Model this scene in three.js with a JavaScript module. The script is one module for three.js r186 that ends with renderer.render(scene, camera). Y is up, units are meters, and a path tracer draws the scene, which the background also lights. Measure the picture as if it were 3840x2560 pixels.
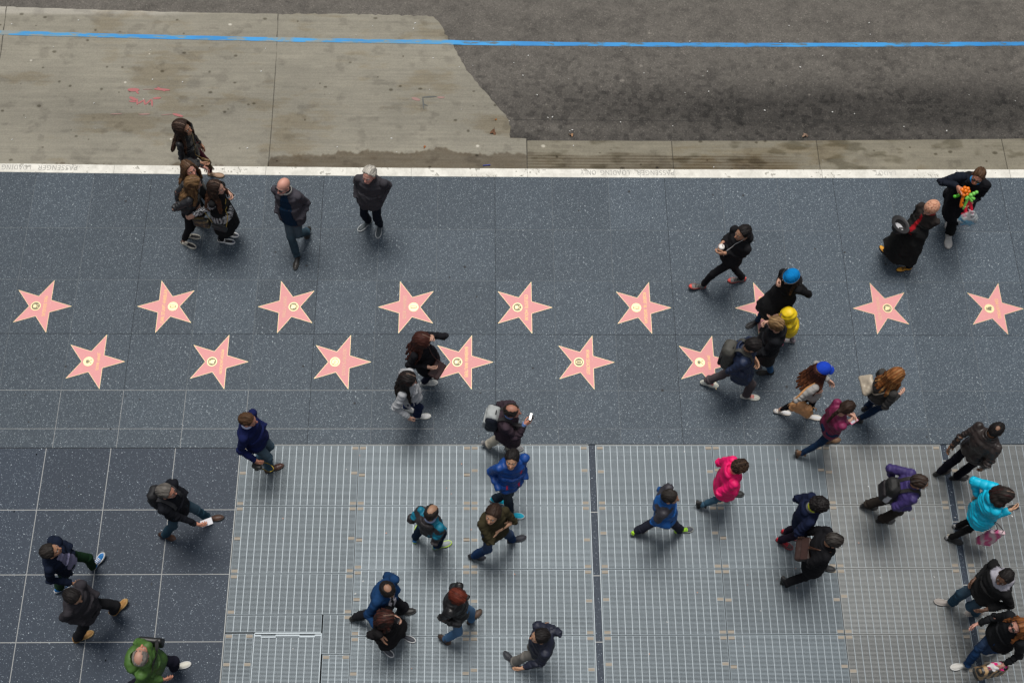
import * as THREE from 'three';
import { mergeGeometries } from 'three/addons/utils/BufferGeometryUtils.js';
import { FontLoader } from 'three/addons/loaders/FontLoader.js';
import { TextGeometry } from 'three/addons/geometries/TextGeometry.js';
import { RoundedBoxGeometry } from 'three/addons/geometries/RoundedBoxGeometry.js';

// ------------------------------------------------------------------ camera, sky, sun, exposure
const W = 1024, H = 682;
const scene = new THREE.Scene();
const camera = new THREE.PerspectiveCamera(31.255, W / H, 0.5, 200);
camera.position.set(-0.2408, 16.7995, 6.8276);
{
  const m = new THREE.Matrix4().makeBasis(
    new THREE.Vector3(0.999646, 0.02495, 0.009226),
    new THREE.Vector3(-0.001912, 0.41333, -0.91058),
    new THREE.Vector3(-0.026532, 0.91024, 0.413231));
  camera.quaternion.setFromRotationMatrix(m);
}
camera.updateMatrixWorld();
const renderer = new THREE.WebGLRenderer({ antialias: true });
renderer.setSize(W, H);
renderer.shadowMap.enabled = true;
renderer.toneMapping = THREE.LinearToneMapping;
renderer.toneMappingExposure = 1.0;
{ // an even overcast sky, brighter towards the zenith, faintly blue
  const w = 256, h = 128, d = new Float32Array(w * h * 4);
  for (let j = 0; j < h; j++) for (let i = 0; i < w; i++) {
    const el = ((j + 0.5) / h - 0.5) * Math.PI, s = Math.max(0, Math.sin(el)), az = i / w * Math.PI * 2;
    const cl = 1 + 0.06 * Math.sin(az * 3 + 2 * s) * Math.cos(s * 5) + 0.04 * Math.sin(az * 7 + 1);
    const L = (el < 0 ? 0.25 : 0.16 + 1.1 * s * s) * cl * 0.54, k = (j * w + i) * 4;
    d[k] = L * 0.95; d[k + 1] = L; d[k + 2] = L * 1.07; d[k + 3] = 1;
  }
  const t = new THREE.DataTexture(d, w, h, THREE.RGBAFormat, THREE.FloatType);
  t.mapping = THREE.EquirectangularReflectionMapping; t.magFilter = THREE.LinearFilter; t.needsUpdate = true;
  scene.background = t; scene.environment = t;
}
const sun = new THREE.DirectionalLight(new THREE.Color(1, 0.955, 0.89), 2.7);
sun.position.set(-1, 24, -7); sun.target.position.set(0, 0, 0);
sun.castShadow = true; sun.shadow.radius = 44; sun.shadow.mapSize.set(2048, 2048);
Object.assign(sun.shadow.camera, { left: -14, right: 14, top: 14, bottom: -14, near: 1, far: 60 });
scene.add(sun, sun.target);

// ------------------------------------------------------------------ small helpers
let seed = 1234567;
function rnd() { seed = (seed + 0x6d2b79f5) | 0; let t = Math.imul(seed ^ (seed >>> 15), 1 | seed); t = (t + Math.imul(t ^ (t >>> 7), 61 | t)) ^ t; return ((t ^ (t >>> 14)) >>> 0) / 4294967296; }
const rr = (a, b) => a + (b - a) * rnd();
const V = (x, y, z) => new THREE.Vector3(x, y, z);
const clamp = (x, a, b) => x < a ? a : x > b ? b : x;
const lerp = (a, b, t) => a + (b - a) * t;
const sstep = (a, b, x) => { const t = clamp((x - a) / (b - a), 0, 1); return t * t * (3 - 2 * t); };
const RAD = Math.PI / 180;
const NT = new Float32Array(32768); for (let i = 0; i < 32768; i++) NT[i] = rnd() * 2 - 1;
function noise(x, y, z) { // value noise, -1 .. 1
  const fx = Math.floor(x), fy = Math.floor(y), fz = Math.floor(z);
  let a = x - fx, b = y - fy, c = z - fz; a = a * a * (3 - 2 * a); b = b * b * (3 - 2 * b); c = c * c * (3 - 2 * c);
  const x0 = fx & 31, x1 = (fx + 1) & 31, y0 = (fy & 31) << 5, y1 = ((fy + 1) & 31) << 5, z0 = (fz & 31) << 10, z1 = ((fz + 1) & 31) << 10;
  const p = NT[x0 | y0 | z0] * (1 - a) + NT[x1 | y0 | z0] * a, q = NT[x0 | y1 | z0] * (1 - a) + NT[x1 | y1 | z0] * a;
  const r = NT[x0 | y0 | z1] * (1 - a) + NT[x1 | y0 | z1] * a, s = NT[x0 | y1 | z1] * (1 - a) + NT[x1 | y1 | z1] * a;
  return (p * (1 - b) + q * b) * (1 - c) + (r * (1 - b) + s * b) * c;
}
const fbm = (x, y, z, n = 4) => { let s = 0, a = 0.5; for (let i = 0; i < n; i++) { s += a * noise(x, y, z); x *= 2.03; y *= 2.03; z *= 2.03; a *= 0.5; } return s; };
const used = new Map();
function numbered(n) { const k = used.get(n) || 0; used.set(n, k + 1); return k ? n + '_' + String(k).padStart(3, '0') : n; }
function tag(o, label, category, group, kind) {
  if (label) o.userData.label = label;
  if (category) o.userData.category = category;
  if (group) o.userData.group = group;
  if (kind) o.userData.kind = kind;
  return o;
}
function part(name, geo, mat, parent) {
  const m = new THREE.Mesh(geo, mat); m.castShadow = m.receiveShadow = true;
  m.name = parent === scene ? numbered(name) : name;
  parent.add(m); return m;
}
function thing(name, label, category, pos, turn = 0, group) {
  const g = new THREE.Group(); g.name = numbered(name); scene.add(g);
  g.position.set(pos[0], pos[1], pos[2]); g.rotation.y = turn;
  return tag(g, label, category, group);
}
function structure(name) { const g = new THREE.Group(); g.name = name; g.userData.kind = 'structure'; scene.add(g); return g; }
const C = (h) => { const c = new THREE.Color(h); return [c.r, c.g, c.b]; };
const mats = new Map();
function M(color, rough = 0.8, metal = 0, extra) {
  const key = JSON.stringify([color, rough, metal, extra || 0]);
  if (!mats.has(key)) mats.set(key, new THREE.MeshStandardMaterial({ color: Array.isArray(color) ? new THREE.Color().setRGB(...color) : color, roughness: rough, metalness: metal, side: THREE.DoubleSide, ...(extra || {}) }));
  return mats.get(key);
}
function box(x0, x1, y0, y1, z0, z1) { const g = new THREE.BoxGeometry(x1 - x0, y1 - y0, z1 - z0); g.translate((x0 + x1) / 2, (y0 + y1) / 2, (z0 + z1) / 2); return g; }
const font = await new FontLoader().loadAsync('fonts/droid/droid_sans_regular.typeface.json');
const fontBold = await new FontLoader().loadAsync('fonts/droid/droid_sans_bold.typeface.json');
// lettering lying flat on the ground, centred at its origin, its top towards -z before turning
function lettering(txt, f, height, length, depth) {
  const g = new TextGeometry(txt, { font: f, size: 1, depth: 0.05, curveSegments: 3, bevelEnabled: false });
  g.computeBoundingBox(); const b = g.boundingBox;
  g.translate(-(b.min.x + b.max.x) / 2, -(b.min.y + b.max.y) / 2, 0);
  g.scale(length / (b.max.x - b.min.x), height / (b.max.y - b.min.y), depth / 0.05);
  g.rotateX(-Math.PI / 2); return g;
}
function tube(pts, r, seg = 8, rad = 6, closed = false) { return new THREE.TubeGeometry(new THREE.CatmullRomCurve3(pts, closed), Math.max(2, Math.round(pts.length * seg / 2)), r, rad, closed); }
function dataTex(w, h, f, srgb = true) { // f(i, j, out) gives linear or sRGB 0..255
  const d = new Uint8Array(w * h * 4), o = [0, 0, 0];
  for (let j = 0; j < h; j++) for (let i = 0; i < w; i++) { f(i, j, o); const k = (j * w + i) * 4; d[k] = clamp(o[0], 0, 255); d[k + 1] = clamp(o[1], 0, 255); d[k + 2] = clamp(o[2], 0, 255); d[k + 3] = 255; }
  const t = new THREE.DataTexture(d, w, h, THREE.RGBAFormat); t.wrapS = t.wrapT = THREE.RepeatWrapping; t.magFilter = THREE.LinearFilter; t.minFilter = THREE.LinearMipmapLinearFilter; t.generateMipmaps = true;
  if (srgb) t.colorSpace = THREE.SRGBColorSpace; t.needsUpdate = true; return t;
}

// ------------------------------------------------------------------ terrazzo
function terrazzo(size, metres, base, chips, seed0) {
  const cv = document.createElement('canvas'); cv.width = cv.height = size; const g = cv.getContext('2d'); seed = seed0;
  g.fillStyle = `rgb(${base.join(',')})`; g.fillRect(0, 0, size, size);
  const px = size / metres;
  for (const [n, r0, r1, cols] of chips) for (let i = 0; i < n * metres * metres; i++) {
    const x = rnd() * size, y = rnd() * size, r = rr(r0, r1) * px * 0.0005 * (rnd() < 0.1 ? 1.6 : 1), c = cols[Math.floor(rnd() * cols.length)], v = rr(0.85, 1.12), k = 4 + Math.floor(rnd() * 3), a0 = rnd() * 6.28;
    g.fillStyle = `rgb(${c.map((q) => Math.min(255, Math.round(q * v))).join(',')})`;
    const st = []; for (let a = 0; a < k; a++) { const an = a0 + a / k * 6.283, q = r * rr(0.6, 1.25); st.push([Math.cos(an) * q, Math.sin(an) * q * 0.8]); }
    for (const ox of [0, -size, size]) { if (ox && Math.abs(x - (ox < 0 ? size : 0)) > 20) continue; for (const oy of [0, -size, size]) {
      if (oy && Math.abs(y - (oy < 0 ? size : 0)) > 20) continue;
      g.beginPath(); st.forEach(([p, q], m) => m ? g.lineTo(x + p + ox, y + q + oy) : g.moveTo(x + p + ox, y + q + oy)); g.fill(); } }
  }
  const t = new THREE.CanvasTexture(cv); t.wrapS = t.wrapT = THREE.RepeatWrapping; t.colorSpace = THREE.SRGBColorSpace; return t;
}
const DARKCHIPS = [[7000, 3, 8, [[60, 66, 74], [84, 91, 100], [74, 82, 89], [98, 105, 114]]], [2600, 3, 7, [[118, 126, 134], [136, 144, 151], [106, 114, 121]]], [2300, 3, 8, [[208, 214, 218], [190, 198, 204], [228, 230, 230]]]];
const texGrey = terrazzo(1024, 1.6, [72, 79, 87], DARKCHIPS, 11);
const texDark = terrazzo(1024, 1.6, [52, 59, 69], [[6000, 3, 7, [[42, 48, 57], [62, 69, 79], [54, 60, 69]]], [1700, 3, 8, [[80, 88, 96], [104, 112, 119], [68, 76, 84]]], [950, 3.5, 8.5, [[200, 206, 210], [184, 192, 198], [222, 224, 224]]]], 12);
const texPink = terrazzo(512, 0.5, [234, 158, 160], [[9000, 2, 5, [[240, 172, 173], [222, 140, 142], [244, 186, 185], [216, 130, 131], [234, 164, 163]]], [1200, 3, 6, [[248, 212, 206], [205, 115, 117]]]], 13);
seed = 77;
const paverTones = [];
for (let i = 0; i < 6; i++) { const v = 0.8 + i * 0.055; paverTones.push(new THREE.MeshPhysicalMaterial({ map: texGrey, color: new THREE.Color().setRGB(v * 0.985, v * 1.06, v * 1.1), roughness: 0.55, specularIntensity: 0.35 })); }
const darkTones = [];
for (let i = 0; i < 4; i++) { const v = 0.92 + i * 0.05; darkTones.push(new THREE.MeshPhysicalMaterial({ map: texDark, color: new THREE.Color().setRGB(v * 0.92, v, v * 1.08), roughness: 0.5, specularIntensity: 0.35 })); }

const S3 = 0.914;                                   // a paver is three feet square
const curbZ = (x) => -3.717 - 0.0006 * (x - 0.6) * (x - 0.6);   // the kerb line bows slightly
function paverGeo(x0, x1, z0, z1, za, zb) {          // za, zb: own z of the two far corners (first row)
  const b = 0.002, y = 0, yb = -0.04, u0 = rr(0, 20), v0 = rr(0, 20), P = [], U = [], I = [];
  const quad = (a, c, d, e, fl) => { const k = P.length / 3; for (const q of [a, c, d, e]) { P.push(...q); U.push((q[0] + u0) / 1.6, (q[2] + v0 + q[1]) / 1.6); } I.push(k, k + 1, k + 2, k, k + 2, k + 3); };
  za ??= z0; zb ??= z0;
  const T = [[x0 + b, y, za + b], [x0 + b, y, z1 - b], [x1 - b, y, z1 - b], [x1 - b, y, zb + b]], B = [[x0, y - b, za], [x0, y - b, z1], [x1, y - b, z1], [x1, y - b, zb]], D = B.map((q) => [q[0], yb, q[2]]);
  quad(...T); for (let i = 0; i < 4; i++) { const j = (i + 1) % 4; quad(B[i], B[j], T[j], T[i]); quad(D[i], D[j], B[j], B[i]); }
  const g = new THREE.BufferGeometry(); g.setAttribute('position', new THREE.Float32BufferAttribute(P, 3)); g.setAttribute('uv', new THREE.Float32BufferAttribute(U, 2)); g.setIndex(I);
  const ng = g.toNonIndexed(); ng.computeVertexNormals(); return ng;
}
// ground far around: one sheet to the horizon, far below the built surfaces
{
  const g = new THREE.PlaneGeometry(400, 400); g.rotateX(-Math.PI / 2);
  const m = part('ground', g, M([0.05, 0.05, 0.052], 0.9), scene); m.position.y = -0.9; m.userData.kind = 'structure';
}
const walk = structure('sidewalk');
part('bedding', box(-13, 1.344, -0.12, -0.03, -3.7, 0.846).toNonIndexed(), M([0.05, 0.055, 0.06], 0.9), walk);
part('bedding', box(1.344, 13, -0.12, -0.03, -3.7, 0.846), M([0.05, 0.055, 0.06], 0.9), walk);
part('bedding', box(-13, -3.72, -0.12, -0.03, 0.85, 7), M([0.05, 0.055, 0.06], 0.9), walk);
const gap = 0.005, zRows = [[-3.7, -2.734], [-2.734, -1.828], [-1.828, -0.914], [-0.914, 0], [0, 0.603], [0.603, 0.846]];
const strips = { pale: [], bright: [], dark: [] };
const strip = (k, x0, x1, z0, z1, y = -0.0015) => strips[k].push(box(x0, x1, y - 0.03, y, z0, z1));
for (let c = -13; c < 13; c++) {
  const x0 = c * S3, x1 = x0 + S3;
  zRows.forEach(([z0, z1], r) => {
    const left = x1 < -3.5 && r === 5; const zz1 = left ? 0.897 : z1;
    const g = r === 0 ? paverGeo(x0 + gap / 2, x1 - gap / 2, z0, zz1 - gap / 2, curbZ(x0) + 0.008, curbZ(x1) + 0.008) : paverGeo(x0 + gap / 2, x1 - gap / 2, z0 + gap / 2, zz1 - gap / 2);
    part('paver', g, paverTones[clamp(Math.floor(rnd() * 3 + 1.4 + Math.floor(c / 3) * 0.55), 0, 5)], walk);  // random tone, plus the dimmer light towards the left painted into the panel colours
    const third = ((c % 3) + 3) % 3 === 0;
    const low = r >= 4 && c <= -4;                                   // newly laid bright strips in the lower left
    strip(third && !low ? 'dark' : low ? 'bright' : 'pale', x0 - gap / 2, x0 + gap / 2, z0 === -3.7 ? -3.69 : z0 + gap / 2, zz1 - gap / 2);
    if (r > 0) strip(r === 3 ? 'dark' : r >= 4 && c <= -2 ? 'bright' : 'pale', x0 + gap / 2, x1 - gap / 2, z0 - gap / 2, z0 + gap / 2);
  });
}
// the larger dark pavers in the lower left
for (let i = -7; i < 4; i++) for (let j = 0; j < 6; j++) {
  const x0 = -6.483 + i * 0.9253, z0 = 0.899 + j * 0.9226, x1 = Math.min(x0 + 0.9253, -3.705), z1 = z0 + 0.9226, b = 0.009;
  if (x1 - x0 < 0.05) continue;
  part('paver', paverGeo(x0 + b / 2, x1 - (x1 < -3.71 ? b / 2 : 0), z0 + b / 2, z1 - b / 2), darkTones[Math.floor(rnd() * 4)], walk);
  strip('bright', x0 - b / 2, x0 + b / 2, z0 + b / 2, z1 - b / 2);
  strip(j ? 'bright' : 'dark', x0 + b / 2, x1, z0 - b / 2, z0 + b / 2);
}
tag(part('divider_strip', mergeGeometries(strips.pale), M([0.145, 0.165, 0.18], 0.6), walk), null, null, null, 'stuff');
tag(part('divider_strip', mergeGeometries(strips.bright), M([0.38, 0.385, 0.38], 0.6), walk), null, null, null, 'stuff');
tag(part('expansion_joint', mergeGeometries(strips.dark), M([0.02, 0.022, 0.026], 0.9), walk), null, null, null, 'stuff');
{ // old chewing gum trodden into the terrazzo
  const gs = []; seed = 31; for (let i = 0; i < 70; i++) { const g = new THREE.CircleGeometry(rr(0.008, 0.021), 9); g.scale(1, rr(0.7, 1.2), 1); g.rotateX(-Math.PI / 2); g.translate(rr(-8, 8), 0.0012 + i * 0.00001, i < 55 ? rr(-3.6, 0.8) : rr(0.95, 4)); const p = g.attributes.position.array; if (i >= 55) for (let k = 0; k < p.length; k += 3) p[k] = -3.8 - Math.abs(p[k]) * 0.45; gs.push(g); }
  tag(part('gum_spot', mergeGeometries(gs), M([0.03, 0.032, 0.036], 0.8), walk), null, null, null, 'stuff');
}
{ // the terrazzo bands between the gratings
  const band = (x0, x1, cuts, nm) => { for (let i = 0; i + 1 < cuts.length; i++) part('paver', paverGeo(x0, x1, cuts[i] + 0.004, cuts[i + 1] - 0.004), darkTones[2], walk); };
  band(1.352, 1.443, [0.851, 1.867, 2.781, 3.695, 4.609, 5.5]); band(6.543, 6.622, [0.853, 1.1, 2.02, 2.93, 3.85, 4.77, 5.7]);
  for (const [x0, x1, zs] of [[1.35, 1.445, [1.867, 2.781, 3.695]], [6.54, 6.625, [1.1, 2.02, 2.93, 3.85]]]) for (const z of zs) part('divider_strip', box(x0, x1, -0.03, -0.001, z - 0.004, z + 0.004), M([0.5, 0.5, 0.48], 0.5), walk);
  for (const x of [1.353, 1.442, 6.544, 6.621]) part('kerb_wall', box(x - 0.02, x + 0.02, -0.6, -0.045, 0.86, 6.4), M([0.12, 0.12, 0.12], 0.9), walk);
}

// ------------------------------------------------------------------ stars
const brass = M([0.85, 0.6, 0.22], 0.45, 0.15), brassPale = M([0.86, 0.72, 0.4], 0.45, 0.25), brassWorn = M([0.72, 0.5, 0.32], 0.55, 0.1), bronze = M([0.2, 0.175, 0.105], 0.5, 0.2);
const pinkMat = new THREE.MeshPhysicalMaterial({ map: texPink, color: new THREE.Color().setRGB(0.92, 0.98, 0.95), roughness: 0.55, specularIntensity: 0.4 });
function starShape(R, hole) {
  const s = new THREE.Shape(), r = R * 0.382; const pts = [];
  for (let i = 0; i < 10; i++) { const a = i * Math.PI / 5, q = i % 2 ? r : R; pts.push(new THREE.Vector2(Math.cos(a) * q, Math.sin(a) * q)); }
  s.setFromPoints(pts);
  if (hole) { const h = new THREE.Path(), k = hole; const q2 = []; for (let i = 0; i < 10; i++) { const a = i * Math.PI / 5, q = i % 2 ? k * 0.382 : k; q2.push(new THREE.Vector2(Math.cos(a) * q, Math.sin(a) * q)); } h.setFromPoints(q2); s.holes.push(h); }
  return s;
}
const flat = (shape, y0, y1) => { const g = new THREE.ExtrudeGeometry(shape, { depth: y1 - y0, bevelEnabled: false, curveSegments: 10 }); g.rotateX(-Math.PI / 2); g.translate(0, y0, 0); return g; };
const starField = flat(starShape(0.455), -0.002, 0.0025), starEdge = flat(starShape(0.465, 0.4495), -0.002, 0.004);
{ const p = starField.attributes.position, uv = starField.attributes.uv; for (let i = 0; i < p.count; i++) uv.setXY(i, p.getX(i) / 0.5, p.getZ(i) / 0.5); }
const circ = (x, y, r) => { const s = new THREE.Shape(); s.absarc(x, y, r, 0, Math.PI * 2); return s; };
const poly = (...p) => { const s = new THREE.Shape(); s.setFromPoints(p.map(([x, y]) => new THREE.Vector2(x, y))); return s; };
const ring = (R, r) => { const s = circ(0, 0, R); const h = new THREE.Path(); h.absarc(0, 0, r, 0, Math.PI * 2); s.holes.push(h); return s; };
const discGeo = flat(circ(0, 0, 0.064), 0.001, 0.005), rimGeo = flat(ring(0.076, 0.063), 0.001, 0.007);
// icons are drawn with their top along +y of the shape; the star's own top is +x, so they turn with the lettering
const icons = {
  camera: [circ(-0.014, 0.02, 0.02), circ(0.02, 0.017, 0.015), poly([-0.026, 0.004], [0.03, 0.004], [0.03, -0.02], [-0.026, -0.02]), poly([-0.004, -0.02], [0.006, -0.02], [-0.016, -0.05], [-0.024, -0.047]), poly([0.0, -0.02], [0.008, -0.02], [0.008, -0.052], [0.0, -0.052]), poly([0.004, -0.02], [0.012, -0.02], [0.036, -0.044], [0.028, -0.05])],
  television: [poly([-0.028, 0.004], [0.028, 0.004], [0.024, -0.036], [-0.024, -0.036]), poly([-0.006, 0.006], [0.002, 0.006], [-0.026, 0.05], [-0.034, 0.045]), poly([-0.002, 0.006], [0.006, 0.006], [0.034, 0.045], [0.026, 0.05])],
  microphone: [poly([-0.02, 0.046], [0.02, 0.046], [0.024, 0.0], [0.014, -0.048], [-0.014, -0.048], [-0.024, 0.0])],
  record: [ring(0.056, 0.048), ring(0.018, 0.012), poly([0.012, 0.004], [0.018, 0.0], [0.05, -0.034], [0.042, -0.04])],
};
const iconGeo = Object.fromEntries(Object.entries(icons).map(([k, l]) => [k, mergeGeometries(l.map((s, i) => { const g = flat(s, 0.004, 0.0075 + i * 0.0003); g.rotateY(-Math.PI / 2); return g; }))]));
const micHole = (() => { const g = flat(poly([-0.012, 0.036], [0.012, 0.036], [0.015, 0.0], [0.009, -0.038], [-0.009, -0.038], [-0.015, 0.0]), 0.008, 0.0095); g.rotateY(-Math.PI / 2); return g; })();
// column, row (1 upper, 0 lower), top of the star to the left?, lettering, its length, emblem, emblem on dark ground?, letters worn?
const STARS = [
  [-8, 1, 0, 'PAUL DOUGLAS', 0.36, 'television', 1, 0, 'pink star with television emblem, far left end of the upper star row'],
  [-6, 1, 1, 'CARL STUART HAMBLEN', 0.6, 'microphone', 0, 0, 'pink star with gold microphone disc, second from left in the upper row'],
  [-4, 1, 1, 'PAUL LUKAS', 0.37, 'camera', 1, 1, 'pink star with dark camera emblem, third from left in the upper row'],
  [-2, 1, 1, 'DICK HAYNES', 0.42, 'microphone', 0, 1, 'pink star with microphone disc above the woman shading her eyes'],
  [0, 1, 0, 'CELESTE HOLM', 0.46, 'television', 1, 0, 'pink star with television emblem, middle of the upper row'],
  [2, 1, 0, 'ROBERT W. MORGAN', 0.56, 'microphone', 0, 0, 'pink star with gold microphone disc, left of the striding hooded man'],
  [4, 1, 1, 'AL LICHTMAN', 0.42, 'camera', 1, 0, 'pink star partly hidden by the woman in the blue beanie'],
  [6, 1, 1, 'BOB THOMAS', 0.42, 'camera', 1, 1, 'pink star with camera emblem, second from the right in the upper row'],
  [8, 1, 0, 'IDA LUPINO', 0.36, 'camera', 0, 0, 'pink star with camera emblem at the right edge of the picture'],
  [-7, 0, 0, 'JERRY BUSS', 0.3, 'television', 0, 0, 'pink star with pale gold disc, leftmost of the lower row'],
  [-5, 0, 0, 'PETER JACKSON', 0.42, 'camera', 1, 0, 'pink star with dark camera emblem, second from left in the lower row'],
  [-3, 0, 0, "DESTINY'S CHILD", 0.47, 'record', 0, 1, 'pink star with gramophone record emblem in the lower row'],
  [-1, 0, 0, 'BARBARA WALTERS', 0.53, 'television', 1, 0, 'pink star whose tip touches the brown handbag of a dark haired woman'],
  [1, 0, 0, 'RYAN SEACREST', 0.43, 'microphone', 1, 0, 'pink star with microphone emblem, lower row, right of the centre joint'],
  [3, 0, 0, 'JIM GRAY', 0.26, 'television', 0, 0, 'pink star partly covered by the man in navy with a grey backpack'],
];
for (const [c, r, flip, name, len, icon, dark, worn, label] of STARS) {
  const sx = flip ? -1 : 1, cx = (c + 0.5) * S3 - 0.044 * sx, cz = (r ? -1.371 : -0.457);
  const t = thing('star_plaque', label, 'star', [cx, 0, cz], flip ? Math.PI : 0, 'pink terrazzo stars set in the pavement');
  part('star_field', starField, pinkMat, t); part('star_border', starEdge, brassPale, t);
  const e = part('emblem', discGeo, dark ? bronze : brassPale, t); e.position.set(-0.075, 0, 0);
  part('rim', rimGeo, brassPale, e); part('icon', iconGeo[icon], dark ? brassPale : bronze, e);
  if (icon === 'microphone') part('icon', micHole, dark ? bronze : brassPale, e);
  const l = part('name_lettering', lettering(name, font, 0.05, len * 0.93, 0.003), worn ? brassWorn : brass, t);
  l.position.set(0.062, 0.002, 0); l.rotation.y = -Math.PI / 2;
}

// ------------------------------------------------------------------ kerb
const kerb = structure('kerb');
{
  const wTex = dataTex(1024, 128, (i, j, o) => {
    const x = i / 1024 * 2.4, z = j / 128 * 0.3, n = fbm(x * 9, z * 9, 3.1, 5), m = fbm(x * 40, z * 25, 9.2, 3), s = fbm(x * 2.2, z * 3, 17.7, 3);
    let v = 224 + n * 24 + m * 14; if (n + m * 0.6 > 0.46) v -= 75 * sstep(0.46, 0.6, n + m * 0.6); if (m > 0.36 && s > 0.08) v -= 55;
    o[0] = v; o[1] = v - 3; o[2] = v - 12;
  });
  const wm = new THREE.MeshStandardMaterial({ map: wTex, roughness: 0.75 });
  const js = [-13, -10.9, -8.5, -6.1, -3.682, -1.348, 0.524, 2.917, 5.323, 8.417, 10.8, 13];
  for (let k = 0; k + 1 < js.length; k++) {
    const a = js[k] + 0.002, b = js[k + 1] - 0.002, n = Math.ceil((b - a) / 0.3), sh = [];
    for (let i = 0; i <= n; i++) { const x = a + (b - a) * i / n; sh.push([x, curbZ(x)]); }
    const P = [], U = [], I = [], prof = [[0.012, -0.3], [0.012, -0.006], [0.006, 0], [-0.145, 0], [-0.157, -0.012], [-0.16, -0.3]];
    sh.forEach(([x, z], i) => prof.forEach(([dz, y], q) => { P.push(x, y + 0.0015, z + dz + rr(-0.002, 0.002)); U.push(x / 2.4, (dz - y) / 0.3 + k * 0.37); if (i < n && q < 5) { const s = i * 6 + q; I.push(s, s + 6, s + 1, s + 1, s + 6, s + 7); } }));
    const g = new THREE.BufferGeometry(); g.setAttribute('position', new THREE.Float32BufferAttribute(P, 3)); g.setAttribute('uv', new THREE.Float32BufferAttribute(U, 2)); g.setIndex(I);
    const ng = g.toNonIndexed(); ng.computeVertexNormals();
    const m = part('kerb_stone', ng, wm, kerb);
  }
  part('kerb_core', box(-13, 13, -0.29, -0.045, -3.83, -3.76), M([0.1, 0.1, 0.1], 0.9), kerb);
  const stencil = M([0.34, 0.335, 0.315], 0.85), faint = M([0.5, 0.49, 0.46], 0.85);
  for (const [txt, x, len, mt] of [['PASSENGER', 2.604, 0.6, stencil], ['LOADING', 1.944, 0.47, stencil], ['ONLY', 1.51, 0.25, stencil], ['LADOT', 6.36, 0.35, faint], ['PASSENGER', -7.0, 0.62, stencil], ['LOADING', -7.655, 0.46, stencil], ['ONLY', -8.12, 0.25, stencil]]) {
    const l = part('stencil_lettering', lettering(txt, font, 0.088, len, 0.0015), mt, kerb);
    l.position.set(x, 0.0005, curbZ(x) - 0.082); l.rotation.y = Math.PI;
  }
}

// ------------------------------------------------------------------ roadway: asphalt, concrete slab, gutter
const RX0 = -12.5, RX1 = 12.5, RZ0 = -10.5, RZ1 = -3.8, TW = 2048, TH = 560;
const gumSpots = []; seed = 4242;
for (let i = 0; i < 260; i++) gumSpots.push([rr(RX0, RX1), rr(-7.6, RZ1), rr(0.01, 0.032), rnd() < 0.12 ? 60 : -44, rr(0.6, 1.2)]);
function spotField(x, z) { let s = 0; for (const g of gumSpots) { const dx = (x - g[0]) * g[4], dz = z - g[1], q = dx * dx + dz * dz, r = g[2]; if (q < r * r * 1.4) s = g[3] * (1 - sstep(r * 0.6, r * 1.15, Math.sqrt(q))); } return s; }
const ruts = (x, z) => Math.exp(-((z + 4.95) ** 2) / 0.16) * 0.5 + Math.exp(-((z + 5.25 + 0.05 * Math.sin(x)) ** 2) / 0.22) * 0.75;
const texAsphalt = dataTex(TW, TH, (i, j, o) => {
  const x = RX0 + (i + 0.5) / TW * (RX1 - RX0), z = RZ1 - (j + 0.5) / TH * (RZ1 - RZ0);
  const n = fbm(x * 1.3, z * 2.2, 1.5, 4), m = fbm(x * 7, z * 9, 5.5, 4), f = rnd();
  let v = 97 + n * 16 + m * 20 - (f < 0.1 ? 12 : 0) + (f > 0.955 ? 44 * rnd() : 0) + (rnd() - 0.5) * 20;
  const wet = clamp(ruts(x, z) * (0.3 + 0.85 * sstep(-0.5, 6, x)), 0, 1.1) * (1 + n * 0.8); v -= 36 * clamp(wet, 0, 1);
  v -= 15 * sstep(0.08, 0.34, m) * sstep(-0.05, 0.25, n + wet * 0.2);                // oily dark blotches
  v -= 14 * sstep(-4.75, -4.55, z);
  const sp = spotField(x, z); v += sp > 0 ? sp * 0.5 : sp * 0.3;
  v -= 13 * sstep(0.2, 0.42, noise(x * 11, z * 13, 77)) * sstep(-7, -5.6, z) * (noise(x * 1.1, z * 1.4, 12) > -0.3 ? 1 : 0.3); o[0] = v; o[1] = v * 0.958; o[2] = v * 0.895 + 1;
});
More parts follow.
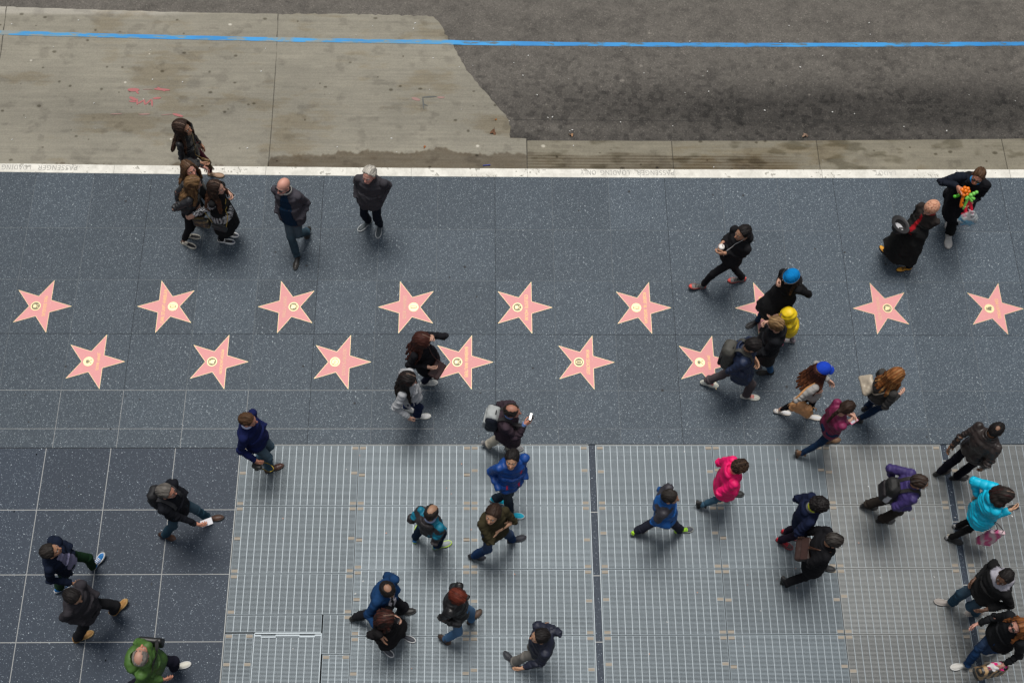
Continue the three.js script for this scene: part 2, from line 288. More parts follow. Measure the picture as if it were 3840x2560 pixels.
const texConcrete = dataTex(TW, TH, (i, j, o) => {
  const x = RX0 + (i + 0.5) / TW * (RX1 - RX0), z = RZ1 - (j + 0.5) / TH * (RZ1 - RZ0);
  const n = fbm(x * 0.9, z * 1.6, 21.5, 4), m = fbm(x * 4, z * 14, 25.5, 4), b = fbm(x * 0.9, z * 2.1, 41, 3), br = noise(x * 0.8, z * 46, 3) + 0.7 * noise(x * 2.5, z * 95, 8);
  let r = 138 + n * 12 + m * 10 + br * 4.5 + (rnd() - 0.5) * 13, wx = Math.exp(-((z + 5.1) ** 2) / 0.35) * 9 + Math.exp(-((z + 4.85) ** 2) / 0.05) * 4; r -= wx;
  let g = r * 0.966, bl = r * 0.875;
  const st = sstep(0.1, 0.5, b + m * 0.55); r -= 11 * st; g -= 14 * st; bl -= 18 * st;                        // brown stains
  const sm = sstep(0.16, 0.5, fbm(x * 5, z * 8, 60, 5)); r -= 13 * sm; g -= 13 * sm; bl -= 12 * sm;
  const edge = -4.06 - 0.13 * sstep(-3.7, -3.6, x) - 0.1 * sstep(-1.5, 0.5, -Math.abs(x + 1.2) + 1) + 0.13 * fbm(x * 2.2, 4, 9, 4) + 0.03 * noise(x * 25, z * 9, 2);
  const left = x < -3.69 ? 0.1 : 0, wg = x < 0.53 ? sstep(edge - 0.02 + left, edge + 0.03 + left, z) : sstep(-4.26, -4.2, z + 0.06 * fbm(x * 2, 2, 7)) * (1 - sstep(4.4, 5.4, x)) ;
  let wd = 0.92 * wg * (0.85 + 0.4 * m);
  if (x > 0.53) wd *= 0.5 + 0.5 * sstep(-0.25, 0.5, Math.sin(z * 115 + 0.7 * noise(x * 0.6, z * 3, 1))) - 0.15;   // tyre streaks
  r -= 50 * wd; g -= 55 * wd; bl -= 57 * wd;
  if (x > 0.53) { r -= 12; g -= 13; bl -= 15; const q = sstep(0.1, 0.4, fbm(x * 3, z * 7, 80, 3)); r -= 26 * q; g -= 26 * q; bl -= 27 * q; }
  const lt = sstep(-6.95, -7.05, z) * (1 - sstep(-6, -4.8, x)); r += 26 * lt; g += 26 * lt; bl += 28 * lt;
  const sp = spotField(x, z); r += sp; g += sp; bl += sp;
  o[0] = r; o[1] = g; o[2] = bl;
});
const roadUV = (g) => { const p = g.attributes.position, u = []; for (let i = 0; i < p.count; i++) u.push((p.getX(i) - RX0) / (RX1 - RX0), (RZ1 - p.getZ(i)) / (RZ1 - RZ0)); g.setAttribute('uv', new THREE.Float32BufferAttribute(u, 2)); return g; };
const bumpTex = dataTex(512, 512, (i, j, o) => { const v = 120 + (rnd() - 0.5) * 190; o[0] = o[1] = o[2] = v; }, false);
const asphaltMat = new THREE.MeshPhysicalMaterial({ map: texAsphalt, roughness: 0.85, specularIntensity: 0.5 });
const concreteMat = new THREE.MeshStandardMaterial({ map: texConcrete, roughness: 0.85 });
{
  const g = new THREE.PlaneGeometry(RX1 - RX0, RZ1 - RZ0, 1, 1); g.rotateX(-Math.PI / 2); g.translate((RX0 + RX1) / 2, -0.135, (RZ0 + RZ1) / 2);
  const road = structure('road'); part('asphalt', roadUV(g), asphaltMat, road);
  part('asphalt_seam', box(0.3, 7, -0.14, -0.1335, -4.91, -4.903), M([0.03, 0.028, 0.027], 0.9), road);
  part('road_bed', box(RX0, RX1, -0.5, -0.15, RZ0, RZ1), M([0.06, 0.06, 0.06], 0.9), road);
}
const rag = (pts, step, amp) => { const o = []; for (let i = 0; i < pts.length; i++) { const [x0, z0, sm] = pts[i], [x1, z1] = pts[(i + 1) % pts.length], L = Math.hypot(x1 - x0, z1 - z0), n = sm ? 1 : Math.max(1, Math.round(L / step)); for (let k = 0; k < n; k++) { const t = k / n, a = k && !sm ? amp : 0; o.push([x0 + (x1 - x0) * t + rr(-a, a), z0 + (z1 - z0) * t + rr(-a, a)]); } } return o; };
function slab(pts, top) {
  const s = new THREE.Shape(pts.map(([x, z]) => new THREE.Vector2(x, -z))), g = new THREE.ExtrudeGeometry(s, { depth: 0.1, bevelEnabled: true, bevelThickness: 0.004, bevelSize: 0.004, bevelOffset: -0.004, bevelSegments: 1 });
  g.rotateX(-Math.PI / 2); g.translate(0, top - 0.104, 0); return roadUV(g);
}
const kz = (x) => curbZ(x) - 0.165;
{
  const pad = structure('concrete_pad');
  part('concrete_slab', slab(rag([[-12, -7.2], [-8.39, -7.157], [-8.33, -6.2, 1], [-8.31, -5.2, 1], [-8.3, kz(-8.3), 1], [-12, kz(-12), 1]], 0.1, 0.008), -0.12), concreteMat, pad);
  part('concrete_slab', slab(rag([[-8.38, -7.157], [-6.97, -7.111], [-5.577, -7.076], [-3.735, -7.052], [-3.7, -6.2, 1], [-3.695, -5.78, 1], [-3.68, -4.8, 1], [-3.677, kz(-3.7), 1], [-5.2, kz(-5.2), 1], [-6.8, kz(-6.8), 1], [-8.29, kz(-8.3), 1], [-8.32, -6.2, 1]], 0.1, 0.008), -0.121), concreteMat, pad);
  part('concrete_slab', slab(rag([[-3.722, -7.052], [-2.547, -7.065], [-1.792, -7.048], [-1.256, -7.035], [-1.051, -7.025], [-0.921, -6.851], [-0.789, -6.537], [-0.635, -6.273], [-0.431, -5.844], [-0.255, -5.572], [-0.082, -5.363], [0.066, -5.141], [0.188, -4.994], [0.249, -4.877], [0.258, -4.541], [0.522, -4.529, 1], [0.525, kz(0.5), 1], [-1.5, kz(-1.5), 1], [-3.668, kz(-3.7), 1], [-3.672, -4.8, 1], [-3.685, -5.78, 1]], 0.07, 0.018), -0.12), concreteMat, pad);
  const gutter = structure('gutter');
  for (const [a, b, i] of [[0.536, 2.922, 0], [2.93, 5.338, 1], [5.346, 8.455, 2], [8.463, 12, 3]])
    part('gutter_slab', slab(rag([[a, -4.49 - 0.0014 * a * a * 0.9], [b, -4.49 - 0.0014 * b * b * 0.9, 1], [b, kz(b), 1], [a, kz(a), 1]], 0.3, 0.003), -0.122 + i % 2 * 0.001), concreteMat, gutter);
}
{ // the painted blue line, broken and worn
  const bt = dataTex(2048, 64, (i, j, o) => {
    const x = -12 + i / 2048 * 24, z = j / 64 * 0.12, n = fbm(x * 6, z * 20, 51, 4), wear = x < -1.2 ? 0.02 + 0.3 * noise(x * 0.9, 3, 3) : -0.16;
    const d = fbm(x * 1.5, 2, 5, 3); const fd = 0.42 * sstep(-3.8, -2.6, x) * (1 - sstep(-0.8, -0.65, x)) + 0.32 * (1 - sstep(-7.6, -6.9, x)) + 0.12; let w = clamp(sstep(0.1, 0.34, n * 0.9 + wear * 0.55 + fd * 0.22 + (rnd() - 0.5) * 0.4) + fd * (0.45 + 0.9 * noise(x * 9 + z * 60, z * 130, 6)), 0, 0.9);
    const c = [28 + d * 22, 140 + d * 22, 212 + d * 20], u = x < -0.7 ? [142, 138, 128] : [92, 88, 84];
    for (let k = 0; k < 3; k++) o[k] = lerp(c[k], u[k], w) + (rnd() - 0.5) * 14;
  });
  const P = [], U = [], I = [], bz = (x) => -6.468 - 0.0014 * (x - 1.2) ** 2; let n = 0;
  for (let x = -12; x <= 12.001; x += 0.25, n++) { const w = 0.043 + rr(-0.004, 0.004), onPad = x < -0.7; for (const s of [-1, 1]) { P.push(x, onPad ? -0.1155 : -0.1305, bz(x) + s * w + rr(-0.003, 0.003)); U.push((x + 12) / 24, (s + 1) / 2); } if (n) { const k = n * 2; I.push(k - 2, k - 1, k, k, k - 1, k + 1); } }
  const g = new THREE.BufferGeometry(); g.setAttribute('position', new THREE.Float32BufferAttribute(P, 3)); g.setAttribute('uv', new THREE.Float32BufferAttribute(U, 2)); g.setIndex(I); g.computeVertexNormals();
  const m = part('lane_line', g, new THREE.MeshStandardMaterial({ map: bt, roughness: 0.6, side: THREE.DoubleSide }), scene); m.userData.kind = 'structure';
}
{ // sprayed red survey marks on the concrete
  const red = M([0.4, 0.14, 0.14], 0.85), redF = M([0.32, 0.2, 0.18], 0.9); const root = structure('survey_marks');
  const stroke = (x0, z0, x1, z1, w, m) => { const L = Math.hypot(x1 - x0, z1 - z0), g = new THREE.CircleGeometry(0.5, 14); g.scale(L + w, w, 1); g.rotateX(-Math.PI / 2); g.rotateY(-Math.atan2(z1 - z0, x1 - x0)); g.translate((x0 + x1) / 2, -0.1155 + rr(0, 0.001), (z0 + z1) / 2); return [g, m]; };
  const L = [[-6.08, -5.44, -5.95, -5.44, 0.07, red], [-5.97, -5.42, -5.93, -5.37, 0.03, red], [-5.66, -5.46, -5.43, -5.44, 0.045, red], [-5.62, -5.49, -5.5, -5.42, 0.03, red], [-5.86, -5.45, -5.7, -5.45, 0.012, redF],
    [-6.04, -5.28, -5.96, -5.24, 0.06, red], [-6.05, -5.21, -5.95, -5.2, 0.03, red], [-5.93, -5.25, -5.92, -5.15, 0.03, red], [-5.9, -5.17, -5.84, -5.22, 0.03, red], [-5.82, -5.24, -5.79, -5.15, 0.03, red], [-5.77, -5.16, -5.71, -5.24, 0.03, red], [-5.69, -5.24, -5.67, -5.12, 0.03, red], [-5.66, -5.27, -5.56, -5.28, 0.04, red],
    [-6.33, -4.95, -6.15, -4.96, 0.018, redF], [-5.5, -4.94, -5.33, -4.96, 0.016, redF], [-5.3, -4.96, -5.16, -4.92, 0.045, red], [-5.86, -4.95, -5.7, -4.96, 0.03, redF],
    [-1.36, -5.31, -1.27, -5.28, 0.06, redF], [-0.94, -5.33, -0.85, -5.33, 0.04, redF]];
  const by = new Map(); for (const l of L) { const [g, m] = stroke(...l); if (!by.has(m)) by.set(m, []); by.get(m).push(g); }
  for (const [m, gs] of by) part('paint_mark', mergeGeometries(gs), m, root);
  const k = M([0.11, 0.115, 0.11], 0.9);
  part('paint_mark', mergeGeometries([stroke(-1.2, -5.33, -0.98, -5.35, 0.03, k)[0], stroke(-1.2, -5.33, -1.18, -5.1, 0.025, k)[0], stroke(-1.19, -5.2, -1.12, -5.16, 0.02, k)[0]]), k, root);
}

// ------------------------------------------------------------------ steel grating
const steels = [0.9, 1, 1.09].map((v) => M([0.215 * v, 0.255 * v, 0.285 * v], 0.5, 0.35)), steelBright = M([0.265, 0.305, 0.335], 0.45, 0.35), dulls = [0.9, 1, 1.1].map((v) => M([0.285 * v, 0.298 * v, 0.3 * v], 0.5, 0.35)); let steel = steels[1], steelDull = dulls[1], clipMat = M([0.31, 0.27, 0.22], 0.7, 0.1);
const grate = structure('walkway_grating');
part('vent_shaft', box(-3.7, 13, -0.75, -0.7, 0.85, 6.5), M([0.02, 0.022, 0.026], 0.9), grate);
for (const [x0, x1, z0, z1] of [[-3.72, 13, 0.84, 0.85], [-3.715, -3.7, 0.85, 6.5]]) part('shaft_wall', box(x0, x1, -0.7, -0.03, z0, z1), M([0.06, 0.062, 0.065], 0.9), grate);
for (const x of [-1.985, -0.365, 3.16, 4.785, 8.4]) part('support_beam', box(x - 0.04, x + 0.04, -0.2, -0.06, 0.9, 6.4), M([0.05, 0.05, 0.052], 0.8, 0.2), grate);
const openBox = (x0, x1, y0, y1, z0, z1) => { const g = box(x0, x1, y0, y1, z0, z1); return g; };
function gratePanel(x0, x1, z0, z1, clips = 15, right = 0) {
  steel = steels[Math.floor(rnd() * 3)]; steelDull = dulls[Math.floor(rnd() * 3)];
  const cx = (x0 + x1) / 2, cz = (z0 + z1) / 2, hx = (x1 - x0) / 2 - 0.006, hz = (z1 - z0) / 2 - 0.005;
  const p = part('grating_panel', mergeGeometries([box(-hx, -hx + 0.006, -0.035, 0, -hz, hz), box(hx - 0.006, hx, -0.035, 0, -hz, hz), box(-hx + 0.006, hx - 0.006, -0.035, -0.0005, -hz, -hz + 0.006), box(-hx + 0.006, hx - 0.006, -0.035, -0.0005, hz - 0.006, hz)]), right ? steelDull : steel, grate);
  p.position.set(cx, rr(-0.002, 0), cz);
  const bars = [], n = Math.round((2 * hz - 0.012) / 0.0171), pitch = (2 * hz - 0.012) / n;
  for (let i = 0; i < n; i++) { const z = -hz + 0.006 + pitch * (i + 0.5), w = 0.0038 + rr(-0.0003, 0.0003); bars.push(openBox(-hx + 0.006, hx - 0.006, -0.03, -0.0025 + rr(-0.0012, 0.0006), z - w, z + w)); }
  tag(part('bearing_bar', mergeGeometries(bars), right ? steelDull : steel, p), null, null, null, 'stuff');
  const cross = [], m = Math.round(2 * hx / 0.1), cp = 2 * hx / m;
  for (let i = 1; i < m; i++) cross.push(box(-hx + cp * i - 0.004, -hx + cp * i + 0.004, -0.012, 0.0005, -hz + 0.006, hz - 0.006));
  tag(part('cross_bar', mergeGeometries(cross), steelBright, p), null, null, null, 'stuff');
  const zs = clips & 16 ? [-hz + 0.035] : [-hz + 0.035, hz - 0.035]; if (hz > 0.3 && !(clips & 32)) zs.push(rr(-0.08, 0.04));
  for (const z of zs) for (const s of [-1, 1]) if (clips & (s < 0 ? 1 : 2)) { const k = part('clip', mergeGeometries([box(s * (hx - 0.05) - 0.043, s * (hx - 0.05) + 0.043, -0.02, 0.0015, z - 0.02, z + 0.02)]), clipMat, p); }
  return p;
}
const ZS = [0.862, 1.77, 2.69, 3.606, 4.52, 5.44];
for (const [x0, x1, right] of [[-1.985, -0.365, 0], [-0.365, 1.335, 0], [1.46, 3.16, 0], [3.16, 4.785, 0], [4.785, 6.525, 1], [6.64, 8.36, 1], [8.36, 10.1, 1]])
  for (let j = 0; j < 5; j++) gratePanel(x0, x1, ZS[j], ZS[j + 1], 3, right);
gratePanel(-3.69, -1.985, 0.862, 1.77); gratePanel(-3.69, -1.985, 1.77, 2.74); gratePanel(-3.69, -1.985, 2.74, 3.308);
gratePanel(-3.69, -2.385, 3.308, 3.545, 16); gratePanel(-2.375, -1.985, 3.308, 3.842, 16 | 32 | 2); gratePanel(-2.36, -1.985, 3.842, 4.76, 3); gratePanel(-3.69, -3.3, 3.555, 4.5, 3);
{ // the lift-out hatch with its raised frame and two hand holds
  const h = part('access_hatch', mergeGeometries([box(-3.296, -3.284, -0.04, 0.006, 3.56, 4.8), box(-2.39, -2.378, -0.04, 0.006, 3.56, 4.8), box(-3.284, -2.39, -0.04, 0.008, 3.548, 3.566)]), steelBright, grate);
  const rail = (x0, x1, z) => box(x0, x1, -0.03, 0.006, z - 0.004, z + 0.014);
  part('hatch_rail', mergeGeometries([rail(-3.284, -3.2, 3.583), rail(-3.2, -3.0, 3.602), rail(-3.0, -2.68, 3.58), rail(-2.68, -2.47, 3.598), rail(-2.47, -2.39, 3.58), box(-3.205, -3.195, -0.03, 0.0035, 3.583, 3.602), box(-3.005, -2.995, -0.03, 0.0035, 3.582, 3.602), box(-2.685, -2.675, -0.03, 0.0035, 3.582, 3.598), box(-2.475, -2.465, -0.03, 0.0035, 3.582, 3.598)]), steelBright, h);
  const bars = []; for (let z = 3.583; z < 4.79; z += 0.0171) bars.push(box(-3.283, -2.391, -0.03, -0.003 + rr(-0.001, 0.001), z - 0.0042, z + 0.0042));
  tag(part('bearing_bar', mergeGeometries(bars), steel, h), null, null, null, 'stuff');
  const cross = []; for (let x = -3.19; x < -2.4; x += 0.1) cross.push(box(x - 0.004, x + 0.004, -0.012, 0.0005, 3.62, 4.79));
  tag(part('cross_bar', mergeGeometries(cross), steelBright, h), null, null, null, 'stuff');
}
part('frame_angle', mergeGeometries([box(-3.705, -3.693, -0.05, 0.001, 0.855, 6.4), box(-3.693, 1.345, -0.05, 0.001, 0.849, 0.858), box(1.45, 6.535, -0.05, 0.001, 0.852, 0.861), box(6.63, 10.2, -0.05, 0.001, 0.856, 0.863)]), steelDull, grate);
for (const x of [1.3425, 1.4525, 6.5325, 6.6325]) part('frame_angle', box(x - 0.0055, x + 0.0055, -0.05, 0.001, 0.865, 6.4), steelBright, grate);

// ------------------------------------------------------------------ solid modelling: signed distances meshed by surface nets
const smin = (a, b, k) => { const h = k - Math.abs(a - b); return h > 0 ? Math.min(a, b) - h * h * 0.25 / k : Math.min(a, b); };
const smax = (a, b, k) => -smin(-a, -b, k);
function cone(A, B, r1, r2) { // tapered capsule
  const ax = A.x, ay = A.y, az = A.z, bx = B.x - ax, by = B.y - ay, bz = B.z - az, L = 1 / Math.max(1e-9, bx * bx + by * by + bz * bz), dr = r2 - r1;
  return (x, y, z) => { x -= ax; y -= ay; z -= az; let t = (x * bx + y * by + z * bz) * L; t = t < 0 ? 0 : t > 1 ? 1 : t; x -= bx * t; y -= by * t; z -= bz * t; return Math.sqrt(x * x + y * y + z * z) - r1 - dr * t; };
}
function ell(c, r) { const m = Math.min(r[0], r[1], r[2]); return (x, y, z) => { x = (x - c[0]) / r[0]; y = (y - c[1]) / r[1]; z = (z - c[2]) / r[2]; const k = Math.sqrt(x * x + y * y + z * z); return (k - 1) * Math.max(m, m + (1 - 1 / (1 + k)) * 0); }; }
function mesh(f, mn, mx, cell, colorOf, snap = 1) {
  const nx = Math.ceil((mx[0] - mn[0]) / cell) + 2, ny = Math.ceil((mx[1] - mn[1]) / cell) + 2, nz = Math.ceil((mx[2] - mn[2]) / cell) + 2;
  const F = new Float32Array(nx * ny * nz), ox = mn[0] - cell * 0.5, oy = mn[1] - cell * 0.5, oz = mn[2] - cell * 0.5, B = 5, sy = nx, sz = nx * ny;
  const half = B * cell * 0.5, cull = B * cell * 0.87 * 1.9 + cell * 2;
  for (let k = 0; k < nz; k += B) for (let j = 0; j < ny; j += B) for (let i = 0; i < nx; i += B) {
    const c = f(ox + i * cell + half, oy + j * cell + half, oz + k * cell + half), k1 = Math.min(nz, k + B), j1 = Math.min(ny, j + B), i1 = Math.min(nx, i + B);
    if (Math.abs(c) > cull) { const v = c > 0 ? 1 : -1; for (let q = k; q < k1; q++) for (let p = j; p < j1; p++) for (let o = i; o < i1; o++) F[o + p * sy + q * sz] = v; }
    else for (let q = k; q < k1; q++) for (let p = j; p < j1; p++) for (let o = i; o < i1; o++) F[o + p * sy + q * sz] = f(ox + o * cell, oy + p * cell, oz + q * cell);
  }
  const idx = new Int32Array(nx * ny * nz).fill(-1), P = [], I = [];
  for (let k = 0; k < nz - 1; k++) for (let j = 0; j < ny - 1; j++) for (let i = 0; i < nx - 1; i++) {
    const b = i + j * sy + k * sz; let s = 0;
    const v0 = F[b], v1 = F[b + 1], v2 = F[b + sy], v3 = F[b + sy + 1], v4 = F[b + sz], v5 = F[b + sz + 1], v6 = F[b + sz + sy], v7 = F[b + sz + sy + 1];
    if (v0 < 0) s++; if (v1 < 0) s++; if (v2 < 0) s++; if (v3 < 0) s++; if (v4 < 0) s++; if (v5 < 0) s++; if (v6 < 0) s++; if (v7 < 0) s++;
    if (s === 0 || s === 8) continue;
    let X = 0, Y = 0, Z = 0, n = 0;
    const e = (a, c, x0, y0, z0, dx, dy, dz) => { if ((a < 0) !== (c < 0)) { const t = a / (a - c); X += x0 + dx * t; Y += y0 + dy * t; Z += z0 + dz * t; n++; } };
    e(v0, v1, 0, 0, 0, 1, 0, 0); e(v2, v3, 0, 1, 0, 1, 0, 0); e(v4, v5, 0, 0, 1, 1, 0, 0); e(v6, v7, 0, 1, 1, 1, 0, 0);
    e(v0, v2, 0, 0, 0, 0, 1, 0); e(v1, v3, 1, 0, 0, 0, 1, 0); e(v4, v6, 0, 0, 1, 0, 1, 0); e(v5, v7, 1, 0, 1, 0, 1, 0);
    e(v0, v4, 0, 0, 0, 0, 0, 1); e(v1, v5, 1, 0, 0, 0, 0, 1); e(v2, v6, 0, 1, 0, 0, 0, 1); e(v3, v7, 1, 1, 0, 0, 0, 1);
    idx[b] = P.length / 3; P.push(ox + (i + X / n) * cell, oy + (j + Y / n) * cell, oz + (k + Z / n) * cell);
  }
  const quad = (a, b, c, d, flip) => { if (a < 0 || b < 0 || c < 0 || d < 0) return; flip ? I.push(a, b, c, a, c, d) : I.push(a, c, b, a, d, c); };
  for (let k = 1; k < nz - 1; k++) for (let j = 1; j < ny - 1; j++) for (let i = 1; i < nx - 1; i++) {
    const b = i + j * sy + k * sz, s = F[b] < 0;
    if (s !== (F[b + 1] < 0)) quad(idx[b], idx[b - sy], idx[b - sy - sz], idx[b - sz], s);
    if (s !== (F[b + sy] < 0)) quad(idx[b], idx[b - sz], idx[b - sz - 1], idx[b - 1], s);
    if (s !== (F[b + sz] < 0)) quad(idx[b], idx[b - 1], idx[b - 1 - sy], idx[b - sy], s);
  }
  const n = P.length / 3, N = new Float32Array(n * 3), Co = colorOf ? new Float32Array(n * 3) : null, h = cell * 0.5, o = [0, 0, 0];
  for (let v = 0; v < n; v++) {
    let x = P[v * 3], y = P[v * 3 + 1], z = P[v * 3 + 2], gx, gy, gz, l;
    for (let it = 0; it <= snap; it++) {
      gx = f(x + h, y, z) - f(x - h, y, z); gy = f(x, y + h, z) - f(x, y - h, z); gz = f(x, y, z + h) - f(x, y, z - h);
      l = Math.sqrt(gx * gx + gy * gy + gz * gz) || 1e-9;
      if (it < snap) { const d = clamp(f(x, y, z) * 2 * h / l, -cell * 0.7, cell * 0.7); x -= gx / l * d; y -= gy / l * d; z -= gz / l * d; }
    }
    P[v * 3] = x; P[v * 3 + 1] = y; P[v * 3 + 2] = z; N[v * 3] = gx / l; N[v * 3 + 1] = gy / l; N[v * 3 + 2] = gz / l;
    if (Co) { colorOf(x, y, z, o, N[v * 3], N[v * 3 + 1], N[v * 3 + 2]); Co[v * 3] = o[0]; Co[v * 3 + 1] = o[1]; Co[v * 3 + 2] = o[2]; }
  }
  const g = new THREE.BufferGeometry();
  g.setAttribute('position', new THREE.Float32BufferAttribute(P, 3)); g.setAttribute('normal', new THREE.BufferAttribute(N, 3));
  if (Co) g.setAttribute('color', new THREE.BufferAttribute(Co, 3));
  g.setIndex(I); return g;
}
const bounds = (pts, pad) => { const a = [1e9, 1e9, 1e9], b = [-1e9, -1e9, -1e9]; for (const p of pts) { [p.x, p.y, p.z].forEach((v, i) => { a[i] = Math.min(a[i], v - pad); b[i] = Math.max(b[i], v + pad); }); } return [a, b]; };
const add = (a, b, s = 1) => V(a.x + b.x * s, a.y + b.y * s, a.z + b.z * s);
const mix = (a, b, t) => V(lerp(a.x, b.x, t), lerp(a.y, b.y, t), lerp(a.z, b.z, t));
const UP = V(0, 1, 0);

// cloth: vertex colours carry the dye, these share the weave
const vc = (rough, extra) => new THREE.MeshPhysicalMaterial({ vertexColors: true, roughness: rough, side: THREE.DoubleSide, ...extra });
const MAT = { cloth: vc(0.9, { specularIntensity: 0.3 }), denim: vc(0.92, { specularIntensity: 0.3 }), leather: vc(0.42), shell: vc(0.6), puffer: vc(0.5), skin: vc(0.55), hair: vc(0.62, { specularIntensity: 0.4 }), bag: vc(0.7), fur: vc(0.95, { specularIntensity: 0.3 }) };
const SKIN = { fair: [0.58, 0.33, 0.24], pink: [0.62, 0.31, 0.24], tan: [0.45, 0.235, 0.145], asian: [0.52, 0.29, 0.18], ruddy: [0.56, 0.25, 0.165], dark: [0.13, 0.065, 0.04], brown: [0.3, 0.15, 0.085] };
const HAIR = { black: [0.012, 0.010, 0.010], soft: [0.022, 0.018, 0.016], darkbrown: [0.03, 0.017, 0.012], brown: [0.07, 0.036, 0.018], auburn: [0.045, 0.014, 0.010], red: [0.11, 0.022, 0.012], copper: [0.2, 0.07, 0.02], blond: [0.24, 0.14, 0.06], dirty: [0.15, 0.085, 0.038], grey: [0.22, 0.2, 0.18], silver: [0.45, 0.42, 0.37], pepper: [0.11, 0.1, 0.09] };

// ---------------------------------------------------------------- skeleton
function ik(A, T, l1, l2, pole) { // middle joint of a two-bone chain; T may be pulled in
  let d = T.clone().sub(A), L = d.length(); const mx = (l1 + l2) * 0.995; if (L > mx) { d.multiplyScalar(mx / L); L = mx; T = A.clone().add(d); }
  const n = d.clone().normalize(), p = pole.clone().addScaledVector(n, -pole.dot(n)).normalize();
  const a = clamp((l1 * l1 + L * L - l2 * l2) / (2 * L), -l1, l1), hgt = Math.sqrt(Math.max(0, l1 * l1 - a * a));
  return { mid: add(add(A, n, a), p, hgt), end: T };
}
function solve(o) {
  const S = o.S, k = { S }; const f = V(Math.cos(o.bd * RAD), 0, Math.sin(o.bd * RAD)), lf = V(f.z, 0, -f.x);
  const tw = (o.tw || 0) * RAD, f2 = V(Math.cos(o.bd * RAD + tw), 0, Math.sin(o.bd * RAD + tw)), lf2 = V(f2.z, 0, -f2.x);
  const ch = Math.cos(o.hp * RAD), hf = V(Math.cos(o.hd * RAD) * ch, -Math.sin(o.hp * RAD), Math.sin(o.hd * RAD) * ch), hl = V(Math.sin(o.hd * RAD), 0, -Math.cos(o.hd * RAD)), hu = V().crossVectors(hf, hl);
  Object.assign(k, { f, lf, f2, lf2, hf, hl, hu, hs: (S < 1.3 ? 0.96 : 0.93 + 0.08 * S) });
  const head = V(...o.head); k.head = head; const hfh = V(hf.x, 0, hf.z).normalize();
  k.N = add(add(head, UP, -0.088 * S), hfh, -(0.028 + 0.05 * Math.sin(Math.max(0, o.hp) * RAD)));
  const P = V(o.pel[0], S * 0.53, o.pel[2]);
  k.feet = ['LF', 'RF'].map((n) => {
    const [ax, az, d, lift, len, tl] = o[n], df = V(Math.cos(d * RAD), 0, Math.sin(d * RAD)), fl = 0.152 * S * (o.big || 1);
    const pitch = lift > 0 ? Math.asin(Math.min(0.95, lift / (0.62 * fl))) : -Math.asin(Math.min(0.6, (tl || 0) / (0.75 * fl)));
    const q = new THREE.Quaternion().setFromRotationMatrix(new THREE.Matrix4().makeBasis(df, UP, V(-df.z, 0, df.x)));
    // pivot: ball of the foot when the heel is up, heel when the toe is up
    const piv = pitch > 0 ? 0.62 * fl : 0, m = new THREE.Matrix4().makeTranslation(ax - df.x * 0.25 * fl, 0, az - df.z * 0.25 * fl).multiply(new THREE.Matrix4().makeRotationFromQuaternion(q)).multiply(new THREE.Matrix4().makeTranslation(piv, 0, 0)).multiply(new THREE.Matrix4().makeRotationZ(-pitch)).multiply(new THREE.Matrix4().makeTranslation(-piv, 0, 0));
    return { m, fl, df, ankle: V(0.25 * fl, 0.047 * S + 0.012, 0).applyMatrix4(m) };
  });
  const leg = 0.49 * S * 0.998;
  k.feet.forEach((ft, i) => { const h = add(P, lf, (i ? -1 : 1) * 0.05 * S), dh = Math.hypot(h.x - ft.ankle.x, h.z - ft.ankle.z); P.y = Math.min(P.y, ft.ankle.y + Math.sqrt(Math.max(0.1, leg * leg - dh * dh))); });
  k.P = P; k.hip = [], k.knee = [], k.ank = [];
  k.feet.forEach((ft, i) => { const h = add(P, lf, (i ? -1 : 1) * 0.05 * S), r = ik(h, ft.ankle, 0.245 * S, 0.245 * S, add(ft.df.clone().multiplyScalar(0.6), f)); k.hip.push(h); k.knee.push(r.mid); k.ank.push(r.end); });
  const sb = mix(P, k.N, 0.905), sw = (o.sw || 1) * 0.103 * S; k.sh = []; k.el = []; k.wr = []; k.hand = [];
  ['L', 'R'].forEach((n, i) => {
    const s = i ? -1 : 1, sh = add(sb, lf2, s * sw), h = o[n + 'H']; let T, pole = f2.clone().multiplyScalar(-0.7).addScaledVector(lf2, s * (h === 'pk' ? 0.14 : 0.3)).addScaledVector(UP, -0.3), expl = Array.isArray(h);
    if (expl) { const hv = V(...h); T = add(hv, hv.clone().sub(sh).normalize(), -0.045 * S); if (T.y > sh.y - 0.02) sh.y += 0.018 * S; }
    else { const base = add(add(P, lf, s * 0.108 * S), UP, 0.015 * S); T = h === 'pk' ? add(add(base, f, 0.055 * S), UP, 0.03 * S) : add(add(base, f, h === 'sw+' ? 0.13 * S : h === 'sw-' ? -0.11 * S : 0.02 * S), UP, -0.03 * S); if (h !== 'pk') { T = add(T, lf, s * 0.025 * S); T = add(sh, T.sub(sh).normalize(), 0.322 * S); } }
    if (o[n + 'E']) pole = V(...o[n + 'E']).sub(sh);
    const r = ik(sh, T, 0.172 * S, 0.158 * S, pole); k.sh.push(sh); k.el.push(r.mid); k.wr.push(r.end); k.hand.push(expl ? V(...h) : null);
  });
  k.axis = k.N.clone().sub(P); k.len = k.axis.length(); k.axis.normalize();
  k.root = V((k.ank[0].x + k.ank[1].x) / 2, 0, (k.ank[0].z + k.ank[1].z) / 2);
  return k;
}
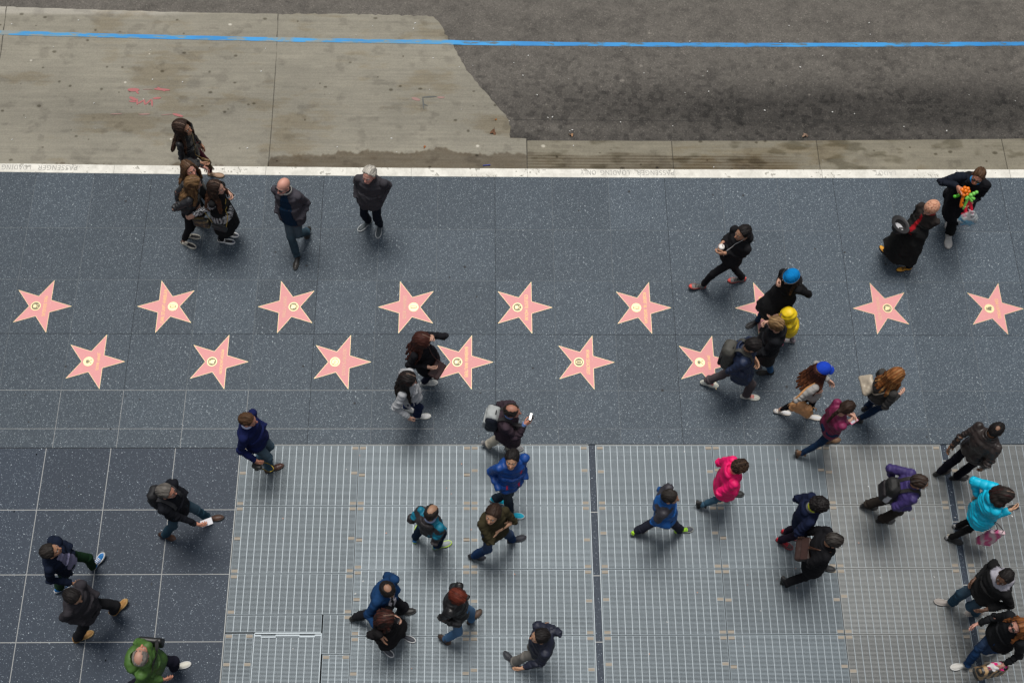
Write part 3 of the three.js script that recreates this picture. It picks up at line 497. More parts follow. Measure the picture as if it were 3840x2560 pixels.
// half widths and half depths of a trunk by height along the spine (0 hips, 1 base of the neck)
const TRUNK = [[-1.2, 0.115, 0.09], [-0.5, 0.112, 0.088], [-0.14, 0.1, 0.078], [0, 0.102, 0.076], [0.28, 0.088, 0.068], [0.6, 0.1, 0.074], [0.8, 0.102, 0.068], [0.92, 0.074, 0.05], [1.0, 0.044, 0.042], [1.3, 0.036, 0.036]];
const TRUNKW = [[-1.2, 0.118, 0.095], [-0.5, 0.114, 0.09], [-0.14, 0.104, 0.08], [0, 0.104, 0.08], [0.28, 0.078, 0.062], [0.6, 0.088, 0.072], [0.8, 0.092, 0.063], [0.92, 0.068, 0.046], [1.0, 0.038, 0.037], [1.3, 0.032, 0.032]];
function trunkLocal(k) { // world point -> [v, u (left +), w (front +)]
  const { P, axis, lf, lf2, len, S } = k, l0 = lf.clone().addScaledVector(axis, -lf.dot(axis)).normalize(), l1 = lf2.clone().addScaledVector(axis, -lf2.dot(axis)).normalize(), o = [0, 0, 0];
  return (x, y, z) => {
    x -= P.x; y -= P.y; z -= P.z; const q = x * axis.x + y * axis.y + z * axis.z, v = q / len, t = v < 0 ? 0 : v > 1 ? 1 : v;
    let lx = l0.x + (l1.x - l0.x) * t, ly = l0.y + (l1.y - l0.y) * t, lz = l0.z + (l1.z - l0.z) * t; const il = 1 / Math.sqrt(lx * lx + ly * ly + lz * lz); lx *= il; ly *= il; lz *= il;
    // front = left x axis
    const fx = ly * axis.z - lz * axis.y, fy = lz * axis.x - lx * axis.z, fz = lx * axis.y - ly * axis.x;
    o[0] = v; o[1] = x * lx + y * ly + z * lz; o[2] = x * fx + y * fy + z * fz + S * 0.014 * Math.sin(Math.PI * clamp(v, 0, 1)) * (v > 0.5 ? 1 : -0.3); return o;
  };
}
function trunk(k, o, grow, belly = 0, table) {
  const T = table || (o.w ? TRUNKW : TRUNK), S = k.S * (o.fat || 1), loc = trunkLocal(k);
  return (x, y, z) => {
    const p = loc(x, y, z), v = p[0]; let i = 0; while (i < T.length - 2 && v > T[i + 1][0]) i++;
    let t = clamp((v - T[i][0]) / (T[i + 1][0] - T[i][0]), 0, 1); t = t * t * (3 - 2 * t);
    const a = lerp(T[i][1], T[i + 1][1], t) * S + grow; let b = lerp(T[i][2], T[i + 1][2], t) * S + grow;
    let w = p[2]; if (belly && w > 0) b += belly * Math.exp(-((v - 0.25) ** 2) / 0.06);
    const u = p[1] / a; w /= b; return (Math.sqrt(u * u + w * w) - 1) * Math.min(a, b) * 0.9;
  };
}
const toNeck = (k) => [k.N, add(add(k.head, k.hu, -0.07), k.hf, -0.02)];
function handSDF(k, i, curl, dirv, palmN) { // five separate fingers rooted in a palm
  const S = k.S, s = i ? -1 : 1, W0 = k.wr[i], d = (dirv || (k.hand[i] ? k.hand[i].clone().sub(W0).normalize().lerp(W0.clone().sub(k.el[i]).normalize(), 0.4) : W0.clone().sub(k.el[i]))).normalize();
  let n = palmN ? palmN.clone() : k.lf.clone().multiplyScalar(-s); n.addScaledVector(d, -n.dot(d)).normalize(); if (n.lengthSq() < 0.5) n = V(0, -1, 0);
  const c = V().crossVectors(d, n).normalize(); // across the palm
  const thumbSide = palmN ? (V().crossVectors(n, d).dot(c) > 0 ? 1 : -1) * s : (c.dot(k.f) > 0 || c.y > 0.5 ? 1 : -1), q = S * 0.0053 / 0.0085 * 0.0085 / 0.0085, u = S / 1.75;
  const prims = [], joints = [W0];
  const at = (a, b, e) => add(add(add(W0, d, a * u), c, b * u * thumbSide), n, e * u);
  for (let m = 0; m < 4; m++) { const b = 0.028 - m * 0.019; prims.push([cone(at(0.015, b * 0.6, 0), at(0.085 - Math.abs(m - 1) * 0.004, b, 0), 0.017 * u, 0.0135 * u), 0.02]); }
  const LN = [[0.043, 0.026, 0.02], [0.048, 0.03, 0.022], [0.044, 0.028, 0.021], [0.034, 0.021, 0.018]];
  const fingers = [];
  for (let m = 0; m < 4; m++) {
    let p = at(0.09 - Math.abs(m - 1) * 0.004, 0.029 - m * 0.0195, 0), a = curl * 0.5 + m * 0.05, spread = (0.05 - m * 0.035) * thumbSide; if (curl > 1.5 && m === 0 && k.point === i) a = 0.05;
    LN[m].forEach((L, j) => { const dir = d.clone().multiplyScalar(Math.cos(a)).addScaledVector(n, Math.sin(a)).addScaledVector(c, spread), e = add(p, dir, L * u); fingers.push(cone(p, e, (0.0094 - j * 0.0008) * u, (0.0088 - j * 0.001) * u)); joints.push(e); p = e; a += k.point === i && m === 0 ? 0.05 : curl * (j ? 0.6 : 0.8); });
  }
  let p = at(0.03, 0.03, 0.006), a = 0.75 - curl * 0.15; [[0.04, 0.014, 0.011], [0.03, 0.0105, 0.0095], [0.024, 0.0092, 0.0082]].forEach(([L, r1, r2]) => { const dir = d.clone().multiplyScalar(Math.cos(a)).addScaledVector(c, Math.sin(a) * thumbSide).addScaledVector(n, 0.25 + curl * 0.3).normalize(), e = add(p, dir, L * u); fingers.push(cone(p, e, r1 * u, r2 * u)); joints.push(e); p = e; a -= 0.35 + curl * 0.2; });
  const fore = cone(mix(k.el[i], W0, 0.75), W0, 0.031 * u, 0.0255 * u);
  const f = (x, y, z) => { let r = fore(x, y, z); for (const [g] of prims) r = smin(r, g(x, y, z), 0.018); for (const g of fingers) r = smin(r, g(x, y, z), 0.006); return r; };
  joints.push(mix(k.el[i], W0, 0.8)); return { f, b: bounds(joints, 0.03), d, n, c };
}
function headLocal(k) { const { head, hf, hl, hu } = k, s = 1 / k.hs, o = [0, 0, 0]; return (x, y, z) => { x = (x - head.x) * s; y = (y - head.y) * s; z = (z - head.z) * s; o[0] = x * hl.x + y * hl.y + z * hl.z; o[1] = x * hu.x + y * hu.y + z * hu.z; o[2] = x * hf.x + y * hf.y + z * hf.z; return o; }; }
const headPt = (k, l, u, f) => add(add(add(k.head, k.hl, l * k.hs), k.hu, u * k.hs), k.hf, f * k.hs);
const skull = ell([0, 0.03, -0.012], [0.077, 0.094, 0.099]), jaw = ell([0, -0.05, 0.026], [0.056, 0.068, 0.066]), cheek = [cone(V(0.034, -0.022, 0.062), V(0.038, -0.012, 0.05), 0.02, 0.02)];
const nose = cone(V(0, 0.012, 0.086), V(0, -0.026, 0.108), 0.008, 0.0135), noseW = cone(V(0.006, -0.029, 0.096), V(0.013, -0.03, 0.09), 0.009, 0.007), brow = cone(V(0, 0.028, 0.083), V(0.036, 0.027, 0.07), 0.01, 0.01);
const socket = ell([0.032, 0.008, 0.094], [0.019, 0.012, 0.016]), lipU = cone(V(0, -0.05, 0.0885), V(0.021, -0.053, 0.078), 0.0065, 0.004), lipD = cone(V(0, -0.059, 0.0865), V(0.018, -0.058, 0.077), 0.007, 0.004), chin = cone(V(0, -0.095, 0.066), V(0.012, -0.094, 0.064), 0.019, 0.017);
const ear = ell([0.08, -0.004, -0.006], [0.011, 0.031, 0.021]), earIn = ell([0.09, 0.0, 0.0], [0.007, 0.018, 0.011]);
function headShape(l, u, f) {
  const a = Math.abs(l); let r = smin(skull(l, u, f), jaw(l, u, f), 0.045);
  r = smin(r, cheek[0](a, u, f), 0.025); r = smin(r, brow(a, u, f), 0.016); r = smax(r, -socket(a, u, f), 0.014); r = smin(r, nose(a, u, f), 0.012); r = smin(r, noseW(a, u, f), 0.008);
  r = smin(r, lipU(a, u, f), 0.006); r = smin(r, lipD(a, u, f), 0.006); r = smin(r, chin(a, u, f), 0.03);
  r = smin(r, smax(ear(a, u, f), -earIn(a, u, f), 0.006), 0.008); return r;
}
// ---------------------------------------------------------------- feet: shared shapes, heel at the origin, toes along +x, one unit long
const shoeCache = {};
function shoeGeo(kind) {
  if (shoeCache[kind]) return shoeCache[kind];
  const low = kind === 'flat', boot = kind === 'boot', pt = kind === 'dress';
  const hw = (t) => (t < 0.5 ? lerp(0.115, 0.13, sstep(0, 0.3, t)) - 0.012 * Math.exp(-((t - 0.38) ** 2) / 0.02) : lerp(0.13, 0.172, sstep(0.42, 0.68, t))) * Math.sqrt(Math.max(0, 1 - Math.max(0, (t - (pt ? 0.62 : 0.72)) / (pt ? 0.385 : 0.285)) ** 2)) * Math.sqrt(Math.max(0, 1 - Math.max(0, (0.12 - t) / 0.13) ** 2));
  const hh = (t) => low ? lerp(0.21, 0.13, sstep(0.2, 0.6, t)) : lerp(boot ? 0.34 : 0.29, 0.165, sstep(0.26, 0.72, t)) * (1 - 0.25 * sstep(0.85, 1, t));
  const f = (x, y, z) => {
    const t = clamp(x, 0.001, 0.999), a = Math.max(0.02, hw(t) * 1.1), b = hh(t); let d = (Math.sqrt((z / a) ** 2 + (Math.max(0, y) / b) ** 2) - 1) * Math.min(a, b); const ex = x < 0 ? -x : x > 1 ? x - 1 : 0; if (ex > 0) d = Math.max(d, ex);
    if (!low) { d = smin(d, Math.max(Math.hypot(x - 0.23, z * 1.05) - (boot ? 0.155 : 0.135), y - (boot ? 0.6 : 0.36)), 0.06); }
    else { d = smax(d, -((Math.hypot((x - 0.27) / 0.2, z / 0.1) - 1) * 0.09 + Math.max(0, 0.1 - y) * 0.8), 0.02); }
    return Math.max(d, 0.06 - y);
  };
  const upper = mesh(f, [-0.06, 0, -0.24], [1.06, 0.7, 0.24], 0.035);
  const s = new THREE.Shape(), pts = []; for (let i = 0; i <= 14; i++) { const t = i / 14; pts.push(new THREE.Vector2(t * 1.03 - 0.015, hw(clamp(t, 0.002, 0.998)) + 0.002)); } for (let i = 14; i >= 0; i--) pts.push(new THREE.Vector2(pts[i].x, -pts[i].y));
  s.setFromPoints(pts); const sole = new THREE.ExtrudeGeometry(s, { depth: 0.085, bevelEnabled: true, bevelSize: 0.007, bevelThickness: 0.012, bevelSegments: 1 }); sole.rotateX(-Math.PI / 2); sole.translate(0, 0.012, 0);
  const ls = []; for (let i = 0; i < 4; i++) { const x = 0.42 + i * 0.075, y = hh(x) + 0.015; ls.push(tube([V(x, y - 0.05, -0.1), V(x + 0.02, y, -0.045), V(x + 0.015, y + 0.008, 0), V(x + 0.02, y, 0.045), V(x, y - 0.05, 0.1)], 0.022, 3, 5)); }
  const lace = mergeGeometries(ls), toe = mesh((x, y, z) => Math.max(f(x, y, z) - 0.006, 0.86 - x, -y + 0.06), [0.8, 0, -0.2], [1.08, 0.3, 0.2], 0.03), heel = mesh((x, y, z) => Math.max(f(x, y, z) - 0.008, x - 0.1, 0.06 - y, y - 0.3), [-0.08, 0, -0.2], [0.14, 0.36, 0.2], 0.03);
  return shoeCache[kind] = { upper, sole, lace, toe, heel };
}

// ---------------------------------------------------------------- a person: one continuous body, with hair, clothes and shoes as its parts
function person(o) {
  const k = solve(o), S = k.S, u = S / 1.75, R = k.root, sk = SKIN[o.skin || 'fair'];
  k.point = o.point; const ns = o.id * 7.31;
  const grp = thing('person', o.label, 'person', [R.x, o.y || 0, R.z]); if (o.group) grp.userData.group = o.group;
  const put = (name, g, mat, parent = grp) => { g.translate(-R.x, 0, -R.z); return part(name, g, mat, parent); };
  const J = o.top, T = o.legs, loc = trunkLocal(k), hloc = headLocal(k);
  // ---- body
  const neckA = toNeck(k), limb = [];
  for (let i = 0; i < 2; i++) {
    const pk = o[i ? 'RH' : 'LH'] === 'pk'; limb.push(cone(k.sh[i], k.el[i], 0.041 * u, 0.034 * u), cone(k.el[i], mix(k.el[i], k.wr[i], pk ? 0.6 : 1), 0.034 * u, 0.024 * u));
    limb.push(cone(k.hip[i], k.knee[i], 0.066 * u, 0.044 * u), cone(k.knee[i], k.ank[i], 0.043 * u, 0.031 * u));
  }
  const tb = trunk(k, o, -0.018, 0), neck = cone(neckA[0], neckA[1], 0.056 * u, 0.05 * u);
  const bodyF = (x, y, z) => { const p = loc(x, y, z); let r = smax(tb(x, y, z), Math.max(p[0] - 0.97, -0.14 - p[0]) * k.len, 0.02); r = smin(r, neck(x, y, z), 0.03); for (const l of limb) r = smin(r, l(x, y, z), 0.025); return r; };
  const bb = bounds([k.N, k.P, ...k.sh, ...k.el, ...k.wr, ...k.knee, ...k.ank, k.head], 0.12);
  const tone = (x, y, z, c) => { const n = 1 + 0.07 * noise(x * 22, y * 22, z * 22); c[0] = sk[0] * n; c[1] = sk[1] * n; c[2] = sk[2] * n; };
  const geos = [mesh(bodyF, bb[0], bb[1], 0.029, tone, 1)];
  const hb = bounds([k.head], 0.17), stub = o.stub, hc = HAIR[o.hair] || HAIR.black;
  geos.push(mesh((x, y, z) => { const p = hloc(x, y, z); let r = headShape(p[0], p[1], p[2]) * k.hs; return smin(r, neck(x, y, z), 0.025); }, hb[0], hb[1], 0.0074, (x, y, z, c) => {
    tone(x, y, z, c); const p = hloc(x, y, z), a = Math.abs(p[0]), f = p[2], h = p[1];
    const lip = f > 0.07 && a < 0.024 ? Math.exp(-(((h + 0.055) / 0.009) ** 2)) : 0; c[0] = lerp(c[0], sk[0] * 0.72, lip); c[1] = lerp(c[1], sk[1] * 0.42, lip); c[2] = lerp(c[2], sk[2] * 0.45, lip);
    const flush = Math.exp(-(((a - 0.042) / 0.024) ** 2) - ((h + 0.022) / 0.024) ** 2) * (f > 0.02 ? 0.5 : 0) + (a < 0.018 && f > 0.1 ? 0.35 : 0); c[1] *= 1 - 0.25 * flush; c[2] *= 1 - 0.22 * flush;
    const br = f > 0.055 && a > 0.012 && a < 0.056 ? Math.exp(-(((h - 0.031 + (a - 0.03) * 0.1) / 0.006) ** 2)) : 0; for (let i = 0; i < 3; i++) c[i] = lerp(c[i], hc[i] * 1.3 + 0.01, br * 0.8);
    if (stub && h < -0.03 && f > -0.01) { const w = stub[0] * sstep(-0.03, -0.06, h) * (lip > 0.3 ? 0.2 : 1); for (let i = 0; i < 3; i++) c[i] = lerp(c[i], stub[1][i], w); }
    if (o.style === 'buzz' || o.style === 'balding') { const ph = hairCover(p[0], h, f) ; const w = (o.style === 'buzz' ? 0.35 : 0.4) * ph; for (let i = 0; i < 3; i++) c[i] = lerp(c[i], hc[i], w); }
  }, 1));
  const cg = o.grip || [0.55, 0.55];
  for (let i = 0; i < 2; i++) {
    const h = o[i ? 'RH' : 'LH']; if (h === 'pk' || (o.glove && o.glove[i])) continue;
    const hd = handSDF(k, i, cg[i], o.hdir && o.hdir[i] ? V(...o.hdir[i]) : null, o.palm && o.palm[i] ? V(...o.palm[i]) : null); k['hand' + i] = hd;
    geos.push(mesh(hd.f, hd.b[0], hd.b[1], 0.0058, tone, 1));
  }
  put('body', mergeGeometries(geos), MAT.skin);
  for (const s of [-1, 1]) { const e = part('eye', eyeGeo, eyeMat, grp), p = headPt(k, s * 0.032, 0.009, 0.079); e.position.set(p.x - R.x, p.y, p.z - R.z); e.quaternion.setFromRotationMatrix(new THREE.Matrix4().makeBasis(k.hl, k.hu, k.hf)); }
  // ---- trousers
  if (T) {
    const g = T.grow ?? 0.006, L = T.loose ?? 0.012, cones = [], end = T.end ?? 1, cut = [];
    for (let i = 0; i < 2; i++) {
      const kn = k.knee[i], an = mix(kn, k.ank[i], end * 1.02), dv = an.clone().sub(kn).normalize();
      const hip2 = add(k.hip[i], UP, 0.01); cones.push([cone(hip2, kn, 0.069 * u + g, 0.049 * u + g + L * 0.5), null, 0], [cone(kn, an, 0.049 * u + g + L * 0.5, 0.037 * u + g + L), [an, dv], 1]);
    }
    const pt = trunk(k, o, g + 0.002, 0);
    const f = (x, y, z) => {
      const p = loc(x, y, z); let r = smax(pt(x, y, z), Math.max(p[0] - 0.12, -0.13 - p[0]) * k.len, 0.03);
      let dd = [0, 0]; for (let i = 0; i < 2; i++) { let a = cones[i * 2][0](x, y, z), b = cones[i * 2 + 1][0](x, y, z); const [e, d] = cones[i * 2 + 1][1], q = (x - e.x) * d.x + (y - e.y) * d.y + (z - e.z) * d.z; b = Math.max(b, q); dd[i] = smin(a, b, 0.02); if (T.wr !== 0) { const cr = Math.exp(-((q + 0.05) ** 2) / 0.006) + 0.8 * Math.exp(-((q + 0.4 * u) ** 2) / 0.01) + 0.25; dd[i] += (T.wr ?? 0.006) * 1.5 * cr * (1 - 2.4 * Math.abs(noise(q * 19 + i * 7 + ns, x * 9, z * 9))); } }
      r = smin(r, smin(dd[0], dd[1], 0.008), 0.035); return r + (T.wr ?? 0.006) * 0.9 * noise(x * 13 + ns, y * 6, z * 13);
    };
    const tbnd = bounds([...k.hip, ...k.knee, ...k.ank, add(k.P, UP, 0.08)], 0.15), col = T.col, pn = T.paint;
    put('trousers', mesh(f, tbnd[0], tbnd[1], 0.0165, (x, y, z, c) => {
      let n = 1 + 0.16 * noise(x * 7 + ns, y * 7, z * 7) + 0.08 * noise(x * 60, y * 60, z * 60), w = 0; if (T.fade) { for (let i = 0; i < 2; i++) { const m = mix(k.hip[i], k.knee[i], 0.65); w = Math.max(w, Math.exp(-((x - m.x) ** 2 + ((y - m.y) * 0.6) ** 2 + (z - m.z) ** 2) / 0.012)); } w *= T.fade; }
      for (let i = 0; i < 3; i++) c[i] = lerp(col[i] * n, 0.32 + i * 0.05, w * 0.35); if (pn) pn(x, y, z, c, k, loc(x, y, z));
    }, 1), T.mat ? MAT[T.mat] : MAT.denim);
  }
  // ---- shirt under an open jacket, then the jacket, coat or sweater
  let outer = bodyF;
  if (J) {
    const g = J.grow ?? 0.018, tj = trunk(k, o, g, (J.belly ?? o.belly ?? 0)), hem = J.hem ?? -0.16, wr = J.wr ?? 0.0085, arms = [], slv = J.sleeve ?? 0.98;
    for (let i = 0; i < 2; i++) { const we = mix(k.el[i], k.wr[i], slv), d = we.clone().sub(k.el[i]).normalize(); arms.push({ a: cone(k.sh[i], k.el[i], 0.052 * u + g * 0.75, 0.044 * u + g * 0.7), b: cone(k.el[i], we, 0.044 * u + g * 0.7, 0.034 * u + g * 0.55), e: we, d, el: k.el[i], sh: k.sh[i], ad: k.el[i].clone().sub(k.sh[i]).normalize() }); }
    const skirt = hem < -0.25 ? [0, 1].map((i) => cone(add(k.hip[i], UP, 0.05), mix(k.hip[i], k.knee[i], J.skirt ?? 1), 0.09 * u + g, (J.flare ?? 0.1) * u + g)) : null;
    const collar = J.collar, hood = J.hood, cN = k.N, hp0 = add(add(k.N, k.f2, -0.085 * u * (hood || 1)), UP, -0.005), hoodF = hood ? ell([0, 0, 0], [0.12 * u * hood, 0.085 * u * hood, 0.075 * u * hood]) : null, col0 = add(k.N, UP, 0.012), openW = J.open;
    const shirtF = trunk(k, o, g - 0.014, (J.belly ?? o.belly ?? 0));
    const armPart = (x, y, z) => { let best = 1e9, bi = 0, bt = 0; for (let i = 0; i < 2; i++) { const A = arms[i], d1 = A.a(x, y, z), d2 = A.b(x, y, z); if (d1 < best) { best = d1; bi = i; bt = ((x - A.sh.x) * A.ad.x + (y - A.sh.y) * A.ad.y + (z - A.sh.z) * A.ad.z) / (0.172 * S); } if (d2 < best) { best = d2; bi = i; bt = 1 + ((x - A.el.x) * A.d.x + (y - A.el.y) * A.d.y + (z - A.el.z) * A.d.z) / (0.158 * S); } } return [best, bi, bt]; };
    const f = (x, y, z) => {
      const p = loc(x, y, z), v = p[0], uu = p[1], w = p[2]; const base = tj(x, y, z); let r = base; if (hem > -1) r = smax(r, (hem + (J.dip || 0) * w - v) * k.len, 0.012); r = smax(r, (v - 1.02) * k.len, 0.012);
      if (skirt) { let s = smin(skirt[0](x, y, z), skirt[1](x, y, z), 0.14); s = smax(s, (v - 0.2) * k.len, 0.02); if (J.hemY !== undefined) s = Math.max(s, J.hemY + 0.02 * noise(x * 6, 1, z * 6) - y); r = smin(r, s, 0.08); }
      if (openW) { const half = openW[0] + (openW[1] - openW[0]) * clamp((0.95 - v) / 0.9, 0, 1.3), wd = Math.max(Math.abs(uu) - half, 0.02 - w); const inS = shirtF(x, y, z); r = Math.max(r, -Math.max(wd, -inS - 0.006)); }
      if (J.puff) { const q = Math.abs(Math.sin(v * J.puff * Math.PI)); r -= 0.011 * (Math.sqrt(q) - 0.55); }
      for (let i = 0; i < 2; i++) { const A = arms[i]; let a = A.a(x, y, z), b = A.b(x, y, z); const q = (x - A.e.x) * A.d.x + (y - A.e.y) * A.d.y + (z - A.e.z) * A.d.z; b = smax(b, q, 0.006); let d = smin(a, b, 0.02);
        if (J.puff) { const t = a < b ? ((x - A.sh.x) * A.ad.x + (y - A.sh.y) * A.ad.y + (z - A.sh.z) * A.ad.z) : q; d -= 0.010 * (Math.sqrt(Math.abs(Math.sin(t * 34))) - 0.55); }
        else if (wr) { const ex = x - A.el.x, ey = y - A.el.y, ez = z - A.el.z, ne = Math.exp(-(ex * ex + ey * ey + ez * ez) / 0.012) + 0.35; d += wr * 1.25 * ne * (1 - 2.4 * Math.abs(noise((a < b ? (x - A.sh.x) * A.ad.x + (y - A.sh.y) * A.ad.y + (z - A.sh.z) * A.ad.z : q) * 20 + ns, (x + y) * 8, (z - y) * 8 + i * 5))); }
        r = smin(r, d, 0.03); }
      if (wr) { const n1 = noise(x * 8.5 + ns, y * 5 + uu * 6, z * 8.5), n2 = noise(x * 19, y * 12 + 3, z * 19 + ns); r += wr * (n1 * 1.1 + (1 - Math.abs(n2) * 2) * 0.45); if (v > hem) r += wr * 0.9 * (v < 0.5 ? 1 : 0.4) * (1 - 2.4 * Math.abs(noise(v * 4.5 + uu * 5 + ns, uu * 7, w * 7 + ns))); }
      if (J.zip) { if (w > 0 && v < 0.98) r += 0.007 * Math.exp(-((uu / 0.007) ** 2)); }
      if (J.seam) r += 0.005 * Math.exp(-(((v - J.seam) * k.len / 0.006) ** 2)) * (Math.abs(uu) < 0.11 ? 1 : 0);
      if (collar) { const cx = x - col0.x, cy = y - col0.y, cz = z - col0.z, rad = Math.sqrt(cx * cx + cz * cz), t = Math.hypot(rad - (0.064 + (collar === 'high' ? 0.006 : 0)) * u, Math.max(0, Math.abs(cy - (collar === 'high' ? 0.018 : 0)) - (collar === 'high' ? 0.026 : 0.008) * u)) - 0.0125; r = smin(r, t, 0.016); }
      if (hood) { const q = V3(x - hp0.x, y - hp0.y, z - hp0.z, k.lf2, UP, k.f2); let h = hoodF(q[0], q[1] * (1 + 0) + 0.15 * q[2], q[2]); h = smax(h, -(Math.hypot(q[0] / 0.085, (q[1] - 0.065) / 0.07, (q[2] - 0.035) / 0.07) - 1) * 0.06 * u, 0.014); h += 0.006 * noise(x * 20, y * 20, z * 20 + ns); r = smin(r, h, 0.022); r = Math.max(r, -(Math.hypot(x - k.head.x, (y - k.head.y) , z - k.head.z) - 0.098)); }
      return r;
    };
    outer = f;
    const pts = [k.N, k.P, ...k.sh, ...k.el, ...k.wr]; if (skirt) pts.push(...k.knee, ...k.hip); const jb = bounds(pts, 0.17); jb[1][1] += hood ? 0.05 : 0; if (hem > -0.3) jb[0][1] = Math.min(jb[0][1], k.P.y - 0.2);
    const col = J.col, acc = J.acc;
    const geo = mesh(f, jb[0], jb[1], J.cell ?? 0.0165, (x, y, z, c) => {
      const n = 1 + 0.13 * noise(x * 9 + ns, y * 9, z * 9) + 0.06 * noise(x * 70, y * 70, z * 70); c[0] = col[0] * n; c[1] = col[1] * n; c[2] = col[2] * n;
      if (acc) { const p = loc(x, y, z), a = armPart(x, y, z); acc(c, p[0], p[1], p[2], a, x, y, z, k); }
    }, 1);
    put(J.name || 'jacket', geo, MAT[J.mat || 'cloth']);
    if (openW) {
      const sc = J.shirt, b2 = bounds([k.N, k.P], 0.17), g2 = mesh((x, y, z) => { const p = loc(x, y, z), half = openW[0] + (openW[1] - openW[0]) * clamp((0.95 - p[0]) / 0.9, 0, 1.3) + 0.012; return Math.max(shirtF(x, y, z) - 0.002 + 0.003 * noise(x * 14, y * 9, z * 14), Math.abs(p[1]) - half, (p[0] - 0.99) * k.len, (hem + 0.04 - p[0]) * k.len, 0.01 - p[2]); }, b2[0], b2[1], 0.013, (x, y, z, c) => { c[0] = sc[0]; c[1] = sc[1]; c[2] = sc[2]; const p = loc(x, y, z); if (J.tie && Math.abs(p[1]) < 0.016 + 0.012 * (1 - p[0]) && p[0] < 0.97) { c[0] = c[1] = c[2] = 0.012; } }, 1);
      put('shirt', g2, MAT.cloth);
    }
    if (J.inner) { // a collar of another colour inside the jacket
      const c0 = add(k.N, UP, J.inner[1] || 0.02), cR = (J.inner[2] || 0.06) * u, gg = new THREE.TorusGeometry(cR, 0.013, 8, 26); gg.rotateX(Math.PI / 2); gg.scale(1, 1.7, 1); gg.rotateX(0); gg.translate(c0.x, c0.y, c0.z); put('collar', gg, M(J.inner[0], 0.8));
    }
  }
  if (o.cuff) for (let i = 0; i < 2; i++) if (o.cuff[i]) { const e = mix(k.el[i], k.wr[i], 1.0), d = k.wr[i].clone().sub(k.el[i]).normalize(), g = new THREE.CylinderGeometry(0.033 * u, 0.032 * u, 0.05, 12, 1, false); g.applyQuaternion(new THREE.Quaternion().setFromUnitVectors(UP, d)); g.translate(e.x, e.y, e.z); put('shirt_cuff', g, M(o.cuff[2], 0.8)); }
  if (o.glove) for (let i = 0; i < 2; i++) if (o.glove[i]) { const hd = handSDF(k, i, cg[i], null, null); k['hand' + i] = hd; put('glove', mesh((x, y, z) => hd.f(x, y, z) - 0.002, hd.b[0], hd.b[1], 0.006, (x, y, z, c) => { c[0] = c[1] = c[2] = 0.012; }), MAT.leather); }
  // ---- hair and hats
  if (o.style && o.style !== 'bald' && o.style !== 'buzz') hairFor(o, k, outer, hloc, hc, put, ns);
  if (o.hat) hatFor(o, k, hloc, put);
  // ---- shoes
  const sh = o.shoes; k.feet.forEach((ft, i) => {
    const G = shoeGeo(sh.kind || 'sneaker'), up = part('shoe', G.upper, M(sh.col, sh.rough ?? 0.6), grp); const m = ft.m.clone(); m.elements[12] -= R.x; m.elements[14] -= R.z; const w = sh.wide || 1.0;
    m.multiply(new THREE.Matrix4().makeScale(ft.fl * 1.04, ft.fl, ft.fl * w)); m.decompose(up.position, up.quaternion, up.scale);
    part('sole', G.sole, M(sh.sole || [0.03, 0.03, 0.03], 0.7), up);
    if (sh.lace) part('laces', G.lace, M(sh.lace, 0.7), up);
    if (sh.toe) part('toe_cap', G.toe, M(sh.toe, 0.6), up);
    if (sh.heel) part('heel_tab', G.heel, M(sh.heel, 0.6), up);
  });
  if (o.glasses) { // thin frame, worn
    const dk = M(o.glasses === 'sun' ? [0.008, 0.008, 0.009] : [0.05, 0.045, 0.045], 0.3), g = []; const du = o.glassUp || 0;
    for (const s of [-1, 1]) { if (o.glasses === 'sun') { const e = new THREE.SphereGeometry(1, 12, 8); e.scale(0.031, 0.02, 0.008); e.translate(s * 0.033, 0.01 + du, 0.098); g.push(e); } else { const t = new THREE.TorusGeometry(0.024, 0.0022, 5, 18); t.translate(s * 0.032, 0.008, 0.1); g.push(t); } g.push(tube([V(s * 0.058, 0.015 + du, 0.094), V(s * 0.08, 0.015 + du, 0.05), V(s * 0.086, 0.012 + du, -0.01)], 0.003, 4, 5)); }
    g.push(tube([V(-0.01, 0.014 + du, 0.106), V(0, 0.017 + du, 0.108), V(0.01, 0.014 + du, 0.106)], 0.003, 3, 5));
    const m = mergeGeometries(g.map((q) => q.toNonIndexed())); m.scale(k.hs, k.hs, k.hs); m.applyMatrix4(new THREE.Matrix4().makeBasis(k.hl, k.hu, k.hf).setPosition(k.head)); put(o.glasses === 'sun' ? 'sunglasses' : 'glasses', m, dk);
  }
  k.outer = outer; k.loc = loc; k.grp = grp; k.o = o; k.put = put; return k;
}
const V3o = [0, 0, 0]; function V3(x, y, z, a, b, c) { V3o[0] = x * a.x + y * a.y + z * a.z; V3o[1] = x * b.x + y * b.y + z * b.z; V3o[2] = x * c.x + y * c.y + z * c.z; return V3o; }
const eyeGeo = new THREE.SphereGeometry(0.0125, 12, 8); { const p = eyeGeo.attributes.position, c = []; for (let i = 0; i < p.count; i++) { const r = Math.hypot(p.getX(i), p.getY(i)), z = p.getZ(i); const d = z > 0 && r < 0.0068; c.push(...(d ? [0.02, 0.014, 0.01] : [0.38, 0.35, 0.32])); } eyeGeo.setAttribute('color', new THREE.Float32BufferAttribute(c, 3)); }
const eyeMat = vc(0.25);
const hairCover = (l, u, f) => { const line = 0.903 * f - 0.43 * u; return sstep(0.052, 0.03, line) * sstep(-0.085, -0.065, u - 0.1 * Math.max(0, f)); };
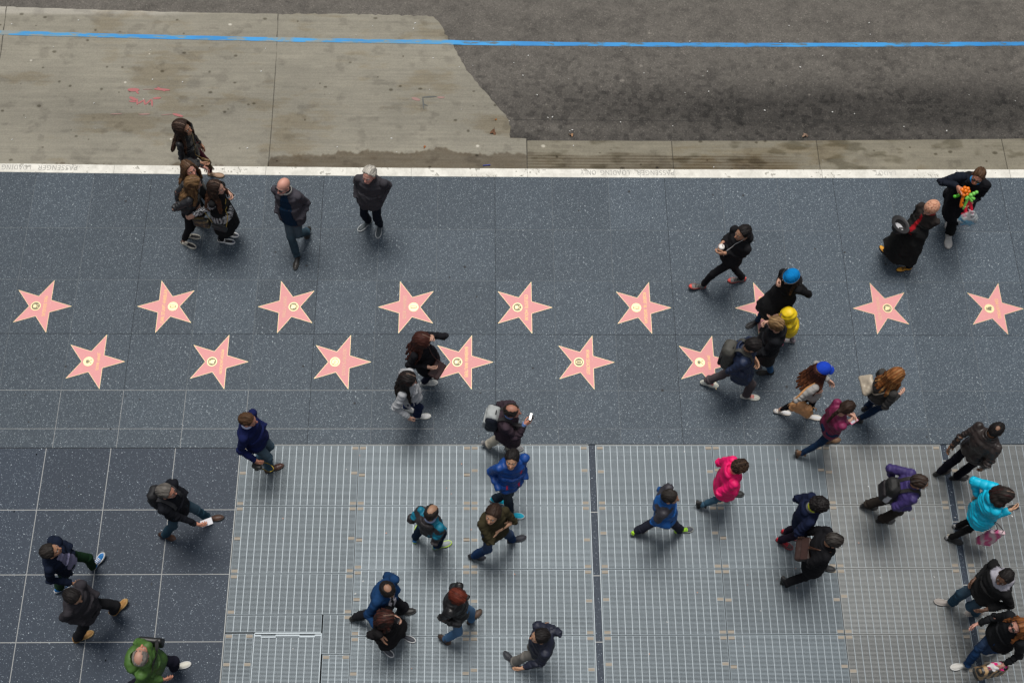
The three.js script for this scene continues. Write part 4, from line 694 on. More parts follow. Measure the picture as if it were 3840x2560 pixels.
function hairFor(o, k, outer, hloc, hc, put, ns) {
  const st = o.style, hs = k.hs, long = st === 'long' || st === 'wavy' || st === 'part', t = o.vol ?? (st === 'crop' ? 0.007 : st === 'short' || st === 'balding' ? 0.012 : st === 'curly' ? 0.024 : long ? 0.02 : 0.015), back = o.line || 0;
  const sk2 = ell([0, 0.03, -0.012], [0.077 + t, 0.094 + t, 0.099 + t]), nape = long || st === 'bob' ? -0.12 : st === 'curly' ? -0.075 : -0.062;
  const strands = [], pts = [k.head]; const fine = (st === 'curly' || st === 'wavy') ? 1.6 : 1;
  const chain = (p, dirs, r0, r1) => { let q = p; const n = dirs.length; dirs.forEach((d, i) => { let e = add(q, d); for (let it = 0; it < 7; it++) { const dd = outer(e.x, e.y, e.z), need = lerp(r0, r1, (i + 1) / n) * 0.55; if (dd < need) { const h = 0.01, gx = outer(e.x + h, e.y, e.z) - outer(e.x - h, e.y, e.z), gz = outer(e.x, e.y, e.z + h) - outer(e.x, e.y, e.z - h), gy = 0.3 * (outer(e.x, e.y + h, e.z) - outer(e.x, e.y - h, e.z)), l = Math.hypot(gx, gy, gz) || 1; e = add(e, V(gx / l, gy / l, gz / l), need - dd); } } strands.push(cone(q, e, lerp(r0, r1, i / n), lerp(r0, r1, (i + 1) / n))); pts.push(e); q = e; }); };
  if (long || st === 'bob') {
    const L = o.hlen ?? 0.4, nS = 11, seg = 5;
    for (let i = 0; i < nS; i++) {
      const a = lerp(-1, 1, i / (nS - 1)), an = a * (st === 'bob' ? 1.75 : 1.72), l = Math.sin(an) * 0.08, f = -Math.cos(an) * 0.088 - 0.01, p = headPt(k, l, -0.01, f), ln = L * (1 - 0.18 * Math.abs(a)) * (0.9 + 0.2 * Math.abs(noise(i * 3.7, ns, 2)));
      const outw = add(k.hl.clone().multiplyScalar(Math.sin(an)), k.hf, -Math.cos(an)); outw.y = 0; const dirs = []; for (let s = 0; s < seg; s++) dirs.push(V(outw.x * 0.016 * (s < 2 ? 1 : 0.2) + 0.012 * fine * noise(i * 2.1, s * 1.7, ns) + (o.blow ? o.blow[0] * s : 0), -ln / seg + (o.blow ? o.blow[1] * s : 0), outw.z * 0.016 * (s < 2 ? 1 : 0.2) + 0.012 * fine * noise(i * 2.1, s * 1.7, ns + 9) + (o.blow ? o.blow[2] * s : 0)));
      chain(p, dirs, 0.034, st === 'bob' ? 0.028 : 0.014);
    }
  }
  if (st === 'pony') { const b = headPt(k, 0, o.ponyUp ?? 0.0, -0.105), out = k.hf.clone().multiplyScalar(-1); out.y = 0; out.normalize(); chain(b, [0, 1, 2, 3, 4].map((i) => V(out.x * (0.035 - 0.006 * i), -0.01 - 0.02 * i - (i ? 0.02 : 0), out.z * (0.035 - 0.006 * i))), 0.024, 0.016); strands.push(cone(b, add(b, out, 0.01), 0.022, 0.022)); }
  const f = (x, y, z) => {
    const p = hloc(x, y, z), l = p[0], u = p[1], w = p[2]; let r = sk2(l, u, w) * hs; if (o.hat) r = Math.max(r + (t - 0.004), u - 0.02);
    if (st === 'curly') r += 0.012 * noise(x * 42, y * 42, z * 42 + ns) + 0.006 * noise(x * 90, y * 90, z * 90); else r += 0.0055 * noise(l * 95 + ns, u * 22, w * 30) + 0.0045 * noise(x * 17, y * 17, z * 17 + ns);
    if (long || st === 'bob') { // the face stays open; the parting is a shallow groove
      r = smax(r, Math.min(w * 0.93 - u * 0.36 - 0.03, 0.071 - Math.abs(l) + 0.25 * Math.max(0, u - 0.03)), 0.008); r = Math.max(r, nape - u); const pt = o.part ?? 0.01; if (u > 0.06) r += 0.004 * Math.exp(-(((l - pt) / 0.004) ** 2)); }
    else { const fr = 0.903 * w - 0.43 * u - 0.0357 + 0.011 + back * 0.9 + 0.006 * noise(l * 60, u * 60, ns); r = smax(r, fr, 0.01); r = smax(r, nape - u - 0.12 * Math.max(0, w) , 0.01); const e = Math.hypot((Math.abs(l) - 0.085) / 0.03, (u + 0.006) / 0.036, (w + 0.004) / 0.026) - 1; r = Math.max(r, -e * 0.02); }
    if (st === 'balding') { const bd = o.bald || [0.075, -0.02, 0.055]; r = Math.max(r, -(Math.hypot(l / (o.bald ? bd[2] : 0.055), (w - bd[1]) / bd[0], Math.min(0, u - 0.06) / 0.05) - 1) * 0.03 + 0.004 * noise(l * 90, w * 90, ns)); }
    let s = 1e9; for (const g of strands) s = smin(s, g(x, y, z), 0.016); if (s < 0.06) { const cx = x - k.head.x, cz = z - k.head.z, an = Math.atan2(cx, cz); s += 0.007 * noise(an * 16, y * 6 * fine, ns) + 0.004 * noise(an * 38, y * 9 * fine, ns + 4) + (fine > 1 ? 0.008 * noise(x * 36, y * 30, z * 36) : 0); r = smin(r, s, 0.025); }
    return r;
  };
  const b = bounds(pts, 0.195); put('hair', mesh(f, b[0], b[1], strands.length ? 0.0085 : 0.0078, (x, y, z, c) => {
    const p = hloc(x, y, z), an = strands.length && y < k.head.y ? Math.atan2(x - k.head.x, z - k.head.z) * 0.1 : p[0]; let n = 1 + 0.5 * noise(an * 210, p[1] * 9 + p[2] * 14, ns) + 0.3 * noise(an * 90 + 5, p[1] * 14, p[2] * 25 + ns); n = Math.max(0.4, n); const tip = o.tip ? sstep(-0.06, -0.26, p[1]) : 0, gr = o.greyTop ? sstep(0.02, -0.05, p[1]) * 0.5 : 0;
    for (let i = 0; i < 3; i++) { let v = hc[i]; if (tip) v = lerp(v, o.tip[i], tip); if (o.streak) v = lerp(v, o.streak[i], sstep(0.1, 0.5, noise(an * 130, p[1] * 3, p[2] * 12 + ns))); if (gr) v = lerp(v, 0.2, gr); c[i] = v * n; }
    if ((long || st === 'bob') && !o.hat) { const pt = o.part ?? 0.01; if (p[1] > 0.075 && Math.abs(p[0] - pt) < 0.004 && p[2] > -0.07) { c[0] = lerp(c[0], 0.3, 0.6); c[1] = lerp(c[1], 0.2, 0.6); c[2] = lerp(c[2], 0.15, 0.6); } }
  }, 1), MAT.hair);
}
function hatFor(o, k, hloc, put) {
  const h = o.hat, hs = k.hs, b = bounds([k.head], 0.2), c0 = h.col;
  if (h.kind === 'cap') {
    const sk2 = ell([0, 0.032, -0.012], [0.096, 0.112, 0.115]);
    const cap = put('cap', mesh((x, y, z) => { const p = hloc(x, y, z); let r = sk2(p[0], p[1], p[2]); r = smax(r, 0.04 - p[1] - 0.25 * p[2] * 0.4, 0.008); const an = Math.atan2(p[0], p[2] + 0.01); r += 0.0025 * Math.exp(-((((an / Math.PI * 3 % 1 + 1) % 1 - 0.5) / 0.05) ** 2)); return r * hs; }, b[0], b[1], 0.0085, (x, y, z, c) => { const n = 1 + 0.1 * noise(x * 30, y * 30, z * 30); for (let i = 0; i < 3; i++) c[i] = c0[i] * n; }), MAT.cloth);
    const R = k.root, g = mesh((x, y, z) => { const p = hloc(x, y, z); const q = Math.hypot(p[0] / 0.082, (p[2] - 0.085) / 0.1) - 1; return Math.max(q * 0.07, Math.abs(p[1] - 0.05 + 0.35 * (p[2] - 0.09) + 6 * p[0] * p[0]) - 0.005, 0.07 - p[2]) * hs; }, b[0], b[1], 0.0075, (x, y, z, c) => { for (let i = 0; i < 3; i++) c[i] = c0[i] * 0.95; });
    g.translate(-R.x, 0, -R.z); part('brim', g, MAT.cloth, cap);
    const sgn = new TextGeometry('LA', { font: fontBold, size: 0.024, depth: 0.003, curveSegments: 2 }); sgn.center(); const p = headPt(k, 0, 0.098, 0.087); sgn.applyMatrix4(new THREE.Matrix4().makeBasis(k.hl.clone(), k.hu.clone().multiplyScalar(0.75).addScaledVector(k.hf, -0.66).normalize(), k.hf.clone().multiplyScalar(0.75).addScaledVector(k.hu, 0.66).normalize()).setPosition(p)); sgn.translate(-R.x, 0, -R.z); part('logo', sgn, M([0.8, 0.8, 0.8], 0.7), cap);
  } else if (h.kind === 'beanie') {
    const sk2 = ell([0, 0.036, -0.014], [0.094, 0.108, 0.114]);
    const hat = put('beanie', mesh((x, y, z) => { const p = hloc(x, y, z); let r = sk2(p[0], p[1], p[2]); const e = p[1] - 0.012 - 0.3 * p[2]; r -= 0.009 * sstep(0.04, 0.034, e); r = smax(r, -e, 0.01); r += 0.0015 * Math.sin(Math.atan2(p[0], p[2]) * 46); return r * hs; }, b[0], b[1], 0.0085, (x, y, z, c) => { const n = 1 + 0.12 * noise(x * 40, y * 40, z * 40); for (let i = 0; i < 3; i++) c[i] = c0[i] * n; }), MAT.fur);
    if (h.band) { const R = k.root, g = tube([...Array(13)].map((_, i) => { const a = -1.9 + i / 12 * 3.8; return headPt(k, Math.sin(a) * 0.112, 0.068 + 0.02 * Math.cos(a), Math.cos(a) * 0.122 - 0.012); }), 0.008, 4, 6); g.translate(-R.x, 0, -R.z); part('goggle_strap', g, M(h.band, 0.5), hat); for (const s of [-1, 1]) { const e = new THREE.SphereGeometry(0.019, 10, 8); e.scale(1, 0.7, 1); const p = headPt(k, s * 0.03, 0.09, 0.108); e.translate(p.x - R.x, p.y, p.z - R.z); part('goggle_lens', e, M([0.01, 0.01, 0.012], 0.25), hat); } }
  } else if (h.kind === 'hood') { const sh = ell([0, 0.005, -0.03], [0.115, 0.14, 0.13]); put('hood', mesh((x, y, z) => { const p = hloc(x, y, z); let r = sh(p[0], p[1], p[2]); r = smax(r, -(Math.hypot(p[0] / 0.07, (p[1] + 0.02) / 0.09) - 1) * 0.07 - Math.max(0, 0.05 - p[2]), 0.02); r += 0.006 * noise(x * 22, y * 22, z * 22) + 0.004 * Math.sin(p[1] * 90); return r * hs; }, b[0], b[1], 0.011, (x, y, z, c) => { for (let i = 0; i < 3; i++) c[i] = c0[i]; }), MAT.puffer);
  } else { // knobbly close cap of folded ridges
    const sk2 = ell([0, 0.034, -0.014], [0.09, 0.106, 0.11]), rid = (p) => { const a = noise(p[0] * 46 + 3 * noise(p[1] * 20, p[2] * 20, 1), p[1] * 46, p[2] * 46 + 2 * noise(p[0] * 22, 4, p[1] * 22)); return Math.abs(a); };
    put('ridged_cap', mesh((x, y, z) => { const p = hloc(x, y, z); let r = sk2(p[0], p[1], p[2]) - 0.006 + 0.012 * Math.exp(-((rid(p) / 0.11) ** 2)); r = smax(r, -0.03 - p[1] - 0.05 * p[2] + (p[2] > 0.03 ? 0.08 : 0) * sstep(0.03, 0.06, p[2]), 0.01); return r * hs; }, b[0], b[1], 0.0065, (x, y, z, c) => { const p = hloc(x, y, z), q = Math.exp(-((rid(p) / 0.1) ** 2)); c[0] = lerp(0.62, 0.42, q); c[1] = lerp(0.33, 0.1, q); c[2] = lerp(0.22, 0.06, q); }), MAT.cloth);
  }
}
// ---------------------------------------------------------------- things people carry
function onto(k, from, to, gap) { // where a ray from outside first meets the clothes
  const d = to.clone().sub(from), L = d.length(); d.normalize(); let t = 0; for (let i = 0; i < 60 && t < L; i++) { const p = add(from, d, t), q = k.outer(p.x, p.y, p.z) - gap; if (q < 0.0015) break; t += q * 0.8; } return add(from, d, Math.min(t, L));
}
function tp(k, v, u, w) { // trunk coordinates -> world
  const t = clamp(v, 0, 1), l = k.lf.clone().lerp(k.lf2, t); l.addScaledVector(k.axis, -l.dot(k.axis)).normalize(); const f = V().crossVectors(l, k.axis); return add(add(add(k.P, k.axis, v * k.len), l, u), f, w);
}
function ribbon(pts, width, wd, thick = 0.005) { // a flat strap along points, wd gives the direction across it
  const c = new THREE.CatmullRomCurve3(pts), n = pts.length * 4, P = [], I = [];
  for (let i = 0; i <= n; i++) { const p = c.getPoint(i / n), t = c.getTangent(i / n), a = wd.clone().addScaledVector(t, -wd.dot(t)).normalize(), m = V().crossVectors(a, t).normalize(); for (const [s, h] of [[-1, -1], [1, -1], [1, 1], [-1, 1]]) { const q = add(add(p, a, s * width / 2), m, h * thick / 2); P.push(q.x, q.y, q.z); } if (i) { const b = i * 4; for (let q = 0; q < 4; q++) { const r = (q + 1) % 4; I.push(b - 4 + q, b + q, b - 4 + r, b - 4 + r, b + q, b + r); } } }
  I.push(0, 1, 2, 0, 2, 3); const e = n * 4; I.push(e, e + 2, e + 1, e, e + 3, e + 2);
  const g = new THREE.BufferGeometry(); g.setAttribute('position', new THREE.Float32BufferAttribute(P, 3)); g.setIndex(I); const ng = g.toNonIndexed(); ng.computeVertexNormals(); return ng;
}
function carried(k, name, label, category, at) { // a group for a carried thing, at its own place
  const g = thing(name, label, category, [at.x, 0, at.z]); g.position.y = at.y; const y0 = k.grp.position.y; g.position.y += y0;
  return { g, put(n, geo, mat, parent = g) { geo.translate(-at.x, -at.y, -at.z); return part(n, geo, mat, parent); } };
}
function blob(f, pts, pad, cell, color, ns = 0) { const b = bounds(pts, pad); return mesh(f, b[0], b[1], cell, typeof color === 'function' ? color : (x, y, z, c) => { const n = 1 + 0.12 * noise(x * 25 + ns, y * 25, z * 25); for (let i = 0; i < 3; i++) c[i] = color[i] * n; }, 1); }
const rbox = (p, h, r) => { const a = Math.abs(p[0]) - h[0] + r, b = Math.abs(p[1]) - h[1] + r, c = Math.abs(p[2]) - h[2] + r; return Math.hypot(Math.max(a, 0), Math.max(b, 0), Math.max(c, 0)) + Math.min(Math.max(a, b, c), 0) - r; };
function backpack(k, q) {
  const u = k.S / 1.75, wB = -(0.068 * k.S * (k.o.fat || 1) + 0.03 + 0.06), c = tp(k, q.v ?? 0.5, q.u || 0, wB), hs = [(q.w || 0.155) * u, (q.h || 0.23) * u, (q.d || 0.085) * u];
  const X = k.lf2.clone().addScaledVector(k.axis, -k.lf2.dot(k.axis)).normalize(), Z = V().crossVectors(X, k.axis), B = carried(k, 'backpack', q.label, 'backpack', c);
  const l = (x, y, z) => V3(x - c.x, y - c.y, z - c.z, X, k.axis, Z); const pts = [tp(k, (q.v ?? 0.5) + 0.6, 0.2, wB), tp(k, (q.v ?? 0.5) - 0.6, -0.2, wB)];
  const f = (x, y, z) => { const p = l(x, y, z); const tpz = 1 - 0.22 * sstep(0, hs[1], p[1]); let r = rbox([p[0] / tpz, p[1], p[2] + (p[1] > 0 ? 0.1 * p[1] : 0)], hs, 0.085 * u); r += 0.009 * noise(x * 13, y * 13, z * 13) + 0.004 * noise(x * 30, y * 30, z * 30); return r; };
  B.put('bag_body', blob(f, pts, 0.13, 0.0135, (x, y, z, o) => { const p = l(x, y, z), n = 1 + 0.12 * noise(x * 20, y * 20, z * 20); for (let i = 0; i < 3; i++) o[i] = q.col[i] * n; if (q.paint) q.paint(o, p, hs); }), MAT.bag);
  B.put('front_pocket', blob((x, y, z) => { const p = l(x, y, z); return rbox([p[0], p[1] + hs[1] * 0.32, p[2] + hs[2] * 0.98], [hs[0] * 0.78, hs[1] * 0.5, 0.032 * u], 0.03) + 0.003 * noise(x * 22, y * 22, z * 22); }, pts, 0.13, 0.013, q.pocket || q.col), MAT.bag);
  const zip = [...Array(9)].map((_, i) => { const a = -1.4 + 2.8 * i / 8; return add(add(add(c, X, Math.sin(a) * hs[0] * 0.93), k.axis, Math.cos(a) * hs[1] * 0.92 - 0.005), Z, -hs[2] * 0.25 - 0.1 * Math.max(0, Math.cos(a) * hs[1])); });
  B.put('zip', tube(zip, 0.005, 4, 5), M(q.zip || [0.012, 0.012, 0.014], 0.5));
  for (const s of [-1, 1]) {
    const path = []; for (let i = 0; i <= 10; i++) { const a = (200 - i * 22) * RAD, v0 = 0.72, uu = s * lerp(0.075, 0.095, i / 10) * u / 1; const O = tp(k, v0, uu, 0), far = add(add(O, Z, Math.cos(a) * 0.45), k.axis, Math.sin(a) * 0.45); path.push(onto(k, far, O, 0.006)); }
    B.put('strap', ribbon(path, 0.05 * u, X, 0.009), M(q.strap || [0.02, 0.02, 0.022], 0.8));
  }
  const hd = [-0.03, -0.015, 0.015, 0.03].map((e, i) => add(add(add(c, X, e), k.axis, hs[1] + (i === 1 || i === 2 ? 0.025 : -0.01)), Z, 0.02)); B.put('grab_handle', tube(hd, 0.007, 4, 6), M(q.strap || [0.02, 0.02, 0.022], 0.8));
  return B;
}
function crossStrap(k, a, b, width, behind = true) { // from a point at one hip over the other shoulder, front (or back) of the body
  const path = []; for (let i = 0; i <= 8; i++) { const t = i / 8, v = lerp(a[0], b[0], t), u = lerp(a[1], b[1], t), w = behind ? -0.45 : 0.45; path.push(onto(k, tp(k, v, u, w), tp(k, v, u, 0), 0.006)); } return path;
}

// where each person stands: head, hips, feet, hands, in metres
const A = {
 1: {S: 1.68, head: [-4.641, 1.524, -3.563], hd: 14, hp: -6, bd: 18, pel: [-4.679, 0.882, -3.576], LF: [-4.537, -3.718, 8.591, 0.0, 0.143, 0.0], RF: [-4.85, -3.536, 23.0, 0.04, 0.27, 0.0], LH: 'sw', RH: [-4.454, 0.88, -3.333]},
 2: {S: 1.66, head: [-4.493, 1.505, -2.867], hd: 42, hp: -12, bd: 20, pel: [-4.531, 0.871, -2.88], LF: [-4.312, -2.897, 20.0, 0.0, 0.27, 0.0], RF: [-4.674, -2.837, 20.0, 0.04, 0.27, 0.0], LH: [-4.427, 0.9, -3.288], RH: 'sw-'},
 3: {S: 1.66, head: [-4.402, 1.505, -2.623], hd: -10, hp: 20, bd: 12, pel: [-4.566, 0.871, -2.573], LF: [-4.809, -2.59, 5.637, 0.03, 0.252, 0.0], RF: [-4.839, -2.463, 24.648, 0.0, 0.284, 0.0], LH: [-4.433, 1.0, -2.507], RH: [-4.508, 0.98, -2.49]},
 4: {S: 1.68, head: [-4.061, 1.524, -2.545], hd: 8, hp: 2, bd: 18, pel: [-4.115, 0.882, -2.553], LF: [-4.213, -2.638, 12.508, 0.0, 0.238, 0.0], RF: [-4.265, -2.509, 8.893, 0.0, 0.269, 0.0], LH: [-3.951, 1.12, -2.672], RH: [-4.532, 0.98, -2.369], RE: [-4.347, 1.1, -2.411]},
 5: {S: 1.77, head: [-3.082, 1.607, -2.519], hd: 125, hp: -4, bd: 108, pel: [-3.046, 0.929, -2.463], LF: [-2.904, -2.695, 114.493, 0.12, 0.167, 0.0], RF: [-3.069, -2.21, 98.45, 0.0, 0.145, 0.0], LH: 'pk', RH: 'pk'},
 6: {S: 1.79, head: [-1.851, 1.626, -2.711], hd: 118, hp: -2, bd: 100, pel: [-1.887, 0.94, -2.733], LF: [-1.813, -2.778, 98.222, 0.0, 0.156, 0.0], RF: [-1.999, -2.841, 135.53, 0.0, 0.241, 0.0], LH: 'pk', RH: 'pk'},
 7: {S: 1.77, head: [3.54, 1.557, -1.81], hd: 155, hp: 2, bd: 152, pel: [3.498, 0.929, -1.798], LF: [3.187, -1.725, 172.818, 0.0, 0.24, 0.05], RF: [3.827, -1.853, 174.822, 0.0, 0.3, 0.0], LH: [3.299, 1.08, -1.727], RH: [3.298, 1.1, -1.853]},
 8: {S: 1.64, head: [4.185, 1.487, -1.136], hd: 140, hp: 25, bd: 150, pel: [4.22, 0.861, -1.156], LF: [4.221, -1.053, 160.0, 0.0, 0.27, 0.0], RF: [4.001, -1.134, 150.0, 0.0, 0.27, 0.0], LH: [4.381, 1.36, -1.15], LE: [4.469, 1.2, -1.091], RH: [4.046, 1.22, -1.168]},
 9: {S: 1.08, head: [4.204, 0.979, -0.779], hd: 175, hp: 20, bd: 180, pel: [4.348, 0.567, -0.836], LF: [4.328, -0.746, 180.0, 0.0, 0.27, 0.0], RF: [4.511, -0.801, -168.206, 0.0, 0.11, 0.0], LH: [4.038, 0.66, -0.887], RH: [4.122, 0.66, -0.923]},
 10: {S: 1.62, head: [3.897, 1.459, -0.404], hd: 205, hp: 22, bd: 190, pel: [3.936, 0.851, -0.397], LF: [4.119, -0.286, 179.64, 0.0, 0.265, 0.0], RF: [3.952, -0.485, 190.0, 0.0, 0.27, 0.0], LH: 'sw+', RH: [3.838, 1.15, -0.581]},
 11: {S: 1.77, head: [3.522, 1.577, -0.026], hd: 12, hp: 22, bd: 22, pel: [3.501, 0.929, -0.013], LF: [3.117, -0.11, 8.189, 0.04, 0.277, 0.0], RF: [3.715, 0.101, 6.76, 0.0, 0.288, 0.0], LH: [3.658, 1.05, -0.01], RH: 'pk'},
 12: {S: 1.66, head: [4.469, 1.476, 0.294], hd: -15, hp: 20, bd: 12, pel: [4.464, 0.871, 0.337], LF: [4.62, 0.42, 7.701, 0.0, 0.262, 0.0], RF: [4.174, 0.344, 5.777, 0.03, 0.272, 0.0], LH: 'sw+', RH: [4.467, 1.05, 0.48], RE: [4.355, 0.95, 0.53]},
 13: {S: 1.68, head: [5.452, 1.524, 0.402], hd: -28, hp: 28, bd: -18, pel: [5.414, 0.882, 0.414], LF: [5.5, 0.291, -18.0, 0.0, 0.27, 0.0], RF: [5.286, 0.498, -6.366, 0.1, 0.188, 0.0], LH: 'sw+', RH: [5.664, 1.05, 0.485]},
 14: {S: 1.67, head: [4.729, 1.515, 0.866], hd: -25, hp: 24, bd: -5, pel: [4.688, 0.877, 0.882], LF: [4.867, 0.81, -8.807, 0.0, 0.225, 0.0], RF: [4.295, 0.987, 16.539, 0.16, 0.149, 0.0], LH: [4.897, 1.12, 0.839], RH: [4.902, 1.1, 0.881]},
 15: {S: 1.58, head: [6.418, 1.382, -2.342], hd: 150, hp: 22, bd: 146, pel: [6.358, 0.83, -2.279], LF: [6.475, -2.065, 168.627, 0.0, 0.103, 0.0], RF: [6.186, -2.3, -121.612, 0.0, 0.261, 0.0], LH: [6.12, 0.95, -2.187], RH: 'sw-'},
 16: {S: 1.82, head: [7.128, 1.564, -2.787], hd: 122, hp: 4, bd: 112, pel: [7.18, 0.956, -2.917], LF: [7.301, -2.976, 112.0, 0.0, 0.27, 0.0], RF: [7.212, -2.657, 100.735, 0.0, 0.186, 0.0], LH: [7.071, 1.14, -2.501], RH: [6.862, 1.34, -2.658], RE: [6.731, 1.22, -2.824]},
 17: {S: 1.78, head: [6.673, 1.617, 1.219], hd: -38, hp: 12, bd: -35, pel: [6.641, 0.935, 1.267], LF: [6.425, 1.304, -16.58, 0.0, 0.27, 0.0], RF: [6.661, 1.371, -5.561, 0.0, 0.239, 0.0], LH: 'sw-', RH: [6.742, 0.8, 1.512]},
 18: {S: 1.63, head: [-1.03, 1.478, -0.134], hd: 15, hp: 25, bd: 25, pel: [-1.008, 0.856, -0.149], LF: [-1.023, -0.238, 10.281, 0.0, 0.093, 0.0], RF: [-1.059, -0.1, -6.641, 0.0, 0.127, 0.0], LH: [-0.868, 1.54, -0.17], LE: [-0.815, 1.3, -0.295], RH: [-0.929, 0.95, 0.066]},
 19: {S: 1.64, head: [-1.21, 1.487, 0.448], hd: 10, hp: 18, bd: 15, pel: [-1.205, 0.861, 0.407], LF: [-1.364, 0.283, 12.985, 0.05, 0.099, 0.0], RF: [-1.154, 0.423, -4.047, 0.0, 0.199, 0.0], LH: 'sw-', RH: [-1.225, 0.78, 0.76]},
 20: {S: 1.7, head: [0.197, 1.543, 0.929], hd: 8, hp: 4, bd: 14, pel: [0.132, 0.892, 0.912], LF: [-0.204, 0.856, 16.123, 0.12, 0.089, 0.0], RF: [0.191, 0.909, 2.737, 0.0, 0.273, 0.0], LH: 'pk', RH: [0.437, 1.35, 1.03], RE: [0.303, 1.1, 1.165]},
 21: {S: 1.77, head: [-3.302, 1.607, 1.08], hd: 5, hp: 8, bd: 15, pel: [-3.297, 0.929, 1.112], LF: [-3.432, 1.118, -35.163, 0.08, 0.089, 0.0], RF: [-3.255, 1.239, -20.941, 0.0, 0.183, 0.0], LH: 'pk', RH: [-3.285, 0.82, 1.412]},
 22: {S: 1.78, head: [-4.262, 1.617, 2.066], hd: 8, hp: 0, bd: 18, pel: [-4.281, 0.935, 2.076], LF: [-4.055, 1.966, -8.473, 0.0, 0.176, 0.0], RF: [-4.672, 2.206, 11.985, 0.08, 0.231, 0.0], LH: 'pk', RH: [-3.945, 0.85, 2.304]},
 23: {S: 1.75, head: [-5.636, 1.589, 2.831], hd: -18, hp: -8, bd: 8, pel: [-5.679, 0.919, 2.795], LF: [-5.547, 2.623, -53.118, 0.0, 0.21, 0.06], RF: [-5.999, 2.963, -37.292, 0.05, 0.07, 0.0], LH: 'pk', RH: [-5.531, 0.85, 3.088]},
 24: {S: 1.76, head: [-5.275, 1.598, 3.411], hd: 25, hp: 22, bd: 18, pel: [-5.314, 0.924, 3.409], LF: [-5.173, 3.253, -46.181, 0.0, 0.234, 0.06], RF: [-5.645, 3.631, -28.157, 0.0, 0.268, 0.0], LH: 'pk', RH: 'pk'},
 25: {S: 1.73, head: [-4.364, 1.57, 4.124], hd: -88, hp: -20, bd: 5, pel: [-4.438, 0.908, 4.125], LF: [-4.307, 4.012, -15.259, 0.0, 0.273, 0.0], RF: [-4.865, 4.281, -23.365, 0.05, 0.128, 0.0], LH: 'sw-', RH: [-4.222, 0.85, 4.305]},
 26: {S: 1.77, head: [0.187, 1.607, 1.626], hd: 100, hp: -20, bd: 68, pel: [0.164, 0.929, 1.709], LF: [-0.036, 1.697, 7.351, 0.05, 0.114, 0.0], RF: [0.186, 1.908, 8.036, 0.0, 0.136, 0.0], LH: 'pk', RH: 'pk'},
 27: {S: 1.7, head: [-0.857, 1.543, 2.326], hd: -55, hp: 12, bd: -48, pel: [-0.898, 0.892, 2.302], LF: [-1.138, 2.254, -77.294, 0.0, 0.128, 0.0], RF: [-0.826, 2.367, -17.605, 0.0, 0.149, 0.0], LH: 'pk', RH: 'pk'},
 28: {S: 1.73, head: [-0.067, 1.57, 2.362], hd: 115, hp: -16, bd: 60, pel: [-0.038, 0.908, 2.376], LF: [0.22, 2.281, -14.576, 0.0, 0.166, 0.0], RF: [-0.344, 2.517, 1.873, 0.06, 0.226, 0.0], LH: [-0.03, 1.12, 2.522], LE: [0.149, 1.1, 2.375], RH: [0.073, 1.15, 2.335], RE: [-0.036, 1.1, 2.57]},
 29: {S: 1.74, head: [2.24, 1.579, 2.134], hd: 15, hp: 4, bd: 15, pel: [2.28, 0.914, 2.143], LF: [1.955, 2.184, -20.511, 0.04, 0.301, 0.0], RF: [2.586, 2.151, -7.362, 0.0, 0.215, 0.0], LH: 'pk', RH: 'pk'},
 30: {S: 1.62, head: [3.207, 1.468, 1.688], hd: -12, hp: 22, bd: 2, pel: [3.167, 0.851, 1.687], LF: [3.37, 1.604, 2.0, 0.0, 0.27, 0.0], RF: [2.8, 1.738, 23.323, 0.15, 0.093, 0.0], LH: 'pk', RH: 'pk'},
 31: {S: 1.66, head: [4.19, 1.505, 2.223], hd: 5, hp: 28, bd: 8, pel: [4.155, 0.871, 2.246], LF: [4.106, 2.181, 28.602, 0.0, 0.085, 0.0], RF: [4.018, 2.304, 33.768, 0.0, 0.15, 0.0], LH: 'pk', RH: [4.235, 0.85, 2.445]},
 32: {S: 1.72, head: [4.328, 1.561, 2.716], hd: 12, hp: 15, bd: 12, pel: [4.289, 0.903, 2.708], LF: [4.552, 2.671, 12.0, 0.0, 0.27, 0.0], RF: [3.935, 2.796, 54.367, 0.16, 0.114, 0.0], LH: 'sw-', RH: 'pk'},
 33: {S: 1.72, head: [5.551, 1.561, 1.929], hd: 15, hp: 4, bd: 5, pel: [5.505, 0.903, 1.918], LF: [5.282, 1.797, 1.338, 0.04, 0.144, 0.0], RF: [5.494, 2.01, -2.601, 0.0, 0.314, 0.0], LH: [5.378, 0.9, 1.678], RH: 'pk'},
 34: {S: 1.62, head: [6.684, 1.468, 2.084], hd: 10, hp: 20, bd: 8, pel: [6.631, 0.851, 2.138], LF: [6.577, 2.102, 9.805, 0.0, 0.149, 0.0], RF: [6.441, 2.275, 19.602, 0.0, 0.158, 0.0], LH: [6.51, 0.9, 1.928], RH: [6.929, 1.12, 2.175]},
 35: {S: 1.8, head: [6.449, 1.585, 3.202], hd: 140, hp: 4, bd: 165, pel: [6.442, 0.945, 3.228], LF: [6.683, 3.344, -172.503, 0.1, 0.094, 0.0], RF: [6.301, 3.194, -170.866, 0.0, 0.16, 0.0], LH: [6.386, 0.9, 3.497], RH: [6.301, 0.95, 3.087]},
 36: {S: 1.68, head: [6.564, 1.494, 3.808], hd: 172, hp: -6, bd: 168, pel: [6.603, 0.882, 3.799], LF: [6.866, 3.835, 168.0, 0.08, 0.27, 0.0], RF: [6.371, 4.038, 171.401, 0.0, 0.13, 0.0], LH: [6.561, 0.75, 4.192], RH: 'sw+'},
